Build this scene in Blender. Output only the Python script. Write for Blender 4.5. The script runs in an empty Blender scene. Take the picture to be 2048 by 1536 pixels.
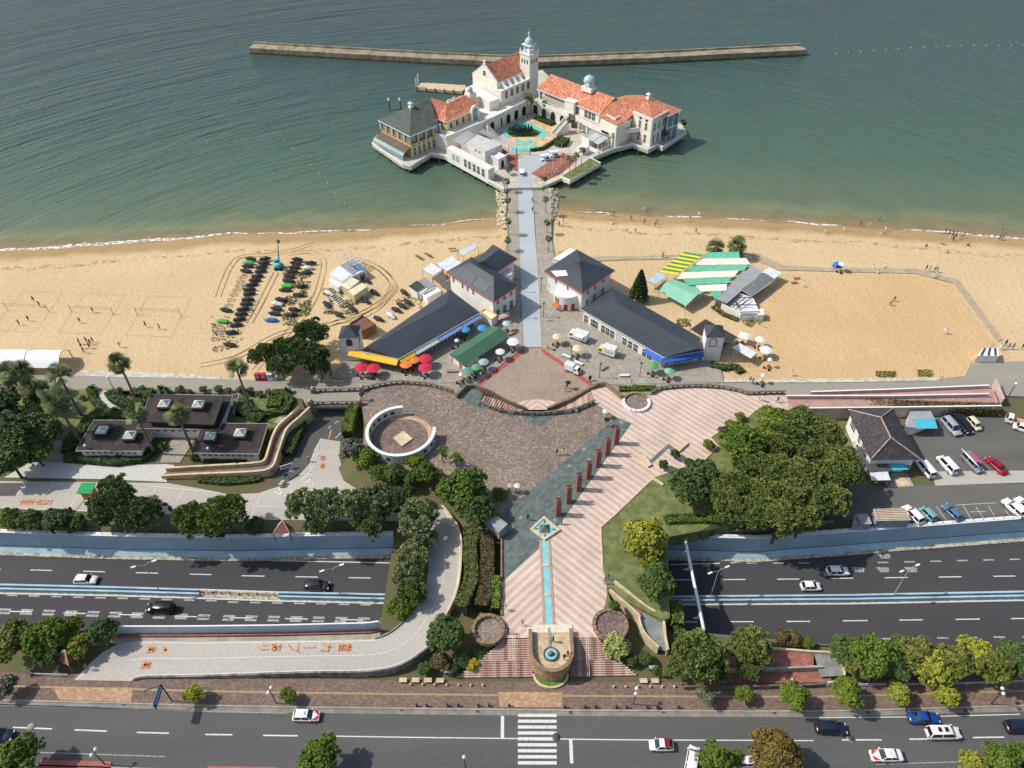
import bpy,bmesh,math,random
from mathutils import Vector,Matrix,noise
R=random.Random(7)
SC=bpy.context.scene;COL=SC.collection
F_PX,PITCH,ROLL,CAM_H=1539.,math.radians(42.8),math.radians(0.73),117.
cam=bpy.data.cameras.new('Camera');camo=bpy.data.objects.new('Camera',cam);COL.objects.link(camo)
cam.sensor_fit='HORIZONTAL';cam.sensor_width=36.;cam.lens=36.*F_PX/2048.
cam.clip_start=1.;cam.clip_end=20000.
camo.matrix_world=Matrix.Translation((0,0,CAM_H))@Matrix.Rotation(math.pi/2-PITCH,4,'X')@Matrix.Rotation(-ROLL,4,'Z')
SC.camera=camo
SUN_EL,SUN_AZ=math.radians(47),math.radians(-5)
wd=bpy.data.worlds.new('World');SC.world=wd;wd.use_nodes=True
nt=wd.node_tree;sky=nt.nodes.new('ShaderNodeTexSky');sky.sky_type='NISHITA';sky.sun_disc=False
sky.sun_elevation=SUN_EL;sky.sun_rotation=math.radians(-90)-SUN_AZ
sky.dust_density=2.;sky.air_density=1.2
nt.nodes['Background'].inputs[1].default_value=0.14
nt.links.new(sky.outputs[0],nt.nodes['Background'].inputs[0])
sl=bpy.data.lights.new('Sun','SUN');sl.energy=4.0;sl.angle=math.radians(0.6);sl.color=(1.,.945,.86)
so=bpy.data.objects.new('Sun',sl);COL.objects.link(so)
so.rotation_euler=Vector((-math.cos(SUN_AZ)*math.cos(SUN_EL),-math.sin(SUN_AZ)*math.cos(SUN_EL),math.sin(SUN_EL))).to_track_quat('Z','Y').to_euler()
vs=SC.view_settings;vs.view_transform='Standard';vs.look='None';vs.exposure=0.0;vs.gamma=1.;vs.use_curve_mapping=False
VW={'a':(720,30,5.689),'b':(1040,130,5.689),'c':(860,180,5.689),'d':(400,470,5.689),'e':(640,480,4.6545),'f':(1060,480,4.6545),'g':(1240,470,5.12),'h':(0,680,4.6545),'i':(400,740,5.12),'j':(680,740,5.12),'k':(980,740,5.12),'l':(1300,760,5.12),'m':(1640,740,5.02),'n':(0,980,4.452),'o':(400,980,4.452),'p':(800,1000,3.7926),'q':(1240,1000,4.452),'r':(1588,1000,4.452),'s':(0,1220,4.862),'t':(400,1220,4.862),'u':(820,1220,4.862),'v':(1220,1220,4.862),'w':(1628,1220,4.862),'x':(0,440,4.6545),'A':(1640,400,5.02),'B':(1080,400,6.4),'C':(800,480,7.314),'D':(1180,600,5.389),'E':(740,180,9.309),'F':(1120,230,7.314),'N':(0,0,1)}
def Q(k,x,y,z=0.):
 a,b,s=VW[k];u=(a+x/s-1024)/F_PX;v=-(b+y/s-768)/F_PX
 c,n=math.cos(ROLL),math.sin(ROLL);u,v=c*u+n*v,-n*u+c*v
 dy=math.cos(PITCH)+v*math.sin(PITCH);dz=-math.sin(PITCH)+v*math.cos(PITCH)
 t=(z-CAM_H)/dz
 return Vector((u*t,dy*t,z))
def QS(k,pts,z=0.):return[Q(k,p[0],p[1],z)for p in pts]
def pix(p):
 X,Y,Z=p[0],p[1],p[2]-CAM_H
 d=Y*math.cos(PITCH)-Z*math.sin(PITCH);u=X/d;v=(Y*math.sin(PITCH)+Z*math.cos(PITCH))/d
 c,n=math.cos(ROLL),math.sin(ROLL)
 return 1024+(c*u-n*v)*F_PX,768-(n*u+c*v)*F_PX
class MB:
 def __init__(s):s.v=[];s.f=[];s.m=[];s.sm=[]
 def add(s,vs,fs,mi=0,sm=False):
  o=len(s.v);s.v+=[tuple(v)for v in vs]
  for f in fs:s.f.append(tuple(o+i for i in f));s.m.append(mi);s.sm.append(sm)
  return s
 def box(s,c,size,rz=0.,mi=0,tilt=None):
  x,y,z=[d/2 for d in size];m=Matrix.Rotation(rz,3,'Z')
  if tilt:m=m@tilt
  vs=[Vector(c)+m@Vector((a*x,b*y,e*z))for e in(-1,1)for a,b in((-1,-1),(1,-1),(1,1),(-1,1))]
  return s.add(vs,[(3,2,1,0),(4,5,6,7),(0,1,5,4),(1,2,6,5),(2,3,7,6),(3,0,4,7)],mi)
 def bar(s,a,b,w,h=None,mi=0):
  a,b=Vector(a),Vector(b);d=(b-a);L=d.length;d.normalize();h=h or w
  up=Vector((0,0,1))if abs(d.z)<.99 else Vector((1,0,0));x=d.cross(up).normalized();u=x.cross(d)
  vs=[p+x*(i*w/2)+u*(j*h/2)for p in(a,b)for i,j in((-1,-1),(1,-1),(1,1),(-1,1))]
  return s.add(vs,[(0,1,2,3),(7,6,5,4),(0,4,5,1),(1,5,6,2),(2,6,7,3),(3,7,4,0)],mi)
 def prism(s,poly,z0,z1,mi=0,mtop=None,cap=True):
  n=len(poly);A=sum(poly[i][0]*poly[(i+1)%n][1]-poly[(i+1)%n][0]*poly[i][1]for i in range(n))
  p=list(poly)if A>0 else list(poly)[::-1]
  f0=z0 if callable(z0)else(lambda q:z0);f1=z1 if callable(z1)else(lambda q:z1)
  vs=[(q[0],q[1],f0(q))for q in p]+[(q[0],q[1],f1(q))for q in p]
  s.add(vs,[(i,(i+1)%n,n+(i+1)%n,n+i)for i in range(n)],mi)
  if cap:
   s.add(vs[n:],[tuple(range(n))],mi if mtop is None else mtop);s.add(vs[:n],[tuple(range(n))[::-1]],mi)
  return s
 def face(s,pts,mi=0):return s.add(pts,[tuple(range(len(pts)))],mi)
 def tube(s,pts,r,n=6,mi=0,cap=True,sm=True):
  pts=[Vector(p)for p in pts];k=len(pts);rs=r if isinstance(r,(list,tuple))else[r]*k;vs=[]
  for i,p in enumerate(pts):
   d=(pts[min(i+1,k-1)]-pts[max(i-1,0)]).normalized()
   up=Vector((0,0,1))if abs(d.z)<.95 else Vector((1,0,0));x=d.cross(up).normalized();u=x.cross(d)
   vs+=[p+(x*math.cos(2*math.pi*j/n)+u*math.sin(2*math.pi*j/n))*rs[i]for j in range(n)]
  s.add(vs,[(i*n+j,i*n+(j+1)%n,(i+1)*n+(j+1)%n,(i+1)*n+j)for i in range(k-1)for j in range(n)],mi,sm)
  if cap:s.add(vs[:n],[tuple(range(n))[::-1]],mi);s.add(vs[-n:],[tuple(range(n))],mi)
  return s
 def lathe(s,prof,c=(0,0,0),n=16,mi=0,sm=True,a0=0.,a1=None,sy=1.):
  full=a1 is None;a1=a0+2*math.pi if full else a1;m=n if full else n+1;k=len(prof)
  vs=[(c[0]+r*math.cos(a0+(a1-a0)*j/n),c[1]+sy*r*math.sin(a0+(a1-a0)*j/n),c[2]+z)for r,z in prof for j in range(m)]
  return s.add(vs,[(i*m+j,i*m+(j+1)%m,(i+1)*m+(j+1)%m,(i+1)*m+j)for i in range(k-1)for j in range(n)],mi,sm)
 def strip(s,L,Rr,mi=0,th=0.):
  k=len(L);vs=[tuple(p)for p in L]+[tuple(p)for p in Rr]
  return s.add(vs,[(i,k+i,k+i+1,i+1)for i in range(k-1)],mi)
 def wall(s,pts,h,t,z=None,mi=0,mtop=None,closed=False):
  """vertical wall of thickness t following pts (Vector), height h from each point's z"""
  pts=[Vector(p)for p in pts];k=len(pts);off=[]
  for i in range(k):
   a=pts[(i-1)%k]if closed else pts[max(i-1,0)];b=pts[(i+1)%k]if closed else pts[min(i+1,k-1)]
   d=b-a;d.z=0;d.normalize();off.append(Vector((-d.y,d.x,0))*t/2)
  hh=h if isinstance(h,(list,tuple))else[h]*k
  vs=[]
  for i,p in enumerate(pts):u=Vector((0,0,hh[i]));vs+=[p+off[i],p-off[i],p-off[i]+u,p+off[i]+u]
  for i in range(k if closed else k-1):
   a,b=4*i,4*((i+1)%k)
   s.add([vs[a],vs[b],vs[b+3],vs[a+3]],[(3,2,1,0)],mi);s.add([vs[a+1],vs[b+1],vs[b+2],vs[a+2]],[(0,1,2,3)],mi)
   s.add([vs[a+3],vs[b+3],vs[b+2],vs[a+2]],[(3,2,1,0)],mi if mtop is None else mtop)
  if not closed:
   s.add(vs[:4],[(0,1,2,3)],mi);s.add(vs[-4:],[(3,2,1,0)],mi)
  return s
 def mesh(s,name,mats):
  me=bpy.data.meshes.new(name);me.from_pydata(s.v,[],s.f)
  for m in(mats if isinstance(mats,(list,tuple))else[mats]):me.materials.append(m)
  me.polygons.foreach_set('material_index',s.m);me.polygons.foreach_set('use_smooth',s.sm);me.update()
  return me
 def build(s,name,mats,parent=None,world=True):
  if parent is not None and world:
   r=parent
   while r.parent:r=r.parent
   if r.type=='EMPTY':
    inv=MW[r.name].inverted();s.v=[tuple(inv@Vector(v))for v in s.v]
  o=bpy.data.objects.new(name,s.mesh(name,mats));COL.objects.link(o)
  if parent is not None:o.parent=parent
  return o
MW={}
def thing(name,label,cat,loc=(0,0,0),rz=0.,group=None):
 o=bpy.data.objects.new(name,None);COL.objects.link(o);o.empty_display_size=.3
 o.location=loc;o.rotation_euler=(0,0,rz)
 MW[o.name]=Matrix.Translation(loc)@Matrix.Rotation(rz,4,'Z')
 return tag(o,label,cat,group)
def tag(o,label=None,cat=None,group=None,kind=None):
 if label:o['label']=label
 if cat:o['category']=cat
 if group:o['group']=group
 if kind:o['kind']=kind
 return o
def struct(o):o['kind']='structure';return o
def dup(o,loc=None,rz=None,label=None,group=None,sc=None,parent=None,top=True):
 c=o.copy();COL.objects.link(c)
 if parent is not None:c.parent=parent
 if top:
  if loc is not None:c.location=loc
  if rz is not None:c.rotation_euler=(0,0,rz)
  if sc is not None:c.scale=(sc,sc,sc)if not isinstance(sc,(tuple,list))else sc
  if label:c['label']=label
  if group:c['group']=group
 for ch in[x for x in KIDS.get(o.name,[])]:
  k=dup(ch,parent=c,top=False);KIDS.setdefault(c.name,[]).append(k)
 return c
KIDS={}
def kids(o):
 for c in o.children:KIDS.setdefault(o.name,[]).append(c);kids(c)
def rect(c,w,d,rz):
 m=Matrix.Rotation(rz,2);return[Vector((c[0],c[1]))+m@Vector((a*w/2,b*d/2))for a,b in((-1,-1),(1,-1),(1,1),(-1,1))]
def ell(c,rx,ry,n=24,a0=0,a1=2*math.pi):return[Vector((c[0]+rx*math.cos(a0+(a1-a0)*i/n),c[1]+ry*math.sin(a0+(a1-a0)*i/n),c[2]if len(c)>2 else 0))for i in range(n+(0 if abs(a1-a0-2*math.pi)<1e-6 else 1))]
def smooth(pts,k=6):
 """Catmull-Rom through pts"""
 pts=[Vector(p)for p in pts];out=[]
 for i in range(len(pts)-1):
  p0,p1,p2,p3=pts[max(i-1,0)],pts[i],pts[i+1],pts[min(i+2,len(pts)-1)]
  for j in range(k):
   t=j/k;out.append(.5*((2*p1)+(p2-p0)*t+(2*p0-5*p1+4*p2-p3)*t*t+(3*p1-p0-3*p2+p3)*t**3))
 return out+[pts[-1]]
def lin(c):return tuple(((v/255)/12.92 if v<=10 else((v/255+.055)/1.055)**2.4)for v in c)
def S(r,g,b,k=1.18):return tuple(min(.9,v/k)for v in lin((r,g,b)))
MT={}
def mat(name,col,rough=.8,var=.12,scale=1.,bump=0.,metal=0.,spec=.3,col2=None,detail=4.,bscale=None,mix=(.42,.6),coord='Object',emit=None):
 if name in MT:return MT[name]
 m=bpy.data.materials.new(name);m.use_nodes=True;t=m.node_tree;n=t.nodes;b=n['Principled BSDF'];MT[name]=m
 b.inputs['Roughness'].default_value=rough;b.inputs['Metallic'].default_value=metal;b.inputs['Specular IOR Level'].default_value=spec
 g=n.new('ShaderNodeNewGeometry');tc=g.outputs['Position']
 if coord=='Object':tc=n.new('ShaderNodeTexCoord').outputs['Object']
 c1=[*[v*(1-var)for v in col],1];c2=[*(col2 or[min(1,v*(1+var))for v in col]),1]
 if col2:c1=[*col,1]
 if var or col2:
  nz=n.new('ShaderNodeTexNoise');nz.inputs['Scale'].default_value=scale;nz.inputs['Detail'].default_value=detail;nz.inputs['Roughness'].default_value=.65
  t.links.new(tc,nz.inputs['Vector'])
  rp=n.new('ShaderNodeValToRGB');rp.color_ramp.elements[0].position,rp.color_ramp.elements[1].position=mix
  rp.color_ramp.elements[0].color=c1;rp.color_ramp.elements[1].color=c2
  t.links.new(nz.outputs['Fac'],rp.inputs['Fac']);t.links.new(rp.outputs[0],b.inputs['Base Color'])
 else:b.inputs['Base Color'].default_value=[*col,1]
 if bump:
  nb=n.new('ShaderNodeTexNoise');nb.inputs['Scale'].default_value=bscale or scale*6;nb.inputs['Detail'].default_value=5.
  t.links.new(tc,nb.inputs['Vector']);bp=n.new('ShaderNodeBump');bp.inputs['Strength'].default_value=bump;bp.inputs['Distance'].default_value=.1
  t.links.new(nb.outputs['Fac'],bp.inputs['Height']);t.links.new(bp.outputs[0],b.inputs['Normal'])
 return m
def nodes(name):
 m=bpy.data.materials.new(name);m.use_nodes=True;MT[name]=m
 return m,m.node_tree.nodes,m.node_tree.links,m.node_tree.nodes['Principled BSDF']
def mth(n,l,op,a,b=None,c=None):
 k=n.new('ShaderNodeMath');k.operation=op
 for i,v in enumerate((a,b,c)):
  if v is None:continue
  if isinstance(v,(int,float)):k.inputs[i].default_value=v
  else:l.new(v,k.inputs[i])
 return k.outputs[0]
def ramp(n,l,fac,els,interp='LINEAR'):
 r=n.new('ShaderNodeValToRGB');cr=r.color_ramp;cr.interpolation=interp
 while len(cr.elements)>1:cr.elements.remove(cr.elements[-1])
 cr.elements[0].position=els[0][0];cr.elements[0].color=[*els[0][1],1]
 for p,c in els[1:]:e=cr.elements.new(p);e.color=[*c,1]
 l.new(fac,r.inputs[0]);return r.outputs[0]
def mixc(n,l,fac,a,b,mode='MIX'):
 k=n.new('ShaderNodeMix');k.data_type='RGBA';k.blend_type=mode
 for s,v in((k.inputs[0],fac),(k.inputs[6],a),(k.inputs[7],b)):
  if isinstance(v,(int,float)):s.default_value=v
  elif isinstance(v,tuple):s.default_value=[*v,1]
  else:l.new(v,s)
 return k.outputs[2]
def noisef(n,l,vec,scale,detail=4.,rough=.6,sc3=None):
 if sc3:
  mp=n.new('ShaderNodeMapping');mp.inputs['Scale'].default_value=sc3;l.new(vec,mp.inputs[0]);vec=mp.outputs[0]
 k=n.new('ShaderNodeTexNoise');k.inputs['Scale'].default_value=scale;k.inputs['Detail'].default_value=detail;k.inputs['Roughness'].default_value=rough
 l.new(vec,k.inputs['Vector']);return k.outputs['Fac']
def bumpn(n,l,b,h,strength,dist=.1):
 k=n.new('ShaderNodeBump');k.inputs['Strength'].default_value=strength;k.inputs['Distance'].default_value=dist;l.new(h,k.inputs['Height']);l.new(k.outputs[0],b.inputs['Normal'])
def tile_mat(name,cols,sx,sy,rot=0.,rough=.85,dirt=.25,mortar=.06,mcol=.75,offset=True,dscale=.25):
 m,n,l,b=nodes(name);b.inputs['Roughness'].default_value=rough;b.inputs['Specular IOR Level'].default_value=.25
 g=n.new('ShaderNodeNewGeometry').outputs['Position'];v=n.new('ShaderNodeVectorRotate');v.rotation_type='Z_AXIS';v.inputs['Angle'].default_value=rot;l.new(g,v.inputs['Vector'])
 s=n.new('ShaderNodeSeparateXYZ');l.new(v.outputs[0],s.inputs[0])
 y=mth(n,l,'DIVIDE',s.outputs[1],sy);fy=mth(n,l,'FLOOR',y);x=mth(n,l,'DIVIDE',s.outputs[0],sx)
 if offset:x=mth(n,l,'ADD',x,mth(n,l,'MULTIPLY',fy,.5))
 fx=mth(n,l,'FLOOR',x);cb=n.new('ShaderNodeCombineXYZ');l.new(fx,cb.inputs[0]);l.new(fy,cb.inputs[1])
 wn=n.new('ShaderNodeTexWhiteNoise');wn.noise_dimensions='3D';l.new(cb.outputs[0],wn.inputs['Vector'])
 tot=sum(w for w,c in cols);acc=0;els=[]
 for w,c in cols:els.append((acc/tot,c));acc+=w
 c=ramp(n,l,wn.outputs[0],els,'CONSTANT')
 d=noisef(n,l,g,dscale,6.);c=mixc(n,l,1.,c,ramp(n,l,d,[(.3,(1-dirt,)*3),(.7,(1.,)*3)]),'MULTIPLY')
 if mortar:
  ex=mth(n,l,'LESS_THAN',mth(n,l,'FRACT',x),mortar*min(1,sy/sx));ey=mth(n,l,'LESS_THAN',mth(n,l,'FRACT',y),mortar*min(1,sx/sy))
  e=mth(n,l,'MAXIMUM',ex,ey);c=mixc(n,l,e,c,mixc(n,l,1.,c,(mcol,)*3,'MULTIPLY'))
 l.new(c,b.inputs['Base Color']);return m
def chevron_mat():
 m,n,l,b=nodes('pink_chevron_tile');b.inputs['Roughness'].default_value=.8;b.inputs['Specular IOR Level'].default_value=.25
 g=n.new('ShaderNodeNewGeometry').outputs['Position'];s=n.new('ShaderNodeSeparateXYZ');l.new(g,s.inputs[0]);T=.31
 ix=mth(n,l,'FLOOR',mth(n,l,'DIVIDE',mth(n,l,'SUBTRACT',s.outputs[0],5.45),T));iy=mth(n,l,'FLOOR',mth(n,l,'DIVIDE',s.outputs[1],T))
 k=mth(n,l,'ADD',mth(n,l,'ABSOLUTE',mth(n,l,'ADD',ix,.5)),iy)
 big=noisef(n,l,g,.03,1.)
 st=mth(n,l,'FRACT',mth(n,l,'DIVIDE',k,6.))
 cb=n.new('ShaderNodeCombineXYZ');l.new(ix,cb.inputs[0]);l.new(iy,cb.inputs[1]);wn=n.new('ShaderNodeTexWhiteNoise');l.new(cb.outputs[0],wn.inputs['Vector'])
 c=ramp(n,l,mth(n,l,'ADD',st,mth(n,l,'MULTIPLY',wn.outputs[0],.10)),[(0,S(230,213,196)),(.36,S(222,198,181)),(.6,S(210,180,165)),(.88,S(222,198,181))],'CONSTANT')
 d=noisef(n,l,g,.22,6.);c=mixc(n,l,1.,c,ramp(n,l,d,[(.3,(.8,.79,.78)),(.65,(1.,1.,1.))]),'MULTIPLY')
 l.new(c,b.inputs['Base Color']);return m
chevron_mat()
tile_mat('stone_fan_paving',[(3,S(155,138,123)),(3,S(143,127,113)),(2,S(167,150,134)),(2,S(132,118,106)),(.6,S(190,172,154))],.34,.26,.35,dirt=.32,dscale=.1)
tile_mat('slate_paving',[(5,S(112,124,120)),(4,S(102,115,112)),(3,S(120,132,127)),(.16,S(156,164,156))],.9,.6,math.radians(-54),dirt=.22)
tile_mat('step_tile',[(3,S(196,160,146)),(3,S(212,182,164)),(3,S(176,138,126)),(1,S(224,200,182))],.62,4.,dirt=.2,mortar=.0,offset=False)
tile_mat('sidewalk_brick',[(3,S(138,116,104)),(3,S(126,106,96)),(2,S(150,128,112))],.42,.22,.4,dirt=.25)
tile_mat('crossing_brick',[(3,S(196,160,128)),(3,S(184,146,118)),(2,S(206,174,138))],.5,.3,0,dirt=.2)
tile_mat('terrace_paving',[(3,S(178,170,154)),(3,S(168,160,146)),(2,S(188,180,164))],.5,.3,.78,dirt=.2)
tile_mat('lower_plaza_paving',[(3,S(178,157,138)),(3,S(171,151,133)),(1,S(186,166,148))],.6,.4,0,dirt=.18,dscale=.1)
tile_mat('red_brick_paving',[(3,S(176,116,98)),(2,S(164,106,90)),(2,S(186,128,108))],.4,.2,.2,dirt=.25)
tile_mat('pale_path_tile',[(3,S(196,180,150)),(2,S(186,170,142)),(1,S(204,190,162))],1.,.5,0,dirt=.2,mortar=.12)
tile_mat('court_tile',[(3,S(226,196,150)),(2,S(214,178,132)),(2,S(234,208,168))],1.2,.8,.78,dirt=.15)
def sand_mat(name,c1,c2,c3):
 m,n,l,b=nodes(name);b.inputs['Roughness'].default_value=.95;b.inputs['Specular IOR Level'].default_value=.1
 g=n.new('ShaderNodeNewGeometry').outputs['Position']
 c=ramp(n,l,noisef(n,l,g,.045,6.,.6),[(.35,c1),(.65,c2)])
 c=mixc(n,l,ramp(n,l,noisef(n,l,g,1.1,6.,.8),[(.46,(0,0,0)),(.72,(.9,)*3)]),c,c3)
 s=n.new('ShaderNodeSeparateXYZ');l.new(g,s.inputs[0])
 wet=ramp(n,l,mth(n,l,'ADD',s.outputs[2],mth(n,l,'MULTIPLY',noisef(n,l,g,.12,4.),.25)),[(0.,(0,0,0)),(1.,(1,1,1))])
 w=mth(n,l,'MULTIPLY',mth(n,l,'ADD',mth(n,l,'ADD',s.outputs[2],mth(n,l,'MULTIPLY',noisef(n,l,g,.1,3.),.3)),.82),5.)
 cl=n.new('ShaderNodeClamp');l.new(w,cl.inputs[0])
 c=mixc(n,l,cl.outputs[0],mixc(n,l,1.,c,(.66,.60,.52),'MULTIPLY'),c)
 bd=mth(n,l,'ABSOLUTE',mth(n,l,'ADD',mth(n,l,'ADD',s.outputs[2],mth(n,l,'MULTIPLY',noisef(n,l,g,.07,3.),.35)),.42));wr=mth(n,l,'MULTIPLY',mth(n,l,'LESS_THAN',bd,.05),mth(n,l,'GREATER_THAN',noisef(n,l,g,.8,5.,.7),.53))
 c=mixc(n,l,mth(n,l,'MULTIPLY',wr,.5),c,S(120,96,64));l.new(c,b.inputs['Base Color'])
 h=mth(n,l,'ADD',noisef(n,l,g,1.6,6.,.75),mth(n,l,'MULTIPLY',noisef(n,l,g,.5,3.,.6,(1,.3,1)),.6));bumpn(n,l,b,h,.75,.35);return m
sand_mat('sand',S(222,194,150),S(230,204,162),S(200,170,126))
sand_mat('sand_court',S(220,184,134),S(226,194,148),S(204,168,122))
def asphalt(name,col,worn=.14):
 m,n,l,b=nodes(name);b.inputs['Roughness'].default_value=.85;b.inputs['Specular IOR Level'].default_value=.3
 g=n.new('ShaderNodeNewGeometry').outputs['Position']
 c=ramp(n,l,noisef(n,l,g,.06,5.,.6,(.25,1.6,1)),[(.3,tuple(v*(1-worn)for v in col)),(.7,tuple(v*(1+worn)for v in col))])
 c=mixc(n,l,1.,c,ramp(n,l,noisef(n,l,g,2.2,5.,.8),[(.35,(.82,)*3),(.7,(1.08,)*3)]),'MULTIPLY')
 c=mixc(n,l,ramp(n,l,noisef(n,l,g,.35,6.,.75),[(.62,(0,)*3),(.75,(.35,)*3)]),c,tuple(v*.7 for v in col))
 l.new(c,b.inputs['Base Color']);bumpn(n,l,b,noisef(n,l,g,9.,3.),.15,.03);return m
asphalt('street_asphalt',S(98,98,96));asphalt('highway_asphalt',S(78,78,80),.14);asphalt('lot_asphalt',S(112,110,104),.2)
asphalt('ramp_concrete',S(196,190,178),.1);asphalt('promenade_concrete',S(164,158,144),.12);asphalt('causeway_paving',S(190,198,200),.08)
def worn_paint(name,col,wear=.5,scale=2.5):
 m,n,l,b=nodes(name);b.inputs['Roughness'].default_value=.7;g=n.new('ShaderNodeNewGeometry').outputs['Position']
 l.new(ramp(n,l,noisef(n,l,g,scale,6.,.8),[(wear-.05,tuple(v*.45 for v in col)),(wear+.04,col)]),b.inputs['Base Color']);return m
worn_paint('road_paint',S(226,226,222),.42);worn_paint('faded_paint',S(176,178,176),.46);worn_paint('orange_paint',S(236,152,96),.46,3.);worn_paint('red_paint',S(190,88,84),.42);worn_paint('yellow_paint',S(176,150,112),.42)
white=mat('white_paint',S(244,244,240),.55,.04,.6);grass=mat('grass',S(102,114,66),.95,.3,.6,.7,col2=S(132,134,86),bscale=5.,coord='World')
soil=mat('soil',S(112,98,76),.95,.25,.5,.3,col2=S(96,104,60),coord='World')
conc=mat('concrete',S(176,168,152),.85,.14,.5,.1,coord='World');conc_d=mat('dark_concrete',S(112,106,98),.9,.2,.6,.1,coord='World')
cream=mat('cream_stone',S(220,200,164),.8,.12,.8,.1,coord='World');brownst=mat('brown_stone',S(150,124,100),.85,.2,1.,.2,coord='World')
HW,DK,SEA=-5.,3.,-1.2
shL=[Q('N',x,y,SEA)for x,y in((0,502),(129,494),(279,486),(430,472),(560,467),(690,465),(760,459),(880,450),(1000,438))]
shR=[Q('N',x,y,SEA)for x,y in((1105,415),(1130,422),(1170,426),(1240,430),(1330,434),(1400,437),(1560,445),(1680,452),(1780,461),(1900,468),(2048,478))]
SH=sorted([(p.x,p.y)for p in shL+shR]);SH=[(-1500,SH[0][1]-60),(-260,SH[0][1]-3)]+SH+[(260,SH[-1][1]-8),(1500,SH[-1][1]-90)]
def ysh(x):
 for(a,b),(c,d)in zip(SH,SH[1:]):
  if a<=x<=c:return b+(d-b)*(x-a)/(c-a)
 return SH[0][1]if x<0 else SH[-1][1]
def sea_mat():
 m,n,l,b=nodes('sea_water');g=n.new('ShaderNodeNewGeometry').outputs['Position']
 a=n.new('ShaderNodeAttribute');a.attribute_name='shore';d=a.outputs['Fac']
 dn=mth(n,l,'ADD',d,mth(n,l,'MULTIPLY',mth(n,l,'SUBTRACT',noisef(n,l,g,.06,4.),.5),14.))
 k=mth(n,l,'DIVIDE',dn,160.)
 c=ramp(n,l,k,[(0.,S(176,156,118)),(.025,S(140,138,102)),(.07,S(104,120,92)),(.2,S(82,110,94)),(.5,S(73,99,95)),(1.,S(68,89,91))])
 weed=ramp(n,l,noisef(n,l,g,.11,5.,.7),[(.48,(0,)*3),(.66,(.35,)*3)])
 c=mixc(n,l,weed,c,S(92,102,62));l.new(c,b.inputs['Base Color'])
 b.inputs['Roughness'].default_value=.34;b.inputs['IOR'].default_value=1.33;b.inputs['Specular IOR Level'].default_value=.5
 s=n.new('ShaderNodeSeparateXYZ');l.new(g,s.inputs[0]);px,py=mth(n,l,'SUBTRACT',s.outputs[0],5.),mth(n,l,'SUBTRACT',s.outputs[1],90.)
 rr=mth(n,l,'SQRT',mth(n,l,'ADD',mth(n,l,'MULTIPLY',px,px),mth(n,l,'MULTIPLY',py,py)));v=n.new('ShaderNodeCombineXYZ');l.new(mth(n,l,'MULTIPLY',mth(n,l,'ARCTAN2',px,py),180.),v.inputs[0]);l.new(rr,v.inputs[1])
 h=mth(n,l,'ADD',noisef(n,l,v.outputs[0],.4,4.,.6,(.16,1.,1.)),mth(n,l,'MULTIPLY',noisef(n,l,g,.9,3.,.6,(.6,1.,1.)),.22));h=mth(n,l,'ADD',h,mth(n,l,'MULTIPLY',noisef(n,l,v.outputs[0],.1,2.,.5,(.15,1.,1.)),1.2))
 bs=n.new('ShaderNodeBump');bs.inputs['Distance'].default_value=2.4;l.new(h,bs.inputs['Height'])
 l.new(mth(n,l,'MULTIPLY_ADD',mth(n,l,'MINIMUM',mth(n,l,'DIVIDE',d,70.),1.),.85,.15),bs.inputs['Strength']);l.new(bs.outputs[0],b.inputs['Normal'])
 al=n.new('ShaderNodeClamp');l.new(mth(n,l,'ADD',.4,mth(n,l,'DIVIDE',dn,9.)),al.inputs[0]);l.new(al.outputs[0],b.inputs['Alpha']);return m
sea_mat()
xs=[-4000,-1500,-700,-400]+[-260+i*4 for i in range(131)]+[400,700,1500,4000];ys=[150+i*3 for i in range(80)]+[400,440,500,600,800,1200,2000,4000,9000]
mb=MB();mb.add([(x,y,SEA)for y in ys for x in xs],[(j*len(xs)+i,j*len(xs)+i+1,(j+1)*len(xs)+i+1,(j+1)*len(xs)+i)for j in range(len(ys)-1)for i in range(len(xs)-1)])
sea=struct(mb.build('sea',MT['sea_water']));at=sea.data.attributes.new('shore','FLOAT','POINT')
at.data.foreach_set('value',[max(-5.,y-ysh(x))*(.9 if x<5 else.75)for y in ys for x in xs])
def foam_mat():
 m,n,l,b=nodes('foam');b.inputs['Base Color'].default_value=(.8,.78,.74,1);b.inputs['Roughness'].default_value=.9
 g=n.new('ShaderNodeNewGeometry').outputs['Position'];a=ramp(n,l,noisef(n,l,g,1.1,5.,.7),[(.42,(0,)*3),(.56,(1,)*3)]);l.new(a,b.inputs['Alpha'])
foam_mat()
mb=MB()
for x0,x1,w in((-160,-75,1.5),(-75,-48,.8),(-48,-40,.6),(20,30,.7),(45,57,.7),(63,75,.6),(80,96,.9),(112,150,.9),(-30,-4,.4)):
 k=int((x1-x0)/1.0)+1;X=[x0+(x1-x0)*i/(k-1)for i in range(k)]
 tp=[max(0.,math.sin(math.pi*i/(k-1)))**.4 for i in range(k)]
 cc=[ysh(x)+.5+1.2*(noise.noise((x*.12,3.3,0)))for x in X]
 mb.strip([(x,c+w*(.5+.5*noise.noise((x*.7,1,5)))*t,SEA+.05)for x,c,t in zip(X,cc,tp)],[(x,c-w*.5*t,SEA+.05)for x,c,t in zip(X,cc,tp)])
tag(mb.build('shore_foam',MT['foam']),'thin white foam line where the small waves meet the sand','foam',kind='stuff')
def zb(x,y):
 d=ysh(x)-y;z=SEA+d*.06 if d>0 else SEA+d*.05
 return max(-5.,min(0.,z))
xs=[-700,-400]+[-250+i*4 for i in range(126)]+[400,700];ys=[125+i*2.5 for i in range(58)]
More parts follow.
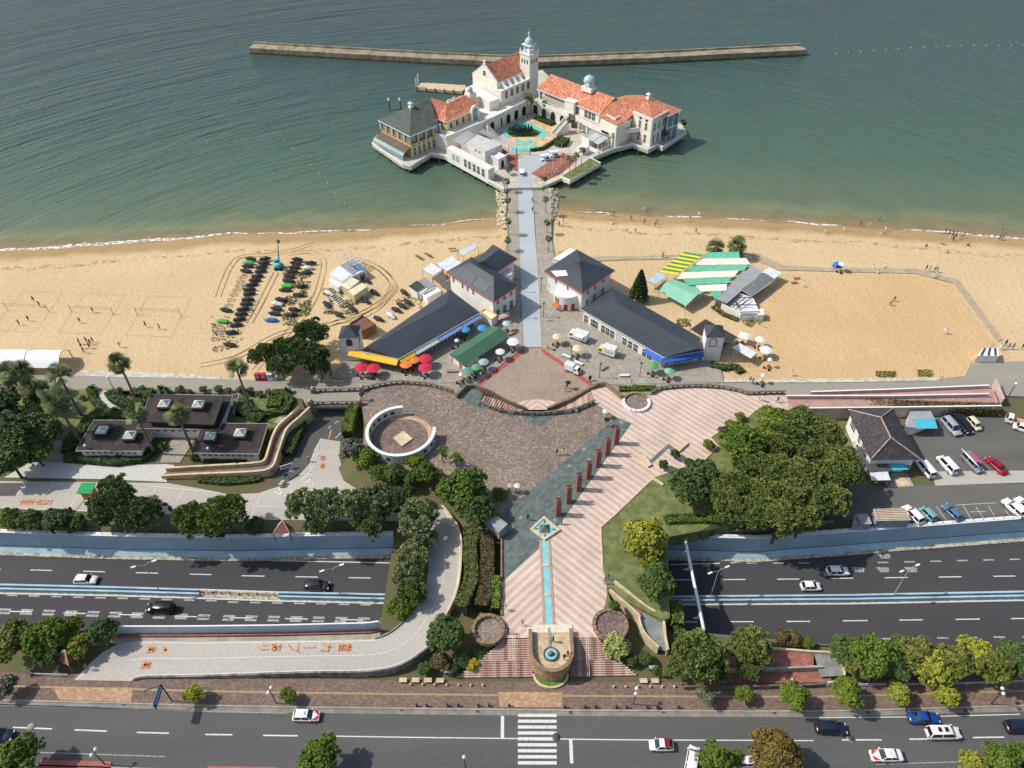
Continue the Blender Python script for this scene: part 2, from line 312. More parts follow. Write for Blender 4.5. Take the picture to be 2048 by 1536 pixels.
mb=MB();mb.add([(x,y,zb(x,y)+(noise.noise((x*.15,y*.15,0))*.10+noise.noise((x*.5,y*.5,4))*.04 if y>131 else-.02))for y in ys for x in xs],[(j*len(xs)+i,j*len(xs)+i+1,(j+1)*len(xs)+i+1,(j+1)*len(xs)+i)for j in range(len(ys)-1)for i in range(len(xs)-1)],0,True)
beach=struct(mb.build('beach',MT['sand']))
def sheet(name,m,px,z,k='N',kind=True):
 o=MB().face([Q(k,x,y,z)for x,y in px]).build(name,m)
 n=o.data.polygons[0].normal
 if n.z<0:o.data.flip_normals()
 return struct(o)if kind else o
ctop=[(1565,548),(1590,546),(1640,546),(1831,551),(1903,571),(1990,688),(1945,722),(1930,752),(1878,758),(1530,766),(1470,764),(1455,735),(1490,700)]
sheet('sand_court',MT['sand_court'],ctop,.14)
mb=MB();pt=[(1178,512),(1240,513),(1492,506),(1515,507),(1565,530),(1640,535),(1831,537),(1917,559),(2006,679)];pb=[(1195,522),(1240,520),(1490,516),(1508,517),(1555,540),(1640,542),(1831,547),(1907,566),(1995,683)]
mb.strip([Q('N',x,y,.17)for x,y in pt],[Q('N',x,y,.17)for x,y in pb]);struct(mb.build('beach_path',MT['pale_path_tile']))
wtL=[Q('n',0,377,.3),Q('n',1000,410,.3),Q('n',2048,425,.3),Q('o',900,410,.3),Q('o',1720,395,.3)]
wtR=[Q('q',420,322,.3),Q('q',1270,345,.3),Q('q',1520,320,.3),Q('q',2048,283,.3),Q('r',2048,165,.3)]
ext=lambda a,b,L:b+(b-a).normalized()*L
WT=[ext(wtL[1],wtL[0],160)]+wtL+wtR+[ext(wtR[-2],wtR[-1],160)]
g0=[Vector((p.x,p.y,-.06))for p in WT]
sheet_pts=g0+[Vector((WT[-1].x,128,-.06)),Vector((WT[0].x,128,-.06))]
struct(MB().face(sheet_pts).build('ground',soil))
prN=[(-900,700),(-300,735),(0,746),(163,751),(400,757),(640,763),(960,769),(1190,769),(1447,765),(1640,766),(1880,761),(1932,728),(2048,722),(2300,715),(3000,690)]
prS=[(-900,750),(-300,770),(0,774),(215,779),(440,787),(640,800),(960,815),(1190,815),(1447,805),(1640,790),(1880,786),(1985,790),(2048,793),(2300,785),(3000,770)]
mb=MB();mb.strip([Q('N',x,y,.1)for x,y in prN],[Q('N',x,y,.1)for x,y in prS]);struct(mb.build('promenade',MT['promenade_concrete']))
mb=MB();mb.strip([Q('h',x,y,.14)for x,y in((740,285),(1100,290),(1700,310),(2048,345))],[Q('h',x,y,.14)for x,y in((740,332),(1100,345),(1700,352),(2048,365))]);struct(mb.build('pavement',mat('pale_paving',S(206,200,180),.9,.2,.8,coord='World')))
mb=MB();mb.strip([Q('N',x,y,.19)for x,y in((1447,757),(1640,757),(1880,755))],[Q('N',x,y,.19)for x,y in((1447,764),(1640,765),(1880,761))]);struct(mb.build('pavement',MT['pale_paving']))
TZ=.35
tl=[(1016,372),(1037,372),(1046,695),(955,767),(687,757),(660,755),(690,718),(890,602),(1000,545),(1013,480)]
tr=[(1066,372),(1098,372),(1104,480),(1110,520),(1240,622),(1415,712),(1442,738),(1448,764),(1190,769),(1084,695)]
for px,z in((tl,TZ),(tr,TZ)):
 o=MB().prism([Q('N',x,y,z)for x,y in px],-4.,z).build('terrace',MT['terrace_paving']);struct(o)
for px in(((687,757),(955,767)),((1190,769),(1448,764))):
 a,b=Q('N',*px[0],TZ),Q('N',*px[1],TZ);mb=MB()
 for i in range(2):o=Vector((0,-.3-.4*i,0));mb.prism([a,b,b+o,a+o],-.2,TZ-.11*(i+1)-.002*i)
 struct(mb.build('steps',conc))
cw=[(1036.6,375),(1038.5,450),(1042,560),(1047,694),(1083.6,694),(1077,560),(1069,450),(1065.7,375),(1062,350),(1041,350)]
struct(MB().prism([Q('N',x,y,TZ+.05)for x,y in cw],-4,TZ+.05).build('causeway',MT['causeway_paving']))
lp=[(1047,694),(1084,694),(1190,768),(1205,790),(1150,812),(1110,806),(1060,802),(1020,806),(985,812),(935,790),(955,766)]
sheet('lower_plaza',MT['lower_plaza_paving'],lp,.16)
for px in(((955,766),(1047,698),(1050,703),(962,770)),((1084,696),(1192,772),(1180,772),(1083,703))):
 struct(MB().face([Q('N',x,y,.2)for x,y in px]).build('red_border_line',MT['red_paint']))
hy=[p for p in WT]
so_pts=[Q('N',-900,1235,0),Q('N',0,1253,0),Q('N',400,1270,0),Q('N',760,1262,0),Q('N',1345,1262,0),Q('N',1640,1290,0),Q('N',2048,1318,0),Q('N',2900,1330,0)]
SOUTH=so_pts
hwf=[Vector((p.x,p.y+1.5,HW))for p in WT]+[Vector((p.x,p.y-2,HW))for p in reversed(so_pts)]
struct(MB().face(hwf[::-1]).build('highway',MT['highway_asphalt']))
bluew=mat('blue_wall_paint',S(170,194,208),.7,.08,.12,.05,coord='World');bluel=mat('pale_blue_paint',S(172,200,212),.7,.1,.3,coord='World');blued=mat('deep_blue_paint',S(84,122,150),.7,.1,.3,coord='World')
rough_stone=mat('verge_stone',S(190,180,158),.95,.35,1.6,.5,coord='World')
def trench_wall(seg,label):
 t=thing('retaining_wall',label,'wall',(seg[0].x,seg[0].y,HW));f=lambda p,dy,z:Vector((p.x,p.y+dy,z))
 n=0
 for a,b in zip(seg,seg[1:]):
  L=(b-a).length;k=max(1,round(L/10.));n+=k
  for i in range(k):
   p,q=a.lerp(b,i/k),a.lerp(b,(i+1)/k);d=(q-p).normalized()*.025;p,q=p+d,q-d
   m_=MB();m_.add([f(p,.5,HW),f(q,.5,HW),f(q,.5,.3),f(p,.5,.3),f(p,0,HW+1.3),f(q,0,HW+1.3),f(q,0,.3),f(p,0,.3)],[(4,5,6,7),(7,6,2,3),(5,1,2,6),(0,4,7,3),(0,1,5,4)])
   m_.build('panel',bluew,t)
 m_=MB()
 for a,b in zip(seg,seg[1:]):m_.add([f(a,-.02,HW+1.1),f(b,-.02,HW+1.1),f(b,-.9,HW+.3),f(a,-.9,HW+.3),f(a,-.9,HW),f(b,-.9,HW)],[(3,2,1,0),(5,2,3,4)])
 m_.build('base_slope',bluel,t)
 m_=MB()
 for a,b in zip(seg,seg[1:]):m_.prism([f(a,-1.6,0),f(b,-1.6,0),f(b,-.9,0),f(a,-.9,0)],HW-.1,HW+.25)
 m_.build('verge',rough_stone,t)
 m_=MB()
 for a,b in zip(seg,seg[1:]):m_.prism([f(a,-.1,0),f(b,-.1,0),f(b,.7,0),f(a,.7,0)],.3,.42)
 m_.build('coping',white,t)
 fp=MB();L0=0
 for a,b in zip(seg,seg[1:]):
  k=max(1,round((b-a).length/2.))
  for i in range(k):p=a.lerp(b,i/k);fp.box((p.x,p.y+.3,1.05),(.06,.06,1.3))
  for z in(1.65,1.1):fp.bar(f(a,.3,z),f(b,.3,z),.04)
 fp.build('fence_rail',mat('dark_metal',S(58,60,60),.5,.1),t)
trench_wall([WT[0]]+wtL,'long pale blue retaining wall below the pines left of the plaza')
trench_wall(wtR+[WT[-1]],'pale blue retaining wall curving below the car park')
def line(mb,pts,w,z=HW):
 for a,b in zip(pts,pts[1:]):
  d=(b-a).normalized();o=Vector((-d.y,d.x,0))*w/2;mb.face([a-o,b-o,b+o,a+o])
def marks(name,m,segs,w,z=HW,lift=.012):
 """segs: list of (view, x0, y0, x1, y1)"""
 for s in segs:
  mb=MB();line(mb,[Q(s[0],s[1],s[2],z+lift),Q(s[0],s[3],s[4],z+lift)],w);struct(mb.build(name,m))
rp,fd=MT['road_paint'],MT['faded_paint']
def poly(name,m,k,pts,w,z,lift=.012):
 mb=MB();line(mb,[Q(a,x,y,z+lift)for a,x,y in pts],w);struct(mb.build(name,m))
poly('edge_line',rp,0,[('N',-400,1096),('n',0,560),('n',2048,620),('o',1720,650)],.22,HW)
poly('edge_line',rp,0,[('q',450,575),('q',970,560),('q',2048,475),('r',1620,380),('N',2400,1040)],.22,HW)
dash=lambda k,y,*xs:[(k,a,y(a),b,y(b))for a,b in xs]
marks('lane_line',rp,dash('n',lambda x:704+.0262*x,(-195,5),(272,463),(740,933),(1210,1410),(1690,1883))+dash('o',lambda x:757+.0175*x,(370,575),(850,1050),(1323,1522))+dash('q',lambda x:715-.0072*x,(480,640),(922,1117),(1398,1597))+dash('r',lambda x:703-.0135*x,(326,525),(810,1010),(1290,1492),(1773,1970)),.2)
marks('lane_line',rp,dash('n',lambda x:1077+.0295*x,(-395,-190),(85,280),(565,763),(1050,1258),(1550,1753))+dash('o',lambda x:1132+.0175*x,(262,467),(755,960),(1250,1450))+dash('q',lambda x:1088-.0045*x,(540,690),(985,1190),(1482,1692))+dash('r',lambda x:1082-.0135*x,(435,655),(935,1147),(1440,1655),(1935,2140)),.2)
sg=[]
for i in range(-1,9):
 x=190+i*197;y=1077+.0295*x;sg+=[('n',x,y-14,x+105,y-11),('n',x-12,y+17,x+95,y+20)]
for i in range(1,9):
 x=202+i*200-195;y=1132+.0175*x;sg+=[('o',x,y-14,x+105,y-11),('o',x-8,y+17,x+95,y+20)]
marks('slow_mark',fd,sg,.42)
sg=[('n',x,935+.027*x,x+95,937+.027*x)for x in range(60,2000,197)]+[('o',x,992+.02*x,x+95,994+.02*x)for x in range(247,1500,197)]
sg+=[('r',x,1246-.014*x,x+105,1246-.014*x)for x in range(770,2040,252)]+[('r',x,575-.024*x,x+95,573-.024*x)for x in range(745,2040,235)]+[('q',x,562,x+95,560)for x in(890,1125,1360,1590)]
marks('slow_mark',fd,sg,.3)
for x,y in((800,500),(790,620),(570,620),(1040,620)):
 mb=MB()
 for j in range(5):line(mb,[Q('r',x-60+10*j,y-18+9*j,HW+.012),Q('r',x+50+5*(j%3),y-17+9*j,HW+.012)],.16)
 for j in range(3):line(mb,[Q('r',x-30+35*j,y-22,HW+.016),Q('r',x-20+35*j,y+22,HW+.016)],.2)
 struct(mb.build('road_lettering',fd))
def median(T,Bm,label):
 t=thing('median_barrier',label,'barrier',T[0]);
 m_=MB();m_.strip([p+Vector((0,0,.03))for p in T],[p+Vector((0,0,.03))for p in Bm]);m_.build('verge',rough_stone,t)
 for fr,nm in((.3,'parapet'),(.72,'parapet')):
  m_=MB();m_.wall([a.lerp(b,fr)+Vector((0,0,.03))for a,b in zip(T,Bm)],.8,.36);m_.build(nm,bluel,t)
 m_=MB();m_.strip([a.lerp(b,.42)+Vector((0,0,.3))for a,b in zip(T,Bm)],[a.lerp(b,.62)+Vector((0,0,.3))for a,b in zip(T,Bm)]);m_.build('gutter',blued,t)
 for ln in(T,Bm):
  m_=MB();line(m_,[p+Vector((0,0,.045))for p in ln],.22);m_.build('edge_line',rp,t)
z=HW
median([Q('N',-500,1158,z),Q('n',0,838,z),Q('n',1000,862,z),Q('n',1780,885,z)],[Q('N',-500,1174,z),Q('n',0,922,z),Q('n',1000,942,z),Q('n',1780,966,z)],'pale blue twin parapet on the highway median at the left edge')
t=thing('guard_rail','open wire guard rail on the sandy gap of the highway median','rail',Q('n',1800,925,z))
T,Bm=[Q('n',1780,885,z),Q('o',710,910,z)],[Q('n',1780,966,z),Q('o',710,990,z)]
m_=MB();m_.strip([p+Vector((0,0,.03))for p in T],[p+Vector((0,0,.03))for p in Bm]);m_.build('verge',rough_stone,t)
for ln in(T,Bm):m_=MB();line(m_,[p+Vector((0,0,.045))for p in ln],.22);m_.build('edge_line',rp,t)
a,b=T[0].lerp(Bm[0],.5),T[1].lerp(Bm[1],.5)
for i in range(9):p=a.lerp(b,(i+.5)/9);MB().box(p+Vector((0,0,.4)),(.12,.12,.8)).build('post',MT['dark_metal'],t)
m_=MB()
for zz in(.35,.6,.8):m_.bar(a+Vector((0,0,zz)),b+Vector((0,0,zz)),.04)
m_.build('rail',MT['dark_metal'],t)
median([Q('o',710,908,z),Q('o',1760,930,z)],[Q('o',710,990,z),Q('o',1760,1014,z)],'pale blue twin parapet on the median running in under the plaza from the left')
median([Q('q',440,858,z),Q('q',2048,843,z),Q('r',2048,812,z),Q('N',2500,1165,z)],[Q('q',440,935,z),Q('q',2048,925,z),Q('r',2048,895,z),Q('N',2500,1184,z)],'pale blue twin parapet on the median right of the plaza')
mb=MB();mb.wall([Vector((p.x,p.y,HW))for p in so_pts],4.94,.5);tag(mb.build('retaining_wall',conc_d),'concrete wall along the near side of the sunken highway','wall')
struct(MB().face([Vector((p.x,p.y,-.06))for p in so_pts][::-1]+[Vector((so_pts[0].x,-40,-.06)),Vector((so_pts[-1].x,-40,-.06))]).build('ground',soil))
kb=[Q('N',x,y,0)for x,y in((0,1402),(240,1408),(420,1413),(820,1419),(1240,1423),(1640,1424),(1800,1420),(2048,1413))]
kb=smooth(kb,5);kb=[ext(kb[1],kb[0],150)]+kb+[ext(kb[-2],kb[-1],150)]
dn=lambda L,d,z=0.:[Vector((p.x,p.y-d,z))for p in L]
mb=MB();mb.strip(dn(kb,.0,.0),dn(kb,9.3,.0));struct(mb.build('street',MT['street_asphalt']))
mb=MB();mb.strip(dn(kb,.02,.012),dn(kb,.75,.012));struct(mb.build('gutter',mat('gutter_concrete',S(142,138,128),.9,.15,.5,coord='World')))
mb=MB();mb.wall([Vector((p.x,p.y+.1,-.05))for p in kb],.2,.2);struct(mb.build('kerb',conc))
mb=MB();mb.wall([Vector((p.x,p.y-9.4,-.05))for p in kb],.2,.2);struct(mb.build('kerb',conc))
mb=MB();mb.strip(dn(kb,-4.6,.13),dn(kb,-.2,.13));struct(mb.build('sidewalk',MT['sidewalk_brick']))
mb=MB();mb.strip(dn(kb,9.5,.13),dn(kb,16,.13));struct(mb.build('sidewalk',MT['sidewalk_brick']))
mb=MB();mb.strip(dn(kb,-2.5,.145),dn(kb,-2.2,.145));struct(mb.build('tactile_strip',MT['yellow_paint']))
for px in(((105,1375),(265,1375),(262,1404),(120,1400)),):sheet('crossing_paving',MT['crossing_brick'],px,.15)
sheet('crossing_paving',MT['crossing_brick'],((995,1384),(1125,1384),(1125,1414),(1000,1414)),.15)
for a in([(80,1519),(222,1523),(224,1560),(70,1560)],[(415,1532),(555,1534),(555,1560),(415,1560)]):sheet('red_paving',mat('red_paving',S(178,104,98),.85,.12,.8,coord='World'),a,.15)
cl=[Q('N',x,y,.012)for x,y in((25,1455),(105,1457))]
marks('lane_line',rp,[('s',125,1140,505,1156),('s',725,1165,1040,1178),('s',1330,1190,1642,1198),('t',50,1210,315,1213),('t',615,1219,950,1223),('w',270,1263,660,1263),('w',928,1256,1100,1254),('w',1545,1240,1850,1236)],.2,0)
poly('centre_line',rp,0,[('t',1290,1226),('u',0,1238),('u',1050,1250)],.16,0)
poly('centre_line',rp,0,[('u',1440,1254),('u',2042,1262),('v',1000,1266),('v',1980,1270)],.16,0)
poly('edge_line',fd,0,[('s',0,918),('s',2042,988),('t',850,1004)],.12,0);poly('edge_line',rp,0,[('w',-100,1048),('w',900,1040),('w',2000,1014)],.14,0)
poly('edge_line',fd,0,[('s',390,1385),('s',1600,1425)],.12,0);poly('edge_line',fd,0,[('w',600,1500),('w',1800,1465)],.12,0)
for i in range(9):
 y=1024+i*56.5+(i*i*.15);marks('crosswalk_stripe',rp,[('u',1049,y,1426,y+1)],.47,0,.016)
marks('stop_line',rp,[('u',900,1030,898,1248),('u',1563,1256,1573,1492)],.5,0,.016)
def manhole(p,r,m):o=struct(MB().lathe([(0,.02),(r,.02),(r,0.)],p,16).build('manhole_cover',m));return o
mh=mat('manhole_grey',S(150,148,144),.7,.2,2.);mhd=mat('manhole_dark',S(84,82,80),.7,.2,2.)
for k,x,y,m in(('s',303,1133,mh),('t',1262,1212,mh),('w',362,1250,mh),('u',1422,1236,mhd)):manhole(Q(k,x,y,.01),.62,m);
for k,x,y in(('t',1262,1212),('w',362,1250)):manhole(Q(k,x,y,.016),.45,mhd)
for k,x,y in(('s',320,880),('s',1210,915),('t',160,940),('t',1960,970),('u',658,985),('u',1563,993),('v',520,990),('v',1600,998),('w',530,995),('w',1475,980)):
 struct(MB().box(Q(k,x,y,.02),(.55,.45,.02)).build('drain_grate',mhd))
NZ=lambda pts:[Q('N',*p)for p in pts]
sheet('service_road',MT['ramp_concrete'],[(-300,958),(0,962),(335,966),(400,977),(459,989),(517,986),(566,970),(595,953),(619,927),(630,896),(642,877),(681,883),(679,916),(687,945),(705,970),(748,982),(780,1042),(553,1040),(337,1029),(0,1017),(-300,1012)],.05)
sheet('service_road',MT['street_asphalt'],[(606,834),(600,870),(590,905),(577,930),(560,952),(540,968),(566,972),(619,928),(642,878),(681,884),(693,849),(701,818),(706,786),(615,786)],.03)
sheet('service_road',MT['street_asphalt'],[(-300,963),(45,966),(30,992),(-300,990)],.065)
OR=[(748,982,.05),(817,982,.1),(856,997,.2),(885,1014,.4),(906,1040,.7),(918,1060,1.),(923,1092,1.2),(919,1158,1.4),(905,1206,1.4),(879,1252,1.4),(857,1293,1.4),(800,1330,1.4),(729,1343,1.3),(606,1345,1.),(400,1352,.5),(288,1354,.25),(263,1362,.16)]
IR=[(780,1042,.05),(820,1045,.1),(838,1055,.2),(848,1066,.4),(854,1078,.7),(857,1085,1.),(858,1100,1.2),(856,1140,1.4),(848,1180,1.4),(834,1212,1.4),(800,1250,1.4),(760,1275,1.4),(708,1279,1.3),(560,1281,1.),(400,1283,.5),(236,1288,.25),(148,1360,.16)]
Ow,Iw=smooth(NZ(OR),4),smooth(NZ(IR),4)
mb=MB();mb.strip(Ow,Iw);ramp_o=struct(mb.build('ramp_road',MT['ramp_concrete']))
if ramp_o.data.polygons[5].normal.z<0:ramp_o.data.flip_normals()
up=Vector((0,0,.02))
for L,M2 in((Ow,Iw),(Iw,Ow)):
 mb=MB();line(mb,[a.lerp(b,.05)+up for a,b in zip(L,M2)][6:],.16);struct(mb.build('edge_line',rp))
mb=MB();line(mb,[a.lerp(b,.5)+up for a,b in zip(Ow,Iw)][14:-4],.12);struct(mb.build('lane_line',rp))
stain=mat('stained_concrete',S(150,146,138),.9,.3,.9,.15,col2=S(104,100,94),coord='World')
k=MB();k.wall([Vector((p.x,p.y-.15,-.05))for p in Ow[38:63]],[p.z+.45 for p in Ow[38:63]],.3);tag(k.build('retaining_wall',stain),'weather streaked concrete wall along the curved ramp by the sidewalk','wall')
k=MB();k.wall([Vector((p.x,p.y,-.05))for p in Ow[8:38]],[p.z+.5 for p in Ow[8:38]],.3);tag(k.build('parapet_wall',cream),'low cream wall on the outer side of the curving ramp','wall')
k=MB();k.wall([Vector((p.x,p.y,-.05))for p in Iw[14:46]],[p.z+.35 for p in Iw[14:46]],.25);tag(k.build('kerb_wall',stain),'low kerb wall on the inner side of the curving ramp','wall')
scr=mat('screen_panel',S(190,202,216),.5,.05,.4,spec=.4)
a=[Q('n',1040,1285,.15),Q('o',0,1283,.15),Q('o',700,1275,.15),Q('o',1500,1255,.15),Q('o',1610,1240,.15)]
t=thing('screen_fence','pale blue grey panel screen along the near edge of the sunken highway','fence',a[0])
for p,q in zip(a,a[1:]):
 n_=max(1,round((q-p).length/2.35))
 for i in range(n_):
  u,v=p.lerp(q,i/n_),p.lerp(q,(i+1)/n_);d=(v-u).normalized()*.03
  MB().wall([u+d,v-d],2.5,.08).build('panel',scr,t)
MB().wall([p+Vector((0,0,2.51))for p in a],.12,.22).build('top_rail',white,t)
k=MB();k.wall([p+Vector((0,-.35,-.2))for p in a],.55,.35);k.build('brick_base',MT['red_brick_paving'],t)
k=MB();k.face([p+Vector((0,-.6,.02))for p in a]+[p+Vector((0,-1.7,.02))for p in a[::-1]]);struct(k.build('verge',conc))
def glyph(c,strokes,sx,sy,m,w,rot=0.,lift=.03):
 mb=MB();M2=Matrix.Rotation(rot,2)
 for s in strokes:
  pts=[Vector((c[0],c[1],c[2]+lift))+(M2@Vector((x*sx,y*sy))).to_3d()for x,y in s];line(mb,pts,w)
 o=struct(mb.build('road_lettering',m))
 for p in o.data.polygons:
  if p.normal.z<0:o.data.flip_normals();break
G={'ki':[[(-.4,.45),(.4,.45)],[(0,.5),(0,.3)],[(-.45,.3),(.45,.3)],[(-.3,.2),(-.3,-.2),(.3,-.2),(.3,.2),(-.3,.2)],[(-.3,0),(.3,0)],[(-.45,-.45),(.45,-.45)],[(-.2,-.2),(-.2,-.45)],[(.2,-.2),(.2,-.45)]],'ka':[[(-.45,.2),(.45,.2),(.4,-.4),(.2,-.3)],[(0,.5),(-.05,.1),(-.45,-.45)]],'bar':[[(0,.5),(0,-.5)]],'bu':[[(-.45,.4),(.4,.4),(.2,-.1),(-.3,-.45)],[(.5,.6),(.6,.5)]],'a':[[(-.4,.3),(.4,.3)],[(-.1,.5),(0,-.4)],[(.25,.1),(-.3,-.4),(-.4,-.1),(.2,.05),(.4,-.2),(.1,-.45)]],'ri':[[(-.25,.45),(-.25,-.1)],[(.25,.5),(.25,0),(-.1,-.5)]],'gyo':[[(-.15,.5),(-.15,.3)],[(.15,.5),(.15,.3)],[(-.45,.3),(.45,.3)],[(-.4,.1),(.4,.1)],[(-.45,-.1),(.45,-.1)],[(0,.3),(0,-.5)],[(0,-.1),(-.45,-.45)],[(0,-.1),(.45,-.45)]],'mu':[[(-.45,.45),(.0,.45),(-.25,.2)],[(-.45,.2),(0,.2)],[(-.2,.2),(-.2,-.4)],[(.1,.5),(.0,.25)],[(.1,.35),(.45,.35),(.05,.05)],[(.15,.25),(.45,.05)],[(.05,-.1),(.45,-.1),(.4,-.45)],[(.25,0),(0,-.5)]],'sha':[[(-.45,.42),(.45,.42)],[(-.32,.25),(.32,.25),(.32,-.15),(-.32,-.15),(-.32,.25)],[(-.32,.05),(.32,.05)],[(-.5,-.32),(.5,-.32)],[(0,.5),(0,-.5)]]}
op_=MT['orange_paint']
for g_,x in(('ki',1405),('ka',1230),('bar',1065),('bu',905),('a',740),('ri',605)):glyph(Q('t',x,365,.9+.45*(x-560)/920),G[g_],1.5,2.0,op_,.22,-math.pi/2,.07)
for k_,x,y in(('s',1470,385),('s',1625,388),('s',1420,535)):glyph(Q(k_,x,y,.35),G['gyo'],1.3,1.6,op_,.25,-math.pi/2)
for x,y in((250,108),(395,110)):glyph(Q('n',x,y,.07),G['sha']if x<300 else G['ki'],1.6,3.,op_,.25,math.pi/2)
for g_,y in(('gyo',805),('mu',890),('sha',980)):glyph(Q('i',1225-(y-805)*.22,y,.07),G[g_],1.25,1.5,rp,.17)
for g_,y in(('mu',905),('sha',985)):glyph(Q('i',1255,y,.07),G[g_],1.1,1.4,op_,.2)
for a_,b_ in(((1320,700),(1345,610)),):poly('arrow_mark',op_,0,[('i',*a_),('i',*b_)],.3,.05);
marks('lane_line',rp,[('i',1240,700,1185,800),('i',1185,800,1140,930),('i',1140,930,1130,1050),('i',1130,1050,1160,1200),('i',1385,700,1450,635),('i',1460,500,1500,478),('i',1380,545,1420,520),('i',1310,600,1340,570)],.17,.06)
marks('bay_line',rp,[('h',160,1440,250,1335),('h',430,1440,505,1330),('h',1380,1480,1460,1370),('h',1640,1510,1720,1390),('i',520,1500,620,1295),('o',460,145,715,150),('h',1400,1360,2048,1420),('n',215,170,840,188),('o',300,250,690,262)],.15,.06)
marks('hatch_line',rp,[('i',760,1250,880,1290),('i',1030,1130,1140,1040),('i',1060,1180,1150,1100),('i',810,1215,850,1280)],.3,.06)
lb=NZ([(790,1064,-.02),(1330,1064,-.02),(1345,1268,-.02),(757,1268,-.02)])
struct(MB().prism(lb,-1.,.0).build('land_bridge',soil))
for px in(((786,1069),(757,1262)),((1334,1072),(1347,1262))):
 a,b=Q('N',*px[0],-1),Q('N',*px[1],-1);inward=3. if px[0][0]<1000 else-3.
 k=MB();k.face([Vector((a.x+inward,a.y,HW)),Vector((b.x+inward,b.y,HW)),Vector((b.x+inward,b.y,0)),Vector((a.x+inward,a.y,0))]);struct(k.build('tunnel_mouth',mat('tunnel_dark',(.012,.012,.012),.9,0)))  # near-black sheet across the bore, painted in place of the shade inside
dk_W=[(725,783),(722,800),(728,850),(726,890),(738,915),(770,935),(830,950),(870,955),(905,970),(960,985),(985,1010),(1000,1045),(1002,1066),(1003,1232),(960,1225),(944,1250),(950,1275),(975,1290),(1003,1276)]
dk_E=[(1198,1275),(1222,1287),(1252,1270),(1252,1235),(1225,1215),(1216,1184),(1327,1240),(1340,1236),(1336,1074),(1400,1062),(1440,1040),(1510,990),(1565,900),(1579,822)]
dk_N=[(1570,789),(1495,789),(1476,783),(1444,777),(1417,775),(1390,774),(1359,775),(1319,779),(1300,789),(1285,785),(1262,785),(1244,793),(1212,769),(1197,769),(1180,778),(1192,806),(1167,816),(1148,824),(1107,829),(1076,831),(1039,830),(1003,826),(980,818),(958,806),(966,789),(949,773),(932,773),(912,792),(910,787),(887,779),(860,772),(832,769),(805,767),(778,769),(731,779)]
deckp=[Q('N',x,y,DK)for x,y in dk_W+dk_E+dk_N]
struct(MB().prism(deckp,-.03,DK).build('plaza',[grass,conc]));bpy.data.objects['plaza'].data.polygons
mb=MB();E_=[Q('N',x,y,DK-.02)for x,y in dk_E[9:]];mb.strip(E_,[Vector((p.x+(1 if i==0 else 8),p.y+(0 if i==0 else 1.5),-.05))for i,p in enumerate(E_)]);struct(mb.build('embankment',grass))
mb=MB();W_=[Q('N',x,y,DK-.02)for x,y in dk_W[3:11]];mb.strip(W_,[Vector((p.x-5,p.y-3.5,-.0))for p in W_]);struct(mb.build('embankment',soil))
L1,L2,L3=DK+.006,DK+.012,DK+.018
sheet('stone_paving',MT['stone_fan_paving'],dk_W[:2]+[(730,845),(728,890),(742,915),(775,932),(835,938),(880,940),(905,958),(985,1000),(1003,1030),(1060,1000),(1230,838),(1190,808)]+dk_N[16:],DK+.003)
sheet('slate_paving',MT['slate_paving'],[(1233,834),(1263,847),(1130,1034),(1085,1090),(1003,1165),(1003,1045),(1010,1018),(1050,990)],L2)
sheet('slate_paving',MT['slate_paving'],[(912,793),(932,775),(949,775),(966,790),(959,805),(982,820),(960,818)],L2)
sheet('slate_paving',MT['slate_paving'],[(1003,828),(1040,831),(1107,831),(1150,825),(1110,833),(1079,855),(1050,838)],L2)
pk=[(1180,778),(1197,771),(1212,771),(1244,794),(1262,787),(1285,787),(1300,791),(1319,781),(1359,777),(1390,776),(1417,777),(1444,779),(1476,785),(1495,791),(1572,790),(1579,820),(1511,820),(1495,836),(1470,842),(1421,875),(1437,893),(1407,921),(1308,955),(1224,1035),(1201,1055),(1205,1132),(1212,1165),(1214,1190),(1205,1230),(1185,1250),(1198,1275),(1003,1276),(1013,1255),(1003,1232),(1003,1165),(1085,1090),(1130,1034),(1263,847),(1233,834),(1192,808)]
sheet('pink_paving',MT['pink_chevron_tile'],pk,L1)
k=MB();bl=[(1003,1060),(1003,1232)]
k.wall([Q('N',x,y,DK)for x,y in bl],.35,.3);tag(k.build('low_wall',brownst),'low brown wall between the pink paving and the clipped hedge','wall')
k=MB();k.wall([Q('N',x,y,DK)for x,y in((1407,921),(1308,955),(1224,1035),(1201,1055),(1205,1132))],.15,.25);struct(k.build('kerb',cream))
k=MB();k.wall([Q('N',x,y,DK)for x,y in((1579,820),(1511,820),(1495,836),(1470,842),(1421,875),(1437,893),(1407,921))],.12,.25);struct(k.build('kerb',cream))
tread=MT['step_tile'];NS=17
yT,yB=Q('p',1000,1048,DK).y,Q('p',1000,1342,0.13).y
xl0,xl1=Q('p',770,1045,DK).x,Q('p',430,1345,.13).x;xr0,xr1=Q('p',1510,1040,DK).x,Q('p',1790,1332,.13).x
bx0,bx1=Q('p',990,1100,DK).x,Q('p',1300,1100,DK).x
riser=mat('step_nosing',S(128,92,82),.85,.15,2.)
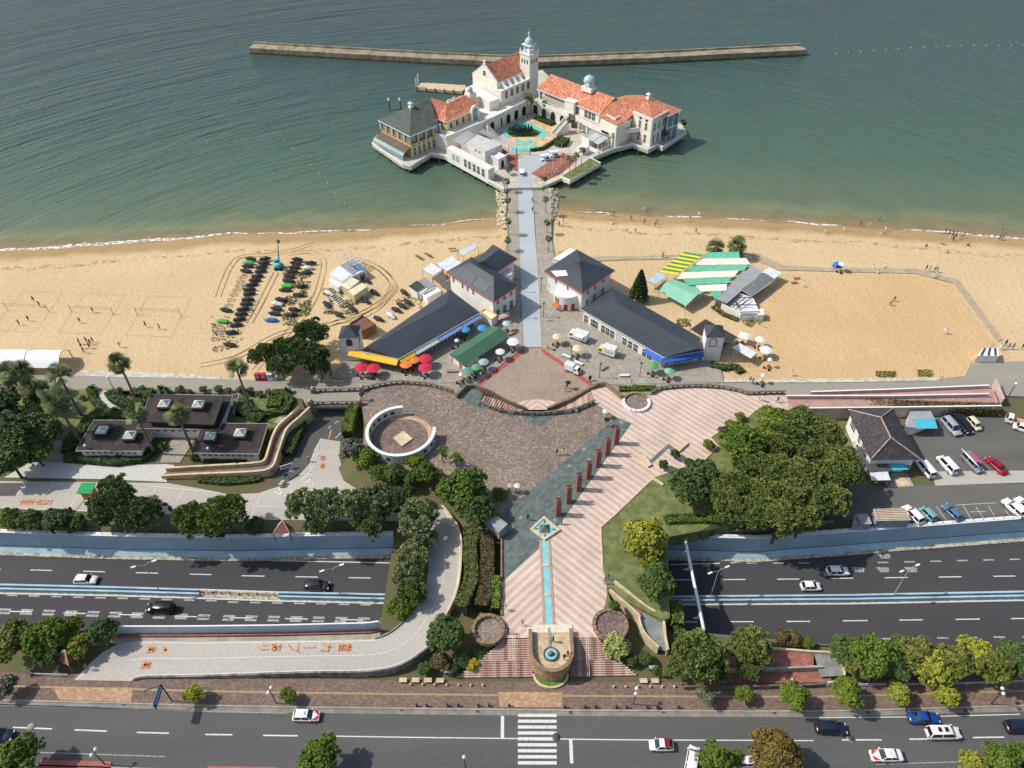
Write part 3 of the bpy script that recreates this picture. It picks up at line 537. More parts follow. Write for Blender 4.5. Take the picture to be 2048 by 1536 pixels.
for side,lab in(('l','broad pink tiled steps left of the round bastion'),('r','broad pink tiled steps right of the round bastion')):
 t=thing('staircase',lab,'staircase',(xl0 if side=='l' else xr0,yT,0))
 for i in range(NS):
  f=i/(NS-1);y0=yT+(yB-yT)*i/NS;y1=yT+(yB-yT)*(i+1)/NS;z=DK-(i+1)*(DK-.13)/(NS+1)
  xa,xb=(xl0+(xl1-xl0)*(f**1.15),bx0+.3)if side=='l' else(bx1-.3,xr0+(xr1-xr0)*(f**1.15))
  k=MB();k.box(((xa+xb)/2,(y0+y1)/2,z/2-.03),(xb-xa,y0-y1,z));st=k.build('step',tread,t)
  MB().box(((xa+xb)/2,y1-.012,z-.055),(xb-xa-.02,.024,.09)).build('nosing',riser,st)
 hx=Q('p',863,1040,DK).x if side=='l' else Q('p',1415,1040,DK).x
 h_=thing('handrail','twin tube handrail up the steps '+('left' if side=='l' else 'right')+' of the bastion','handrail',(hx,yB,.13))
 steel=mat('pale_steel',S(214,206,192),.35,.05,metal=.4)
 for dx in(-.16,.16):MB().tube([(hx+dx,yT+.6,DK+.85),(hx+dx,yT,DK+.85),(hx+dx,yB,1.),(hx+dx,yB-.5,1.)],.028,6).build('rail',steel,h_)
 for i in range(6):
  f=i/5;y=yT+(yB-yT)*f;z=DK+(.13-DK)*f
  MB().bar((hx-.16,y,z+.85),(hx+.16,y,z+.85),.04).build('cross_bar',steel,h_);MB().tube([(hx,y,z-.1),(hx,y,z+.85)],.03,6).build('post',steel,h_)
k=MB();k.box((xl1+3.3,(yT+yB)/2,.5),(.1,.1,.1))
bc=Q('p',1143,1175,DK);br=(bx1-bx0)/2;bcx=(bx0+bx1)/2;yb0=Q('p',1140,1000,DK).y;ycent=Q('p',1143,1150,DK).y
U=[Vector((bx0,yb0,0))]+[Vector((bcx+br*math.cos(a),ycent-.3+1.02*br*math.sin(a),0))for a in[math.pi+math.pi*i/20 for i in range(21)]]+[Vector((bx1,yb0,0))]
bst=mat('bastion_stone',S(186,160,124),.85,.18,1.2,.25,col2=S(150,124,96),coord='World');tile_mat('bastion_paving',[(3,S(216,190,152)),(2,S(204,176,138)),(2,S(224,202,168))],.7,.5,0,dirt=.15)
t=thing('bastion','round fronted stone bastion at the head of the steps','bastion',(bcx,ycent,0))
MB().prism(U,-.02,DK+.05).build('body',[bst],t);k=MB();k.face([Vector((p.x,p.y,DK+.06))for p in U]);o=k.build('floor',MT['bastion_paving'],t);
if o.data.polygons[0].normal.z<0:o.data.flip_normals()
for i in range(len(U)-1):
 a,b=U[i],U[i+1];MB().wall([a+Vector((0,0,DK)),b+Vector((0,0,DK))],.95,.42).build('parapet_block',bst,t)
MB().wall([p+Vector((0,0,DK+.95))for p in U],.12,.56).build('coping',brownst,t)
y_=Q('p',1140,965,DK).y;x0_,x1_=Q('p',965,965,DK).x,Q('p',1307,965,DK).x
for i in range(8):MB().box((x0_+(x1_-x0_)*(i+.5)/8,(y_+yb0)/2+.1,DK+.06),((x1_-x0_)/8-.02,y_-yb0+.6,.14)).build('slab',mat('white_stone',S(232,222,200),.7,.06,1.,coord='World'),t)
k=MB();k.tube([(bcx-1.3,ycent-br*.96-.35,1.55),(bcx,ycent-br-.42,1.55),(bcx+1.3,ycent-br*.96-.35,1.55)],.06,5);k.build('lettering_band',brownst,t)
f_=thing('ball_fountain','round turquoise basin with a stone ball on the bastion','fountain',(bc.x,bc.y,DK+.05));water=mat('pool_water',S(150,214,216),.08,.1,.6,.15,spec=.6,col2=S(130,204,208));rim=mat('basin_rim',S(92,96,90),.6,.15,2.)
MB().lathe([(1.18,0),(1.18,.35),(.98,.35),(.98,.2)],bc+Vector((0,0,.06)),28).build('rim',rim,f_)
MB().lathe([(0,.25),(.99,.25)],bc+Vector((0,0,.06)),28).build('water',water,f_)
MB().lathe([(.0,.98)]+[(.36*math.sin(i*math.pi/8),.62+.36*math.cos(i*math.pi/8))for i in range(1,9)],bc+Vector((0,0,.06)),16).build('ball',brownst,f_)
MB().lathe([(.5,.2),(.5,.33),(0,.34)],bc+Vector((0,0,.06)),16).build('pedestal',rim,f_)
pc=Q('p',1145,1350,.15);cres=[Vector((pc.x+4.9*math.cos(a)*.55,pc.y+.55+2.2*math.sin(a),0))for a in[math.pi+math.pi*i/14 for i in range(15)]]
t=thing('pond','crescent green pond at the foot of the bastion','pond',(pc.x,pc.y,.13))
MB().wall([p+Vector((0,0,.1))for p in cres],.4,.28).build('rim',cream,t);k=MB();k.face([p+Vector((0,0,.3))for p in cres]);o=k.build('water',mat('green_water',S(104,136,64),.1,.2,1.),t)
t=thing('canal','narrow turquoise water channel down the middle of the plaza','channel',Q('p',1112,600,DK))
c0,c1=Q('p',1097,305,DK),Q('p',1130,968,DK);w2=.55
MB().box(((c0.x+c1.x)/2,(c0.y+c1.y)/2,DK+.02),(2*w2+.0,c0.y-c1.y,.05)).build('water',water,t)
for s_ in(-1,1):MB().box(((c0.x+c1.x)/2+s_*(w2+.22),(c0.y+c1.y)/2,DK+.04),(.44,c0.y-c1.y,.12)).build('edging',mat('canal_edge',S(190,160,140),.8,.1,1.),t)
for y in(495,722):p=Q('p',1110,y,DK);MB().box((c0.x,p.y,DK+.1),(1.1,.45,.16)).build('cascade_stone',cream,t)
MB().box((c1.x,Q('p',1135,1045,DK).y,DK+.14),(.42,Q('p',1135,970,DK).y-Q('p',1135,1118,DK).y,.05)).build('drain_grate',MT['manhole_grey'],t)
pp=[Q('p',x,y,DK)for x,y in((985,228),(1093,130),(1215,235),(1097,312))]
t=thing('pyramid_pool','diamond shaped turquoise pool with a dark stone pyramid','fountain',Q('p',1095,225,DK));cc=sum(pp,Vector())/4
ins=lambda f:[cc+(p-cc)*f for p in pp]
for i in range(4):
 a,b=ins(1.0),ins(.78);k=MB();k.prism([a[i],a[(i+1)%4],b[(i+1)%4],b[i]],DK,DK+.45);k.build('rim_slab',cream,t)
MB().prism(ins(.785),DK,DK+.3).build('water',water,t)
q=ins(.36);k=MB();zz=DK+.3;k.add([(p.x,p.y,zz)for p in rect(cc,1.9,1.9,0)]+[(cc.x,cc.y,zz+.9)],[(0,1,4),(1,2,4),(2,3,4),(3,0,4)]);k.build('pyramid',mat('dark_stone',S(112,112,100),.6,.2,1.5),t)
for i in range(4):d=(pp[i]-cc).normalized();MB().bar(cc+d*1.2+Vector((0,0,.33)),cc+d*2.0+Vector((0,0,.33)),.22,.12).build('spout',MT['dark_stone'],t)
redst=mat('red_stone',S(150,100,90),.8,.14,1.2,.15)
names=['farthest red stone pylon of the diagonal row, next to the round planter','second red stone pylon from the far end of the diagonal row','third red stone pylon from the far end of the diagonal row','middle red stone pylon of the diagonal row of seven','third red stone pylon from the near end of the diagonal row','second red stone pylon from the near end of the diagonal row','nearest red stone pylon of the diagonal row, close to the pyramid pool']
p0,p6=Q('k',1287,752,DK),Q('k',697,1484,DK)
proto=None
for i in range(7):
 p=p0.lerp(p6,i/6)
 if proto is None:
  proto=thing('pylon',names[0],'pylon',(0,0,0),0,'red stone pylons in a diagonal row');W=.92
  for z0,z1,ww in((0,1.0,W),(1.12,3.5,W),(3.62,4.4,W)):MB().box((0,0,(z0+z1)/2),(ww,ww,z1-z0)).build('shaft_block',redst,proto,False)
  for z0 in(1.0,3.5):MB().box((0,0,z0+.06),(W-.2,W-.2,.118)).build('groove',mat('groove_dark',S(84,54,48),.9,.1),proto,False)
  for a,b in((-1,-1),(1,-1),(1,1),(-1,1)):MB().box((a*W*.36,b*W*.36,4.6),(W*.28,W*.28,.4)).build('merlon',redst,proto,False)
  MB().box((0,0,4.44),(W*.36,W*.36,.08)).build('cap_hollow',MT['groove_dark'],proto,False)
  kids(proto);proto.location=p;proto.rotation_euler=(0,0,math.radians(10))
 else:dup(proto,p,math.radians(10),names[i])
rc=Q('j',621,615,DK+2.3);rr=6.75
t=thing('ring_wall','open white topped ring wall with square windows on the stone plaza','wall',(rc.x,rc.y,DK));wallm=mat('ring_plaster',S(214,212,202),.8,.08,.6,.05,coord='World')
arc=[Vector((rc.x+rr*math.cos(a),rc.y+rr*math.sin(a),DK))for a in[math.radians(92+274*i/60)for i in range(61)]]
MB().wall(arc,2.2,.5).build('wall',wallm,t);MB().wall([p+Vector((0,0,2.2))for p in arc],.14,.66).build('coping',white,t)
frame_d=mat('window_frame_dark',S(62,54,50),.7,.1);glassd=mat('dark_glass',S(70,84,92),.12,.1,1.,spec=.6)
def ringwin(c,r,ang,z,w,h,par,gl):
 d=Vector((math.cos(ang),math.sin(ang),0));s_=Vector((-d.y,d.x,0));p=Vector((c.x,c.y,z))+d*r
 f=MB().box(p,(.06,w,h),ang).build('window',frame_d,par);MB().box(p+d*(.035 if gl>0 else-.035),(.03,w-.22,h-.22),ang).build('pane',MT['dark_glass']if R.random()<.6 else white,f)
for a in(237,254,268,283,318,335,350):ringwin(rc,rr+.26,math.radians(a),DK+1.1,.85,.85,t,1)
for a in(112,126,140,155,170,188):ringwin(rc,rr-.26,math.radians(a),DK+1.1,.85,.85,t,-1)
pathm=mat('ring_path',S(196,168,130),.85,.12,.8,coord='World');tile_mat('ring_floor',[(3,S(140,120,112)),(3,S(124,106,100)),(2,S(154,134,122))],.4,.4,.2)
k=MB();k.lathe([(5.3,.03),(6.4,.03)],(rc.x,rc.y,DK),48,a0=math.radians(-30),a1=math.radians(120));struct(k.build('ring_path',pathm))
k=MB();k.lathe([(0,.024),(5.3,.024)],(rc.x,rc.y,DK),48);struct(k.build('ring_floor',MT['ring_floor']))
q4=[Q('j',x,y,DK+.35)for x,y in((545,690),(650,620),(745,700),(635,776))]
tag(MB().prism(q4,DK,DK+.35).build('stone_platform',cream),'low square stone platform inside the ring wall','platform')
def planter(c,r,h,label,m1,m2,fl):
 t=thing('round_planter',label,'planter',c);n_=18
 for i in range(n_):
  a0,a1=2*math.pi*i/n_+.02,2*math.pi*(i+1)/n_-.02
  P4=[Vector((c.x+q*math.cos(a),c.y+q*math.sin(a),0))for q,a in((r-.55,a0),(r,a0),(r,a1),(r-.55,a1))]
  MB().prism(P4,c.z,c.z+h).build('rim_stone',m2 if m2 and math.sin((a0+a1)/2)<.2 else m1,t)
 MB().lathe([(0,.1),(r-.5,.1)],c,36).build('floor',fl,t)
planter(Q('p',668,975,DK+.7)-Vector((0,0,.7)),2.75,.75,'round paved planter with a brown stone rim left of the steps',brownst,None,MT['stone_fan_paving'])
planter(Q('p',1595,945,DK+.3)-Vector((0,0,.3)),2.95,.45,'round cobbled circle with a brown rim right of the steps',brownst,None,MT['ring_floor'])
planter(Q('k',1500,320,DK+.5)-Vector((0,0,.5)),3.0,.55,'round paved planter with a white front rim by the far balustrade',brownst,white,MT['stone_fan_paving'])
bal=mat('balustrade_stone',S(118,112,98),.85,.2,1.2,.2,coord='World')
def balustrade(pts,label,bay=2.5,m=bal,h=1.0,ring=True):
 t=thing('balustrade',label,'balustrade',pts[0]);L=[0]
 for a,b in zip(pts,pts[1:]):L.append(L[-1]+(b-a).length)
 def at_(s):
  for i in range(len(pts)-1):
   if s<=L[i+1]+1e-6:return pts[i].lerp(pts[i+1],(s-L[i])/max(1e-6,L[i+1]-L[i])),(pts[i+1]-pts[i]).normalized()
  return pts[-1],(pts[-1]-pts[-2]).normalized()
 MB().wall(pts,.28,.34).build('base_rail',m,t);MB().wall([p+Vector((0,0,h-.14))for p in pts],.14,.34).build('top_rail',m,t)
 n_=max(1,round(L[-1]/bay))
 for i in range(n_):
  p,d=at_((i+.5)*L[-1]/n_);an=math.atan2(d.y,d.x)
  if ring:
   for s_ in(-1,1):MB().box(p+d*(s_*.62)+Vector((0,0,h/2)),(.26,.26,h-.3),an).build('post',m,t)
   rg=[p+d*(.44*math.cos(b))+Vector((0,0,h/2+.04+.27*math.sin(b)))for b in[2*math.pi*j/12 for j in range(13)]]
   MB().tube(rg,.07,5,cap=False).build('oval',m,t)
  else:MB().box(p+Vector((0,0,h/2)),(.3,.26,h-.3),an).build('post',m,t)
B3=lambda pts:[Q('N',x,y,DK)for x,y in pts]
balustrade(B3([(731,780),(755,774),(778,770),(805,768),(832,770),(860,773),(887,780),(910,788)]),'curved stone balustrade with oval openings above the red parasols')
balustrade(B3([(958,806),(980,818),(1003,826),(1039,830),(1076,831),(1107,829),(1148,824),(1167,816),(1190,806)]),'bow shaped stone balustrade above the fan steps')
balustrade(B3([(1300,790),(1319,780),(1359,776),(1390,775),(1417,776),(1444,778),(1476,784),(1495,790),(1570,788)]),'wavy stone balustrade right of the round planter')
def parapet(px,label,zs,h=1.0,m=brownst):
 P3=[Q('N',x,y,z)for(x,y),z in zip(px,zs)];k=MB();k.wall([Vector((p.x,p.y,-.02))for p in P3],[p.z+.02 for p in P3],.4);o=tag(k.build('stair_parapet',m),label,'parapet')
 k=MB();k.wall([p+Vector((0,0,.0))for p in P3],.1,.55);c=k.build('coping',bal,o)
parapet([(912,790),(932,770),(949,769),(980,782),(1010,800),(1052,816)],'brown stone stair parapet left of the fan steps',[4,4,4,3.4,2.,1.])
parapet([(1094,816),(1140,797),(1197,766),(1212,766),(1244,791)],'brown stone stair parapet right of the fan steps',[1.0,2.4,4,4,4])
for side,(A0,B0,A1,B1)in(('left',((968,790),(961,805),(1046,816),(1036,826))),('right',((1180,780),(1190,803),(1102,814),(1112,825)))):
 t=thing('staircase',f'pink steps down to the beach on the {side} of the fan','staircase',Q('N',*A0,0));a0,b0,a1,b1=Q('N',*A0,DK),Q('N',*B0,DK),Q('N',*A1,.15),Q('N',*B1,.15)
 for i in range(15):
  f0,f1=i/15,(i+1)/15;z=DK-(i+1)*(DK-.15)/16
  MB().prism([a0.lerp(a1,f0),b0.lerp(b1,f0),b0.lerp(b1,f1),a0.lerp(a1,f1)],.0,z).build('step',tread,t)
fc=Q('N',1072,806,.2)
t=thing('fan_steps','fan shaped pink steps under the bow balustrade','staircase',fc)
for i,r_ in enumerate((6.2,4.6,3.0)):
 k=MB();k.prism([Vector((fc.x+r_*math.cos(a),fc.y-2.4+.55*r_*math.sin(a),0))for a in[math.pi*j/16 for j in range(17)]],.0,.17+.12*(i+1));k.build('step',MT['pink_chevron_tile'],t)
for k_,x,y,w_,m_,lab in(('k',210,425,1.3,mat('lilac_banner',S(178,172,206),.7,.1,3.),'pale lilac banner on the bow balustrade left part'),('k',785,410,1.9,MT['lilac_banner'],'pale lilac banner on the bow balustrade right part'),('k',440,448,.7,mat('blue_sign',S(44,86,150),.6,.1,2.),'small blue sign on the bow balustrade centre'),('j',1428,345,.6,MT['blue_sign'],'small blue sign by the left beach steps'),('j',1985,447,.5,MT['blue_sign'],'small blue notice on the bow balustrade beside the fan')):
 p=Q(k_,x,y,DK+.6)-Vector((0,.45,0));o=MB().box(p,(w_,.06,.7)).build('banner' if 'banner' in lab else 'notice_sign',m_);tag(o,lab,'banner' if 'banner' in lab else 'sign')
 MB().box(p+Vector((0,-.035,.05)),(w_*.7,.01,.12)).build('print_band',white if 'sign' in lab else MT['blue_sign'],o)
br_m=mat('beige_plaster',S(214,186,148),.85,.12,.7,.05,coord='World')
t=thing('footbridge','short footbridge with oval balustrades over the service road','bridge',Q('N',670,800,DK))
fb=[Q('N',x,y,DK)for x,y in((600,783),(728,782),(722,812),(612,812))];MB().prism(fb,DK-.7,DK+.004).build('deck',MT['promenade_concrete'],t)
for px in(((627,785),(725,782)),((622,810),(720,809))):
 a,b=Q('N',*px[0],DK),Q('N',*px[1],DK)
 MB().wall([a,b],.25,.3).build('base_rail',bal,t);MB().wall([a+Vector((0,0,.85)),b+Vector((0,0,.85))],.14,.34).build('top_rail',bal,t)
 for i in range(3):
  p=a.lerp(b,(i+.7)/3.4);MB().tube([p+Vector((.45*math.cos(s_),0,.55+.28*math.sin(s_)))for s_ in[math.pi*j/6 for j in range(13)]],.07,5,cap=False).build('oval',bal,t)
  for dx in(-.65,.65):MB().box(p+Vector((dx,0,.55)),(.24,.24,.62)).build('post',bal,t)
 for p in(a,b):pl=MB().box(p+Vector((0,0,-.5)),(.9,.9,3.6)).build('pillar',brownst,t);MB().lathe([(0,1.75),(.22,1.62),(.28,1.45),(.2,1.3),(.4,1.28)],p,10).build('finial',cream,pl)
for x in(614,712):MB().box(Q('N',x,800,1.1),(1.2,2.6,2.4)).build('abutment',conc_d,t)
t=thing('access_ramp','beige walled ramp curving down from the footbridge past the flat roofed pavilions','ramp',Q('N',330,945,0))
Lp=NZ([(599,812,3.9),(577,832,3.5),(556,851,3.1),(544.5,873,2.8),(536,900,2.4),(528,920,2.1),(510,925,2.0),(470,928,1.8),(400,932,1.4),(331,936,1.)])
Rp=NZ([(619,814,3.9),(598,834,3.5),(573,857,3.1),(561,888,2.8),(553,912,2.4),(546,930,2.1),(528,940,2.0),(480,944,1.8),(400,947,1.4),(322,951,1.)])
k=MB();dwn=Vector((0,0,-.95));k.strip([p+dwn for p in Lp],[p+dwn for p in Rp]);o=k.build('floor',mat('ramp_brown',S(132,116,104),.9,.15,1.,coord='World'),t)
for Ls in(Lp,Rp):
 Ls=smooth(Ls,3);k=MB();k.wall([Vector((p.x,p.y,-.02))for p in Ls],[p.z for p in Ls],.3);k.build('parapet',br_m,t);k=MB();k.wall(Ls,.08,.42);k.build('coping',cream,t)
t=thing('access_ramp','long pink brick double ramp with white capped walls along the promenade','ramp',Q('N',1985,800,0));pinkw=mat('pink_wall',S(206,182,174),.85,.08,.6,coord='World')
S1,S2=NZ([(1573,797,3),(1780,797,2.2),(1975,793,1.5)]),NZ([(1579,822,3),(1780,820,2.2),(2000,817,1.5)])
N1,N2=NZ([(1620,789,.25),(1780,784,.8),(1975,776,1.45)]),NZ([(1620,797,.25),(1780,792,.8),(1962,789,1.45)])
for A_,B_ in((S1,S2),(N1,N2)):k=MB();k.strip(A_,B_);o=k.build('floor',MT['red_brick_paving']if 0 else mat('pink_brick',S(190,152,140),.9,.12,.6,coord='World'),t)
MB().prism([Q('N',x,y,1.47)for x,y in((1962,776),(1985,774),(2002,817),(1975,817))],0,1.47).build('landing',MT['pink_brick'],t)
for Ls in(S1,S2,N1):k=MB();k.wall([Vector((p.x,p.y,-.02))for p in Ls],[p.z+.85 for p in Ls],.25);k.build('wall',pinkw,t);k=MB();k.wall([p+Vector((0,0,.83))for p in Ls],.08,.36);k.build('coping',white,t)
k=MB();e0,e1=Q('N',1984,772,0),Q('N',2000,812,0);k.wall([e0,e1],2.3,.25);k.build('wall',pinkw,t)
for k_,pts,lab in(('k',((1520,870),(1580,870),(1660,965),(1620,985)),'cream stone bench block left of the two clipped shrubs'),('k',((1920,800),(2020,730),(2030,750),(1940,830)),'cream stone bench block right of the two clipped shrubs')):
 P4=[Q(k_,x,y,DK+.5)for x,y in pts];o=MB().prism(P4,DK,DK+.5).build('stone_bench',cream);tag(o,lab,'bench')
sheet('slate_strip',MT['slate_paving'],((1299,921),(1337,887),(1350,897),(1342,902),(1337,897),(1303,928)),L2)
k=MB();p=[Q('k',x,y,DK+.3)for x,y in((1540,985),(1670,1090),(1780,1165),(1770,1180),(1655,1105),(1530,1000))];tag(MB().prism(p,DK,DK+.3).build('stone_kerb',cream),'cream stone kerb bordering the lawn under the broadleaf tree','kerb')
t=thing('garden_ramp','red brick ramp with cream walls winding down right of the plaza','ramp',Q('p',1700,750,0))
A_=[Q('p',x,y,z)for x,y,z in((1625,628,3),(1865,820,2.4),(1985,900,2.1),(2010,1050,1.7),(2030,1150,1.5))]
B_=[Q('p',x,y,z)for x,y,z in((1590,695,3),(1800,875,2.4),(1810,910,2.1),(1850,1020,1.7),(1960,1130,1.5))]
k=MB();k.strip(A_[:2],B_[:2]);k.build('floor',MT['red_brick_paving'],t);k=MB();k.strip(A_[1:],B_[1:]);k.build('landing',mat('grey_slab',S(140,144,140),.85,.15,.8,coord='World'),t)
for Ls,lo in((A_,.0),(B_,0.)):Ls=smooth(Ls,4);k=MB();k.wall([Vector((p.x,p.y,.0))for p in Ls],[p.z+.75 for p in Ls],.32);k.build('parapet',cream if lo==0 else brownst,t)
t=thing('garden_ramp','lower red brick ramp with brown walls behind the street trees','ramp',Q('v',1600,600,0))
k=MB();k.face([Q('v',x,y,.9)for x,y in((1000,370),(1700,400),(1980,430),(1980,545),(1000,560))]);k.build('floor',MT['red_brick_paving'],t)
k=MB();k.face([Q('v',x,y,.35)for x,y in((780,590),(2040,575),(2150,590),(2150,700),(780,730))]);k.build('floor',MT['red_brick_paving'],t)
k=MB();k.face([Q('w',x,y,.92)for x,y in((0,420),(40,410),(140,420),(230,470),(290,560),(270,640),(60,650))]);k.build('landing',MT['grey_slab'],t)
for pts,h_,m_ in(([('v',1560,365),('v',1800,385),('w',0,400),('w',140,405),('w',240,460),('w',295,540),('w',300,620),('w',250,690),('w',140,700)],1.5,cream),([('v',1080,570),('v',1700,560),('w',80,545)],1.5,conc),([('v',720,740),('v',1400,735),('w',0,720),('w',140,705)],1.1,conc_d)):
 P3=[Q(a,x,y,h_)for a,x,y in pts];k=MB();k.wall([Vector((p.x,p.y,0))for p in P3],h_,.3);k.build('wall',m_,t)
for x,y in((1100,700),(1425,690),(1770,680)):
 p=Q('v',x,y,1.2);o=MB().box((p.x,p.y,.65),(.7,.6,1.3)).build('pillar',redst,t);MB().lathe([(0,.3),(.14,.22),(.16,.1),(.1,0)],(p.x,p.y,1.3),10).build('globe',white,o)
wfr=mat('window_white',S(236,234,226),.6,.05);pane_d=mat('pane_dark',S(66,76,82),.1,.1,.8,spec=.7);pane_t=mat('pane_teal',S(150,190,186),.12,.1,.8,spec=.6);arch_d=mat('arch_dark',S(46,44,44),.9,.1)
def archpoly(w,h,arch,n=8):
 if not arch:return[(-w/2,0),(w/2,0),(w/2,h),(-w/2,h)]
 r=w/2;return[(-r,0),(r,0)]+[(r*math.cos(math.pi*i/n),h-r+r*math.sin(math.pi*i/n))for i in range(n+1)]
def slab(pl,p,u,n,d0,d1):
 """polygon pl in (u,z) at p, extruded along n from d0 to d1"""
 mb=MB();z=Vector((0,0,1));a=[p+u*x+z*y+n*d0 for x,y in pl];b=[p+u*x+z*y+n*d1 for x,y in pl];k=len(pl)
 mb.add(a+b,[(i,(i+1)%k,k+(i+1)%k,k+i)for i in range(k)]+[tuple(range(k,2*k)),tuple(range(k))[::-1]]);return mb
def opening(par,p,u,n,w,h,arch=False,name='window',mf=None,mp=None,bars=True,fr=.14):
 mf,mp=mf or wfr,mp or pane_d
 f=slab(archpoly(w+2*fr,h+fr,arch),p-Vector((0,0,fr*.5)),u,n,-.02,.07)
 if bars and not arch:f.bar(p+n*.1+Vector((0,0,.05)),p+n*.1+Vector((0,0,h)),.07);f.bar(p-u*w/2+n*.1+Vector((0,0,h*.55)),p+u*w/2+n*.1+Vector((0,0,h*.55)),.07)
 f=f.build(name,mf,par);slab(archpoly(w,h,arch),p,u,n,.072,.085).build('pane',mp,f);return f
def along(par,a,b,fracs,z,w,h,arch=False,**kw):
 """windows at fractions fr of the wall a->b; wall seen from the right-hand side of a->b"""
 u=(b-a);u.z=0;u.normalize();n=Vector((u.y,-u.x,0))
 return[opening(par,Vector((*(a.lerp(b,f)).xy,z)),u,n,w,h,arch,**kw)for f in fracs]
def tile_roof_mat(name,c1,c2,c3,ang):
 m,n,l,b=nodes(name);b.inputs['Roughness'].default_value=.85;b.inputs['Specular IOR Level'].default_value=.2;g=n.new('ShaderNodeNewGeometry').outputs['Position']
 v=n.new('ShaderNodeVectorRotate');v.rotation_type='Z_AXIS';v.inputs['Angle'].default_value=ang;l.new(g,v.inputs['Vector']);s=n.new('ShaderNodeSeparateXYZ');l.new(v.outputs[0],s.inputs[0])
 x=mth(n,l,'DIVIDE',s.outputs[0],.42);y=mth(n,l,'DIVIDE',s.outputs[1],.42);cb=n.new('ShaderNodeCombineXYZ');l.new(mth(n,l,'FLOOR',x),cb.inputs[0]);l.new(mth(n,l,'FLOOR',y),cb.inputs[1]);wn=n.new('ShaderNodeTexWhiteNoise');l.new(cb.outputs[0],wn.inputs['Vector'])
 c=ramp(n,l,wn.outputs[0],[(0,c1),(.45,c2),(.8,c3)],'CONSTANT');c=mixc(n,l,1.,c,ramp(n,l,noisef(n,l,g,.5,5.),[(.3,(.82,)*3),(.7,(1.05,)*3)]),'MULTIPLY')
 l.new(c,b.inputs['Base Color']);h=mth(n,l,'ABSOLUTE',mth(n,l,'SINE',mth(n,l,'MULTIPLY',x,math.pi)));h=mth(n,l,'ADD',h,mth(n,l,'FRACT',y));bumpn(n,l,b,h,.6,.12);return m
rt=tile_roof_mat('red_roof_tile',S(224,148,114),S(210,126,94),S(238,176,144),math.radians(-45));slate_r=tile_roof_mat('grey_slate_roof',S(106,114,106),S(98,106,100),S(116,122,112),math.radians(-45))
crm=mat('cream_render',S(246,240,226),.85,.05,.5,.03,coord='World');yel=mat('yellow_render',S(232,212,158),.85,.06,.5,coord='World');wht=mat('white_render',S(242,240,234),.8,.04,.4,coord='World');copper=mat('pale_copper',S(176,210,212),.5,.08,1.5,spec=.4);deckm=mat('platform_concrete',S(206,198,182),.85,.12,.4,.05,coord='World')
glz=mat('glazing',S(120,150,156),.08,.15,.4,spec=.7)
PZ=1.2
plat=[(744.3,288.5),(804.5,330.4),(822.7,334.7),(862.5,308.9),(889.3,313.2),(1007.7,379.5),(1019,376),(1081.5,375.1),(1120,357.5),(1185.6,317.5),(1223.9,301.1),(1264.9,290.2),(1296.4,301.8),(1315.5,291.5),(1325,297),(1372.9,266.2),(1365,248),(1250,205),(1110,165),(1085,140),(1000,150),(930,190),(800,235),(748,275)]
pw=[Q('N',x,y,PZ)for x,y in plat];t=thing('marina_platform','concrete pier platform carrying the seaside wedding hall','platform',(5,240,SEA))
MB().prism(pw,.2,PZ).build('slab',deckm,t)
for i in range(len(pw)):
 a,b=pw[i],pw[(i+1)%len(pw)];n_=max(1,int((b-a).length/5))
 for j in range(n_):p=a.lerp(b,(j+.5)/n_)*.985+Vector((5,240,0))*.015;MB().tube([(p.x,p.y,-6),(p.x,p.y,.25)],.32,8).build('pile',conc_d,t)
for i in list(range(0,5))+[9,10,11,12,13,14]:a,b=pw[i],pw[i+1];MB().wall([a,b],.75,.22).build('parapet',wht,t)
def roof(par,faces,m,name='roof',eave=None,mf=None,th=.25):
 o=MB()
 for f in faces:o.face(f)
 o=o.build(name,m,par)
 for p in o.data.polygons:
  if p.normal.z<0:p.flip()
 if eave:
  k=MB()
  for a,b in zip(eave,eave[1:]):k.wall([a-Vector((0,0,th+.0)),b-Vector((0,0,th))],th-.02,.22)
  k.build('fascia',mf or wht,o)
 return o
def cupola(par,p,s,h,dome=None,name='cupola'):
 z=p.z;b_=MB().box((p.x,p.y,z+h*.18),(s,s,h*.36),math.radians(45)).build(name,wht,par)
 for a in range(4):q=Vector((math.cos(math.pi/4*(2*a)),math.sin(math.pi/4*(2*a)),0))*s*.42;MB().tube([(p.x+q.x,p.y+q.y,z+h*.36),(p.x+q.x,p.y+q.y,z+h*.75)],s*.08,6).build('post',wht,b_)
 if dome:MB().lathe([(s*.55,h*.75),(s*.58,h*.82),(s*.52,h*1.05),(s*.36,h*1.28),(s*.15,h*1.4),(.06,h*1.42),(.02,h*1.75)],(p.x,p.y,z),12).build('dome',dome,b_)
 else:k=MB();k.box((p.x,p.y,z+h*.79),(s*1.1,s*1.1,h*.08),math.radians(45));k.lathe([(s*.62,h*.83),(.02,h*1.15)],(p.x,p.y,z),4,sm=False);k.build('cap',wht,b_)
ZE=8.7
t=thing('seaside_restaurant','yellow restaurant wing with grey hipped roof over the water','building',Q('E',770,1270,PZ))
eL,eF,eR=Q('E',150,560,ZE),Q('E',745,865,ZE),Q('E',1225,668,ZE);ap,rg=Q('E',760,312,12.6),Q('E',1130,140,12.6)
axd=(eR-eF);axd.z=0;axd.normalize();eB=eL+axd*14
roof(t,[[eL,eF,ap],[eF,eR,rg,ap],[eL,ap,rg,eB]],slate_r,'grey_roof',[eB,eL,eF,eR])
inn=lambda p,q,d:p+(q-p).normalized()*d
cen=(eL+eR)/2
W1=[Vector((*(p+(cen-p).normalized()*.7).xy,0))for p in(eL,eF,eF+axd*13.5,eB)]
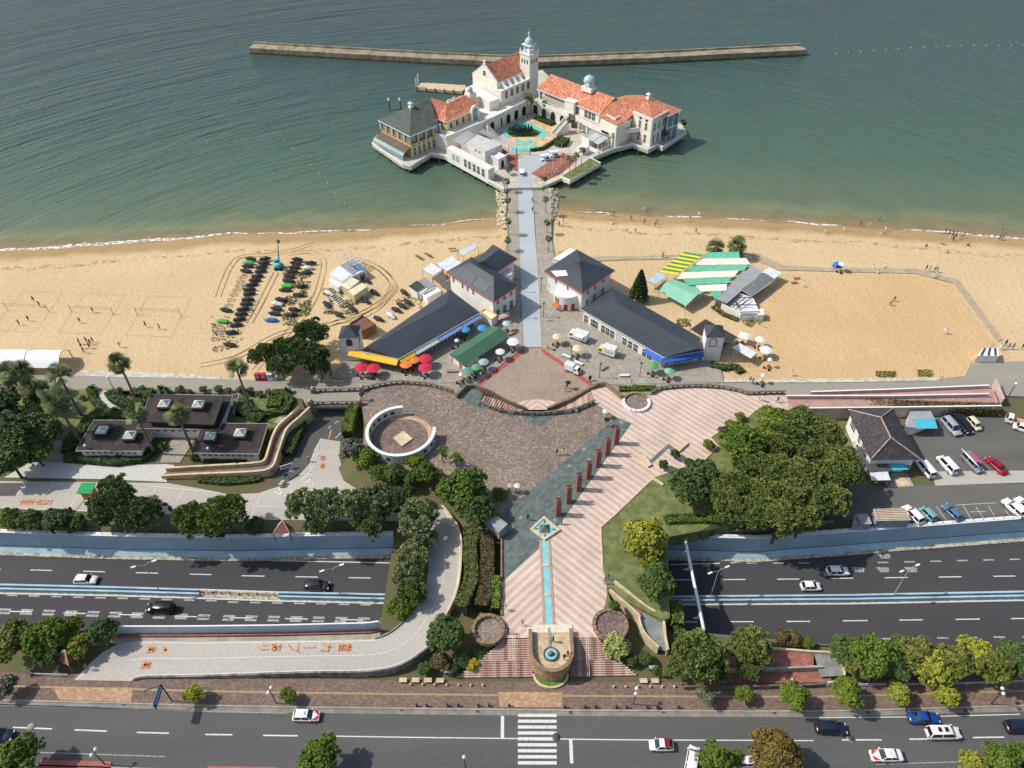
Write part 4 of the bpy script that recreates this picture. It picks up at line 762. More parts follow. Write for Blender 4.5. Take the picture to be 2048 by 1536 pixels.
MB().prism(W1,PZ,5.6).build('lower_wall',yel,t);MB().prism([p+(Vector((cen.x,cen.y,0))-p).normalized()*.5 for p in W1],5.6,ZE-.2).build('upper_glazing',glz,t)
def cols(a,b,n_,z0,z1,m,par,nm='column',s=.45):
 for i in range(n_+1):p=a.lerp(b,i/n_);MB().box((p.x,p.y,(z0+z1)/2),(s,s,z1-z0),math.radians(45)).build(nm,m,par)
cols(W1[0],W1[1],5,5.6,ZE-.22,yel,t);cols(W1[1],W1[2],4,5.6,ZE-.22,yel,t)
MB().wall([p+Vector((0,0,5.5))for p in(W1[0],W1[1],W1[2])],.22,.5).build('string_course',mat('brick_trim',S(190,120,96),.85,.1,1.),t)
along(t,W1[1],W1[2],(.1,.26,.42,.58,.74),PZ+.3,1.0,2.6,mp=pane_d);along(t,W1[1],W1[2],(.1,.26,.42,.58,.74),PZ+3.3,.5,.6,bars=False,mp=arch_d)
so_=(W1[0]-W1[1]).normalized();out=Vector((so_.y,-so_.x,0));out=out if out.y<0 else-out
cs0,cs1=W1[0]+out*.2,W1[1]+out*.2
k=MB();k.add([(*(cs0).xy,4.9),(*(cs1).xy,4.9),(*(cs1+out*2.6).xy,3.6),(*(cs0+out*2.6).xy,3.6)],[(0,1,2,3)]);k.build('lean_to_roof',mat('brown_roof',S(110,98,90),.9,.1,.8),t)
n_=13
for i in range(n_):
 a,b=cs0.lerp(cs1,i/n_),cs0.lerp(cs1,(i+1)/n_);d=(b-a)*.05
 k=MB();k.add([(*(a+d+out*2.6).xy,3.62),(*(b-d+out*2.6).xy,3.62),(*(b-d+out*3.3).xy,2.9),(*(a+d+out*3.3).xy,2.9)],[(0,1,2,3)]);k.build('roof_pane',pane_t,t)
 k=MB();k.add([(*(a+d+out*3.3).xy,2.85),(*(b-d+out*3.3).xy,2.85),(*(b-d+out*3.3).xy,PZ),(*(a+d+out*3.3).xy,PZ)],[(0,1,2,3)]);k.build('glass_panel',glz,t)
k=MB();[k.bar(Vector((*(cs0.lerp(cs1,i/n_)+out*3.34).xy,PZ)),Vector((*(cs0.lerp(cs1,i/n_)+out*3.34).xy,2.95)),.09)for i in range(n_+1)];[k.bar(Vector((*(cs0+out*3.36).xy,z)),Vector((*(cs1+out*3.36).xy,z)),.09)for z in(2.92,2.1)];k.build('mullions',wfr,t)
cupola(t,ap-Vector((0,0,.3)),1.3,1.9)
t=thing('tiled_wing','yellow wing with red tiled roof between the restaurant and the chapel','building',Q('E',1430,860,5))
r0,r1=Q('E',1415,265,11.2),Q('E',1780,100,11.2);f0,f1=Q('E',1410,600,ZE),Q('E',1905,385,ZE);l0=Q('E',1235,520,ZE);sk=Q('E',1130,145,12.6);v0=Q('E',1115,690,ZE);e2=Q('E',2010,225,9.4)
roof(t,[[sk,v0,l0,f0,r0],[r0,f0,f1,e2,r1]],rt,'tiled_roof',[v0,l0,f0,f1],wht)
bk=[r0+(r0-f0)*.9,r1+(r1-f1)*.9];bk=[Vector((p.x,p.y,ZE))for p in bk];roof(t,[[sk,r0,bk[0]],[r0,r1,bk[1],bk[0]]],rt,'tiled_roof')
c3=(f0+f1+bk[0]+bk[1])/4;Wt=[Vector((*(p+(c3-p).normalized()*.6).xy,0))for p in(l0,f0,f1,bk[1],bk[0])]
MB().prism(Wt,4.,ZE-.22).build('wall',yel,t);along(t,Wt[1],Wt[2],(.17,.42,.67),5.75,1.1,2.0,True,mp=pane_d);along(t,Wt[0],Wt[1],(.35,),5.7,1.3,1.7)
k=MB();[k.tube([r0.lerp(r1,f)+Vector((-.3,.3,-.4)),r0.lerp(r1,f)+Vector((-.5,.5,.5)),r0.lerp(r1,f)+Vector((.4,.8,.8))],.3,8)for f in(.15,.4)];k.build('vent_duct',wht,t)
UZ=5.4
t=thing('courtyard_arcade','two arms of cream arcade round the turquoise courtyard pool','building',Q('c',1150,300,PZ))
pl=[Q('c',5,500,UZ),Q('c',188,560,UZ),Q('c',610,385,UZ),Q('c',770,310,UZ),Q('c',1150,122,UZ)];pr=[Q('c',1150,122,UZ),Q('c',1600,300,UZ),Q('b',860,725,UZ),Q('b',1045,800,UZ),Q('b',1110,775,UZ),Q('b',1370,735,UZ)]
nb=Vector((-1,1,0)).normalized();ne=Vector((1,1,0)).normalized()
MB().prism([Vector((*p.xy,0))for p in pl]+[Vector((*(pl[-1]+nb*6).xy,0)),Vector((*(pl[0]+nb*14).xy,0))],PZ,UZ).build('left_podium',crm,t)
MB().prism([Vector((*p.xy,0))for p in pr]+[Vector((*(pr[-1]+ne*5).xy,0)),Vector((*(pr[0]+ne*9).xy,0))],PZ if 0 else 4.6,UZ).build('terrace_floor',deckm,t)
back=[p+ne*2.6 for p in pr[:4]];MB().prism([Vector((*p.xy,0))for p in back]+[Vector((*(back[-1]+ne*5).xy,0)),Vector((*(back[0]+ne*7).xy,0))],PZ,4.6).build('rear_wall',crm,t)
for i in range(len(pl)-1):MB().wall([pl[i],pl[i+1]],1.0,.3).build('parapet',wht if i<2 else crm,t)
for i in range(len(pr)-1):MB().wall([pr[i]-Vector((0,0,.6)),pr[i+1]-Vector((0,0,.6))],1.5,.3).build('parapet',crm,t)
along(t,pl[3].lerp(pl[2],.6),pl[4],(.06,.25,.44,.63,.82),PZ+.15,2.1,3.3,True,name='arch',mf=crm,mp=arch_d,fr=.3)  # open arches on both arms: near-black panels stand in for the shade behind
along(t,pr[0],pr[1],(.12,.34,.57,.8),PZ+.15,2.1,3.2,True,name='arch',mf=crm,mp=arch_d,fr=.3)
MB().prism([Vector((*pr[0].xy,0)),Vector((*pr[1].xy,0)),Vector((*(pr[1]+ne*.6).xy,0)),Vector((*(pr[0]+ne*.6).xy,0))],PZ,4.7).build('arcade_wall',crm,t)
cols(pr[1]+ne*.3,pr[3]+ne*.3,5,PZ,4.7,crm,t,'pier',.5)
for a,b in((Q('b',835,710,UZ),Q('b',915,745,UZ)),(Q('b',930,755,UZ),Q('b',1010,790,UZ)),(Q('b',1135,755,UZ),Q('b',1215,735,UZ)),(Q('b',1255,728,UZ),Q('b',1340,715,UZ))):
 u=(b-a).normalized();n_=Vector((u.y,-u.x,0));L=(b-a).length;slab([(0,0),(L,0),(L,.7),(0,.7)],Vector((*a.xy,UZ-.1)),u,n_,.2,.26).build('grille',arch_d,t)
for nm,top,bot,wv in(('left',('c',640,400),('c',760,510),Vector((1,1,0)).normalized()),('right',('c',1560,340),('c',1410,510),Vector((1,-.4,0)).normalized())):
 a,b=Q(*top,UZ),Q(*bot,PZ+.2);s_=thing('staircase',f'cream outdoor stair to the upper terrace on the {nm} of the courtyard','staircase',b);n_=14;u=(b-a);u.z=0;u.normalize();w_=Vector((-u.y,u.x,0))*1.1
 for i in range(n_):p,q=a.lerp(b,i/n_),a.lerp(b,(i+1)/n_);MB().prism([p+w_,p-w_,q-w_,q+w_],PZ,q.z).build('step',deckm,s_)
 for sd in(-1,1):k=MB();k.wall([Vector((*(a+w_*sd*1.1).xy,PZ)),Vector((*(b+w_*sd*1.1).xy,PZ))],[UZ+.8-PZ,.9],.22);k.build('balustrade',crm,s_)
t=thing('chapel','tall cream chapel with steep red tiled roof and buttressed side','building',Q('a',1480,1150,UZ))
CE,CR=12.4,16.9;g0,g1=Q('a',1412,572,CR),Q('a',1800,425,CR);s0,s1=Q('a',1570,745,CE),Q('a',1885,612,CE);l_=Q('a',1275,660,CE+.8)
axc=(s1-s0);axc.z=0;axc.normalize();nc=Vector((axc.y,-axc.x,0));wd_=6.0;g0b=Vector((*g0.xy,CR));s0=Vector((*(g0+nc*wd_).xy,CE));Lc=17.
g1=g0+axc*Lc;s1=s0+axc*Lc;o0=Vector((*(g0-nc*wd_).xy,CE));o1=o0+axc*Lc
roof(t,[[g0+axc*.4,s0+axc*.4,s1,g1],[g0+axc*.4,g1,o1,o0+axc*.4]],rt,'tiled_roof')
k=MB();zf=UZ;A=[Vector((*p.xy,zf))for p in(s0,o0)]
k.add([A[0],A[1],o0,g0+Vector((0,0,.35)),s0],[(4,3,2,1,0)]);k.add([p+axc*.45 for p in(A[0],A[1],o0,g0+Vector((0,0,.35)),s0)],[(0,1,2,3,4)])
for a,b in((o0,g0+Vector((0,0,.35))),(g0+Vector((0,0,.35)),s0),(s0,A[0]),(A[1],o0)):k.add([a,b,b+axc*.45,a+axc*.45],[(3,2,1,0)])
k.build('gable_wall',crm,t)
k=MB();[k.bar(a+Vector((0,0,.1)),b+Vector((0,0,.1)),.5,.22)for a,b in((o0+axc*.2-nc*.2,g0+axc*.2+Vector((0,0,.4))),(g0+axc*.2+Vector((0,0,.4)),s0+axc*.2+nc*.2))];k.build('gable_coping',wht,t)
MB().prism([Vector((*p.xy,0))for p in(s0+axc*.46,s1,o1,o0+axc*.46)],PZ,CE-.05).build('nave_wall',crm,t)
u_=-nc;opening(t,Vector((*(o0.lerp(s0,.5)).xy,13.4)),nc,-axc,1.2,1.6)
AZ=10.2;aw=3.0;b0,b1=s0+nc*aw-axc*1.2,s1+nc*aw
MB().prism([Vector((*p.xy,0))for p in(s0-axc*1.2+nc*.1,b0,b1,s1+nc*.1)],UZ-1,AZ).build('aisle_wall',crm,t)
MB().wall([Vector((*p.xy,AZ-.001))for p in(s0-axc*1.2,b0,b1)],.5,.4).build('aisle_parapet',wht,t)
for i in range(6):
 f=(i+.8)/6;p=s0+axc*(Lc*f);q=p+nc*aw
 k=MB();k.add([Vector((*(p+axc*d).xy,z))for d in(-.2,.2)for z in(AZ,CE-.1)]+[Vector((*(q+axc*d).xy,z))for d in(-.2,.2)for z in(AZ,AZ+.55)],[(0,1,5,4),(2,6,7,3),(1,3,7,5),(4,5,7,6)]);k.build('buttress',wht,t)
 along(t,b0,b1,((i+.95)/6.4,),7.3,1.2,2.6,True,mp=pane_d,bars=False)
 z=b0.lerp(b1,(i+.5)/6.4);MB().box((z.x+nc.x*.12,z.y+nc.y*.12,(UZ+AZ)/2),(.45,.35,AZ-UZ),math.atan2(axc.y,axc.x)).build('pilaster',crm,t)
cupola(t,g0+axc*.3+Vector((0,0,.2)),.9,1.5)
cupola(t,Q('a',1250,890,10.0),2.0,1.6,copper,'turret');p=Q('a',1255,900,9.6);MB().box((p.x,p.y,7.),(3.0,3.0,6.),math.radians(45)).build('turret_base',crm,t)
MB().prism([Vector((*p.xy,0))for p in(o0+axc*.2,s0-axc*2.6+nc*3.5,s0-axc*7+nc*3,o0-axc*4)],PZ,8.6).build('vestry',crm,t)
pg=Q('E',1990,600,UZ)
k=MB();u,n2=axc,nc;slab(archpoly(3.6,5.2,True),Vector((*(pl[2]+nb*4.2).xy,UZ)),u,n2,-.3,.3).build('entrance_arch',crm,t);slab(archpoly(2.2,4.2,True),Vector((*(pl[2]+nb*4.2).xy,UZ)),u,n2,.31,.33).build('arch_opening',glz,t)
t=thing('bell_tower','white bell tower with pale copper dome and thin spire','tower',(9,285,PZ))
TT=18.6;tc=Q('a',1925,430,TT+.0);tw=4.6
th_=math.atan2(axc.y,axc.x)
MB().box((tc.x,tc.y,(PZ+TT)/2),(tw,tw,TT-PZ),th_).build('shaft',crm,t);MB().box((tc.x,tc.y,TT+.15),(tw+.5,tw+.5,.3),th_).build('cornice',wht,t)
for z in(14.8,9.8):MB().box((tc.x,tc.y,z),(tw+.12,tw+.12,.16),th_).build('string_course',wht,t)
for sd in(0,1):
 n2=(nc if sd==0 else-axc);u=Vector((-n2.y,n2.x,0));u=Vector((n2.y*-1,n2.x,0))
 for d in(-1.2,0,1.2):opening(t,Vector((tc.x,tc.y,15.6))+n2*(tw/2)+u*d,u,n2,.5,1.5,True,mp=pane_d,bars=False,fr=.08)
for a in range(4):
 q=Matrix.Rotation(th_+math.pi/4+a*math.pi/2,3,'Z')@Vector((tw*.66,0,0));pn=MB().box((tc.x+q.x,tc.y+q.y,TT+.6),(.5,.5,.8),th_).build('pinnacle',wht,t);MB().lathe([(.32,1.),(.02,2.2)],(tc.x+q.x,tc.y+q.y,TT),6).build('spike',wht,pn)
 q=q*.5;MB().box((tc.x+q.x,tc.y+q.y,TT+1.5),(.65,.65,2.5),th_).build('belfry_pier',wht,t)
k=MB();[slab([(-1.5,2.0),(-.9,2.0),(-.55,2.5),(0,2.7),(.55,2.5),(.9,2.0),(1.5,2.0),(1.5,2.9),(-1.5,2.9)],Vector((tc.x,tc.y,TT))+d*1.35,Vector((-d.y,d.x,0)),d,-.15,.15).build('belfry_arch',wht,t)for d in(nc,-nc,axc,-axc)]
MB().box((tc.x,tc.y,TT+2.95),(3.9,3.9,.25),th_).build('belfry_cornice',wht,t)
MB().lathe([(1.55,3.05),(1.62,3.5),(1.5,4.2),(1.15,4.8),(.65,5.2),(.4,5.3),(.4,6.2),(.48,6.3),(.45,6.7),(.2,7.0),(.08,7.2),(.02,9.0)],(tc.x,tc.y,TT),14).build('dome',copper,t)
t=thing('seaside_hall','long cream hall with red tiled roofs right of the bell tower','building',Q('b',700,600,PZ))
RE,RR=8.6,12.6;e0,e1=Q('b',190,272,RE),Q('b',912,562,RE);h0,h1=Q('b',350,102,RR),Q('b',1085,372,RR)
roof(t,[[e0,e1,h1,h0],[h0,h1,Vector((*(h1*2-e1).xy,RE)),Vector((*(h0*2-e0).xy,RE))]],rt,'tiled_roof',[e0,e1],wht)
be0,be1=Vector((*(h0*2-e0).xy,0)),Vector((*(h1*2-e1).xy,0));hc=(e0+e1+be0+be1)/4;hc.z=0
Wr=[Vector((*(p+(Vector((hc.x,hc.y,p.z))-p).normalized()*.9).xy,0))for p in(e0,e1,be1,be0)]
MB().prism(Wr,PZ,RE-.25).build('wall',crm,t)
along(t,Wr[0],Wr[1],(.04,),UZ+.1,1.1,2.4);
for i in range(14):along(t,Wr[0],Wr[1],(.12+.034*i,),UZ+1.9,.7,.8,bars=False,mp=pane_d,fr=.05)
k=MB();a,b=Wr[0].lerp(Wr[1],.08),Wr[0].lerp(Wr[1],.5);u=(b-a).normalized();n2=Vector((u.y,-u.x,0));L=(b-a).length;slab([(0,0),(L,0),(L,1.7),(0,1.7)],Vector((*a.xy,UZ)),u,n2,.1,.35).build('lattice_screen',mat('lattice',S(190,190,180),.8,.25,3.),t)
along(t,Wr[0],Wr[1],(.66,.8,.86,.92),UZ+.1,1.4,2.3,mp=pane_d)
p=Wr[0].lerp(Wr[1],.56);MB().box((p.x,p.y,7.2),(4.2,2.6,4.2),math.radians(-45)).build('porch',crm,t);MB().box((p.x,p.y,9.35),(4.6,3.0,.25),math.radians(-45)).build('porch_cornice',wht,t)
along(t,Q('b',535,620,UZ),Q('b',640,655,UZ),(.3,.75),UZ+.2,.9,2.3,True,mp=pane_d)
bp=Q('b',785,262,12.9);MB().box((bp.x,bp.y,12.7),(4.4,3.2,1.4),math.radians(-45)).build('dome_base',wht,t)
for i in range(8):a=i*math.pi/4;MB().tube([(bp.x+1.5*math.cos(a),bp.y+1.5*math.sin(a),13.3),(bp.x+1.5*math.cos(a),bp.y+1.5*math.sin(a),15.2)],.14,6).build('dome_column',wht,t)
MB().lathe([(1.95,15.1),(2.0,15.3),(1.96,15.8),(1.65,16.5),(1.0,17.0),(.2,17.2),(.08,17.35),(.02,18.2)],(bp.x,bp.y,0),14).build('dome',copper,t)
q=lambda x,y,z:Q('b',x,y,z)
roof(t,[[q(1085,375,12.2),q(1455,388,12.2),q(1330,525,10.2),q(1215,625,RE),q(1105,690,RE),q(900,592,RE)],[q(1455,388,12.2),q(1505,606,10.6),q(1300,520,10.6)],[q(1455,388,12.2),q(1840,508,9.8),q(1690,582,9.8),q(1505,606,10.6)],[q(1085,375,12.2),q(1455,388,12.2),q(1400,340,11.8),q(1200,345,11.2)],[q(1455,388,12.2),q(1840,508,9.8),q(1400,340,11.8)]],rt,'tiled_roof',[q(1690,582,9.8),q(1840,508,9.8)],wht)
MB().prism([Vector((*v.xy,0))for v in(q(915,610,RE),q(1100,700,RE),q(1210,640,RE),q(1330,560,RE),q(1450,430,RE),q(1200,400,RE))],PZ,RE-.3).build('wall',crm,t)
cupola(t,q(1458,385,12.1),1.3,2.0)
ta,tb,tc_,td=q(990,562,9.2),q(1085,606,9.2),q(1210,541,9.2),q(1115,500,9.2)
MB().prism([Vector((*v.xy,0))for v in(ta,tb,tc_,td)],UZ-.5,8.5).build('square_turret',crm,t);MB().wall([Vector((*v.xy,8.5))for v in(ta,tb,tc_,td)],.75,.35,closed=True).build('turret_parapet',crm,t)
along(t,ta,tb,(.25,.72),UZ+.1,.9,2.4,True,mp=pane_d,bars=False)
ea,eb,ec=q(1290,517,10.9),q(1510,612,10.9),q(1688,512,10.9);ed=ec+(ea-eb)
E4=[Vector((*v.xy,0))for v in(ea,eb,ec,ed)]
MB().prism(E4,.3,10.0).build('end_block',crm,t);MB().wall([v+Vector((0,0,10))for v in E4[:3]],.9,.35).build('end_parapet',wht,t)
for z,h_ in((6.3,2.4),(1.9,2.8)):along(t,E4[0],E4[1],(.4,.72),z,.9,h_,mp=pane_d);along(t,E4[1],E4[2],(.2,.48,.76),z,.9,h_,mp=pane_d)
along(t,E4[0],E4[1],(.4,.72),9.1,1.0,.9,True,mp=arch_d,bars=False)
gb=[Vector((*v.xy,0))for v in(q(1688,582,9.6),q(1812,540,9.6))];gb+=[gb[1]+ne*0+nb*7,gb[0]+nb*7]
MB().prism(gb,PZ,9.4).build('glass_lounge',glz,t);cols(gb[0],gb[1],2,PZ,9.5,wht,t,'post',.25);MB().wall([v+Vector((0,0,5.2))for v in gb[:2]],.4,.4).build('string_course',wht,t)
gg=[q(1110,695,6.2),q(1230,650,6.2),q(1365,640,6.2)]
MB().prism([Vector((*v.xy,0))for v in gg]+[Vector((*(v+ne*3).xy,0))for v in gg[::-1]],UZ,8.0).build('garden_room',crm,t);along(t,q(1220,655,7),q(1350,640,7),(.15,.4,.65,.9),UZ+.1,.7,2.0,mp=pane_d,bars=False)
t=thing('quay_pavilion','small white pavilion with a glazed sloping roof by the right quay','building',q(880,900,PZ))
kp=[q(705,800,4.4),q(815,738,4.4),q(1010,830,4.0),q(890,912,4.0)]
MB().prism([Vector((*v.xy,0))for v in kp[:1]+[kp[0].lerp(kp[1],1),kp[1].lerp(kp[2],.45),kp[0].lerp(kp[3],.45)]],PZ,4.3).build('wall',wht,t)
for i in range(3):
 for j in range(5):
  c=[kp[0].lerp(kp[1],(j+dj)/5).lerp(kp[3].lerp(kp[2],(j+dj)/5),(i+di)/3)+Vector((0,0,.08))for di,dj in((.04,.04),(.96,.04),(.96,.96),(.04,.96))]
  k=MB();k.face(c[::-1]);o=k.build('roof_pane',mat('pale_glass',S(206,214,214),.2,.06,.6)if i else mat('roof_sheet',S(176,182,182),.6,.06,.6),t)
cols(kp[3],kp[2],3,PZ,3.95,wht,t,'post',.15);k=MB();k.wall([Vector((*v.xy,PZ))for v in(kp[3].lerp(kp[0],.5),kp[3])],1.1,.1);k.build('low_wall',wht,t)
for i,(x,y,w_,d_,h_)in enumerate(((715,1000,3.2,2.6,2.2),)):v=q(x,y,PZ);tag(MB().box((v.x,v.y,PZ+h_/2),(w_,d_,h_),.75).build('service_box',wht),'plain white service box beside the quay palms','box')
t=thing('white_wing','low white wing with big windows along the left quay','building',Q('c',500,950,PZ))
f0,f1=Q('c',188,660,5),Q('c',662,912,5);dpt=5.2;nb2=Vector((.72,.7,0)).normalized()
F4=[Vector((*v.xy,0))for v in(f0,f1,f1+nb2*2.6,f0+nb2*2.6)]
MB().prism(F4,PZ-.8,5).build('wall',[wht],t);MB().prism([v*1. for v in F4],5.0,5.12).build('flat_roof',mat('roof_cream',S(240,234,218),.85,.06,.4),t)
g4=[Q('c',350,590,5.9),Q('c',625,715,5.9),Q('c',820,625,5.9),Q('c',540,512,5.9)]
MB().prism([Vector((*v.xy,0))for v in g4],PZ,5.9).build('rear_block',crm,t);MB().prism([Vector((*v.xy,0))for v in g4],5.92,6.15).build('flat_roof',mat('roof_grey',S(206,206,200),.85,.06,.4),t)
along(t,F4[0],F4[1],(.17,.27),PZ+1.0,1.3,2.0,mp=pane_t);along(t,F4[0],F4[1],(.46,.56,.67,.77,.88),PZ+.8,1.2,2.5,mp=pane_d);along(t,Vector((*g4[0].xy,0)),Vector((*g4[1].xy,0)),(.62,.78),5.05,.8,.7)
gt=[Q('c',630,715,4.8),Q('c',780,785,4.8),Q('c',865,745,4.8),Q('c',700,672,4.8)]
MB().prism([Vector((*v.xy,0))for v in gt],PZ,4.4).build('entrance_block',wht,t);MB().wall([Vector((*v.xy,4.4))for v in gt],.4,.3,closed=True).build('parapet',wht,t)
ra=[Q('c',760,690,3.6),Q('c',810,652,3.6),Q('c',890,710,3.2),Q('c',850,740,3.2)];k=MB();k.face(ra[::-1]);k.build('red_awning',mat('crimson_cloth',S(186,44,70),.8,.08,1.),t)
along(t,Vector((*gt[1].xy,0)),Vector((*gt[2].xy,0)),(.5,),PZ,1.2,2.6,True,mp=arch_d,name='doorway')
pg_=thing('pergola','white slatted pergola behind the white quay wing','pergola',Q('c',700,550,PZ))
for A2,B2,n_ in(((('c',620,460),('c',900,600)),(('c',560,490),('c',820,625)),18),((('c',430,480),('c',520,520)),(('c',270,590),('c',350,630)),7)):
 for i in range(n_):a=Q(*A2[0],6.0).lerp(Q(*A2[1],6.0),i/(n_-1));b=Q(*B2[0],6.0).lerp(Q(*B2[1],6.0),i/(n_-1));MB().bar(a+Vector((0,0,.35)),b+Vector((0,0,.35)),.12,.2).build('slat',wht,pg_)
for x,y in((895,600),(520,455),(275,590)):v=Q('c',x,y,6.2);MB().box((v.x,v.y,(PZ+6.2)/2),(.2,.2,6.2-PZ)).build('post',wht,pg_)
def flat(name,m,k,pts,z,lab=None,cat=None):
 o=MB().face([Q(k,x,y,z)for x,y in pts]).build(name,m)
 if o.data.polygons[0].normal.z<0:o.data.flip_normals()
 return tag(o,lab,cat)if lab else struct(o)
flat('courtyard_paving',MT['court_tile'],'c',((800,440),(1000,330),(1180,330),(1420,420),(1380,520),(1480,560),(1200,690),(940,690),(900,600)),PZ+.05)
flat('brick_apron',MT['red_brick_paving'],'c',((880,740),(1000,735),(1000,930),(900,890)),PZ+.06)
flat('brick_apron',MT['red_brick_paving'],'c',((1150,950),(1510,710),(1690,780),(1480,960),(1310,1030)),PZ+.06)
flat('apron_road',MT['causeway_paving'],'c',((1000,860),(1050,780),(1200,730),(1400,672),(1530,710),(1150,940),(1165,1110),(1005,1110)),PZ+.05)
t=thing('courtyard_pool','angular turquoise pool round a planted island in the courtyard','pool',Q('c',1050,450,PZ));pool_m=mat('turquoise_water',S(118,214,204),.08,.08,.4,.1,spec=.6)
for pts in(((800,480),(1010,340),(1120,370),(1330,470),(1300,550),(1200,530),(1180,440),(900,440),(860,480),(920,530),(890,560)),((970,560),(1060,590),(1160,560),(1170,590),(1110,630),(990,620)),((920,640),(1000,640),(1110,655),(1190,610),(1240,660),(1160,700),(930,690))):
 o=MB().face([Q('c',x,y,PZ+.09)for x,y in pts]).build('water',pool_m,t)
 if o.data.polygons[0].normal.z<0:o.data.flip_normals()
bedg=mat('bed_green',S(86,100,56),.95,.3,1.5,.5,coord='World')
flat('lawn',bedg,'c',((860,480),(900,440),(1180,440),(1270,480),(1200,530),(940,535)),PZ+.12)
t=thing('planter_deck','grassy planter deck on piles with three palms at the right quay','planter',Q('c',1700,930,PZ));gp=[Q('c',x,y,PZ+.3)for x,y in((1485,985),(1590,1028),(1945,822),(1830,765))]
MB().prism([Vector((*v.xy,0))for v in gp],.1,PZ+.25).build('wall',crm,t);c_=sum(gp,Vector())/4;MB().prism([c_+(v-c_)*.93 for v in gp],PZ+.1,PZ+.3).build('turf',grass,t)
for i in range(4):
 a,b=gp[i],gp[(i+1)%4]
 for j in range(4):v=a.lerp(b,j/4)*.99+c_*.01;MB().tube([(v.x,v.y,-6),(v.x,v.y,.2)],.25,8).build('pile',conc_d,t)
pole=thing('flag_pole','','pole',(0,0,0));MB().tube([(0,0,0),(0,0,7.2)],[.09,.05],8).build('shaft',white,pole,False);MB().lathe([(.2,0),(.2,.25),(.1,.3)],(0,0,0),8).build('base',conc,pole,False);MB().lathe([(0,.12),(.1,0),(0,-.1)],(0,0,7.25),8).build('finial',white,pole,False);kids(pole)
FP=[(1300,955),(1398,905),(1490,850),(1585,800)];od=['nearest','second','third','farthest']
for i,(x,y)in enumerate(FP):
 o=pole if i==0 else dup(pole);o.location=Q('c',x,y,PZ+.05);o['label']=f'{od[i]} of the four white flag poles on the brick apron';o['group']='white flag poles'
t=thing('iron_gate','black iron gate in front of the courtyard pool','gate',Q('c',1060,735,PZ));ga,gb_=Q('c',985,735,PZ),Q('c',1140,735,PZ)
for v in(ga,gb_):MB().box(v+Vector((0,0,1.1)),(.25,.25,2.2)).build('post',MT['dark_metal'],t)
for i in range(14):v=ga.lerp(gb_,(i+.5)/14);MB().bar(v+Vector((0,0,.1)),v+Vector((0,0,1.5+.5*math.sin(math.pi*(i+.5)/14))),.04).build('bar',MT['dark_metal'],t)
for lab,pts in(('black railing along the brick apron on the right quay',[('c',1180,1035),('c',1320,1010),('c',1480,920),('c',1660,800)]),('black railing by the white wing at the causeway head',[('c',670,965),('c',830,1060),('c',850,1130)])):
 P3=[Q(a,x,y,PZ+.05)for a,x,y in pts];t=thing('railing',lab,'railing',P3[0])
 for a,b in zip(P3,P3[1:]):
  for z in(.35,.7,1.05):MB().bar(a+Vector((0,0,z)),b+Vector((0,0,z)),.05).build('rail',MT['dark_metal'],t)
  n_=max(2,int((b-a).length/1.6))
  for i in range(n_):v=a.lerp(b,i/n_);MB().box(v+Vector((0,0,.55)),(.07,.07,1.1)).build('post',MT['dark_metal'],t)
bwm=mat('breakwater_concrete',S(170,158,134),.9,.2,.25,.2,col2=S(138,126,106),coord='World');bwd=mat('wet_concrete',S(112,98,70),.9,.25,.4,.2,coord='World')
t=thing('breakwater','long angled concrete breakwater behind the marina','breakwater',Q('N',1058,128,SEA));Bf=[Q('N',x,y,SEA)for x,y in((500,108),(770,124),(980,135),(1058,137),(1300,128),(1610,112))]
for a,b in zip(Bf,Bf[1:]):
 n_=max(1,round((b-a).length/6.5))
 for i in range(n_):
  p,q2=a.lerp(b,i/n_),a.lerp(b,(i+1)/n_);d=(q2-p).normalized()*.06;nn=Vector((-d.y,d.x,0)).normalized();p,q2=p+d,q2-d;hz=1.3+R.uniform(-.05,.05)
  o=MB().prism([p,q2,q2+nn*5.6,p+nn*5.6],-3,hz).build('block',bwm,t);MB().prism([p-nn*.03,q2-nn*.03,q2+nn*.05,p+nn*.05],-3,SEA+.75).build('wet_face',bwd,o);MB().prism([p+nn*4.9,q2+nn*4.9,q2+nn*5.6,p+nn*5.6],hz,hz+.7).build('sea_wall',bwm,o)
t=thing('jetty','low sandy coloured jetty reaching left from the chapel','jetty',Q('a',900,830,0));jt=[Q('a',x,y,.1)for x,y in((645,830),(1170,870),(1210,800),(700,765))]
MB().prism([Vector((*v.xy,0))for v in jt],-.9,.1).build('deck',mat('jetty_planks',S(214,192,160),.9,.15,.8,coord='World'),t)
for f in(0,.2,.4,.6,.8,1):
 for a,b in((jt[0],jt[1]),(jt[3],jt[2])):v=a.lerp(b,f);MB().tube([(v.x,v.y,-5),(v.x,v.y,.5)],.25,8).build('pile',conc_d,t)
for x,y in((647,825),(665,770)):v=Q('a',x,y,0);o=MB().tube([(v.x,v.y,-5),(v.x,v.y,2.6)],.35,10).build('mooring_post',copper,t);MB().lathe([(.42,2.6),(.3,3.1),(.02,3.9)],(v.x,v.y,0),10).build('cap',copper,o)
for i,(x,y,lab)in enumerate(((338,1075,'lone mooring post with white cap standing left of the grey roofed restaurant'),(463,1075,'lone mooring post with white cap just behind the grey roof'))):
 v=Q('a',x,y,SEA);o=MB().tube([(v.x,v.y,-5),(v.x,v.y,2.2)],.32,10).build('mooring_post',conc_d);tag(o,lab,'post');MB().lathe([(.4,2.1),(.4,2.7),(.25,3.0),(.02,3.3)],(v.x,v.y,0),10).build('cap',white,o)
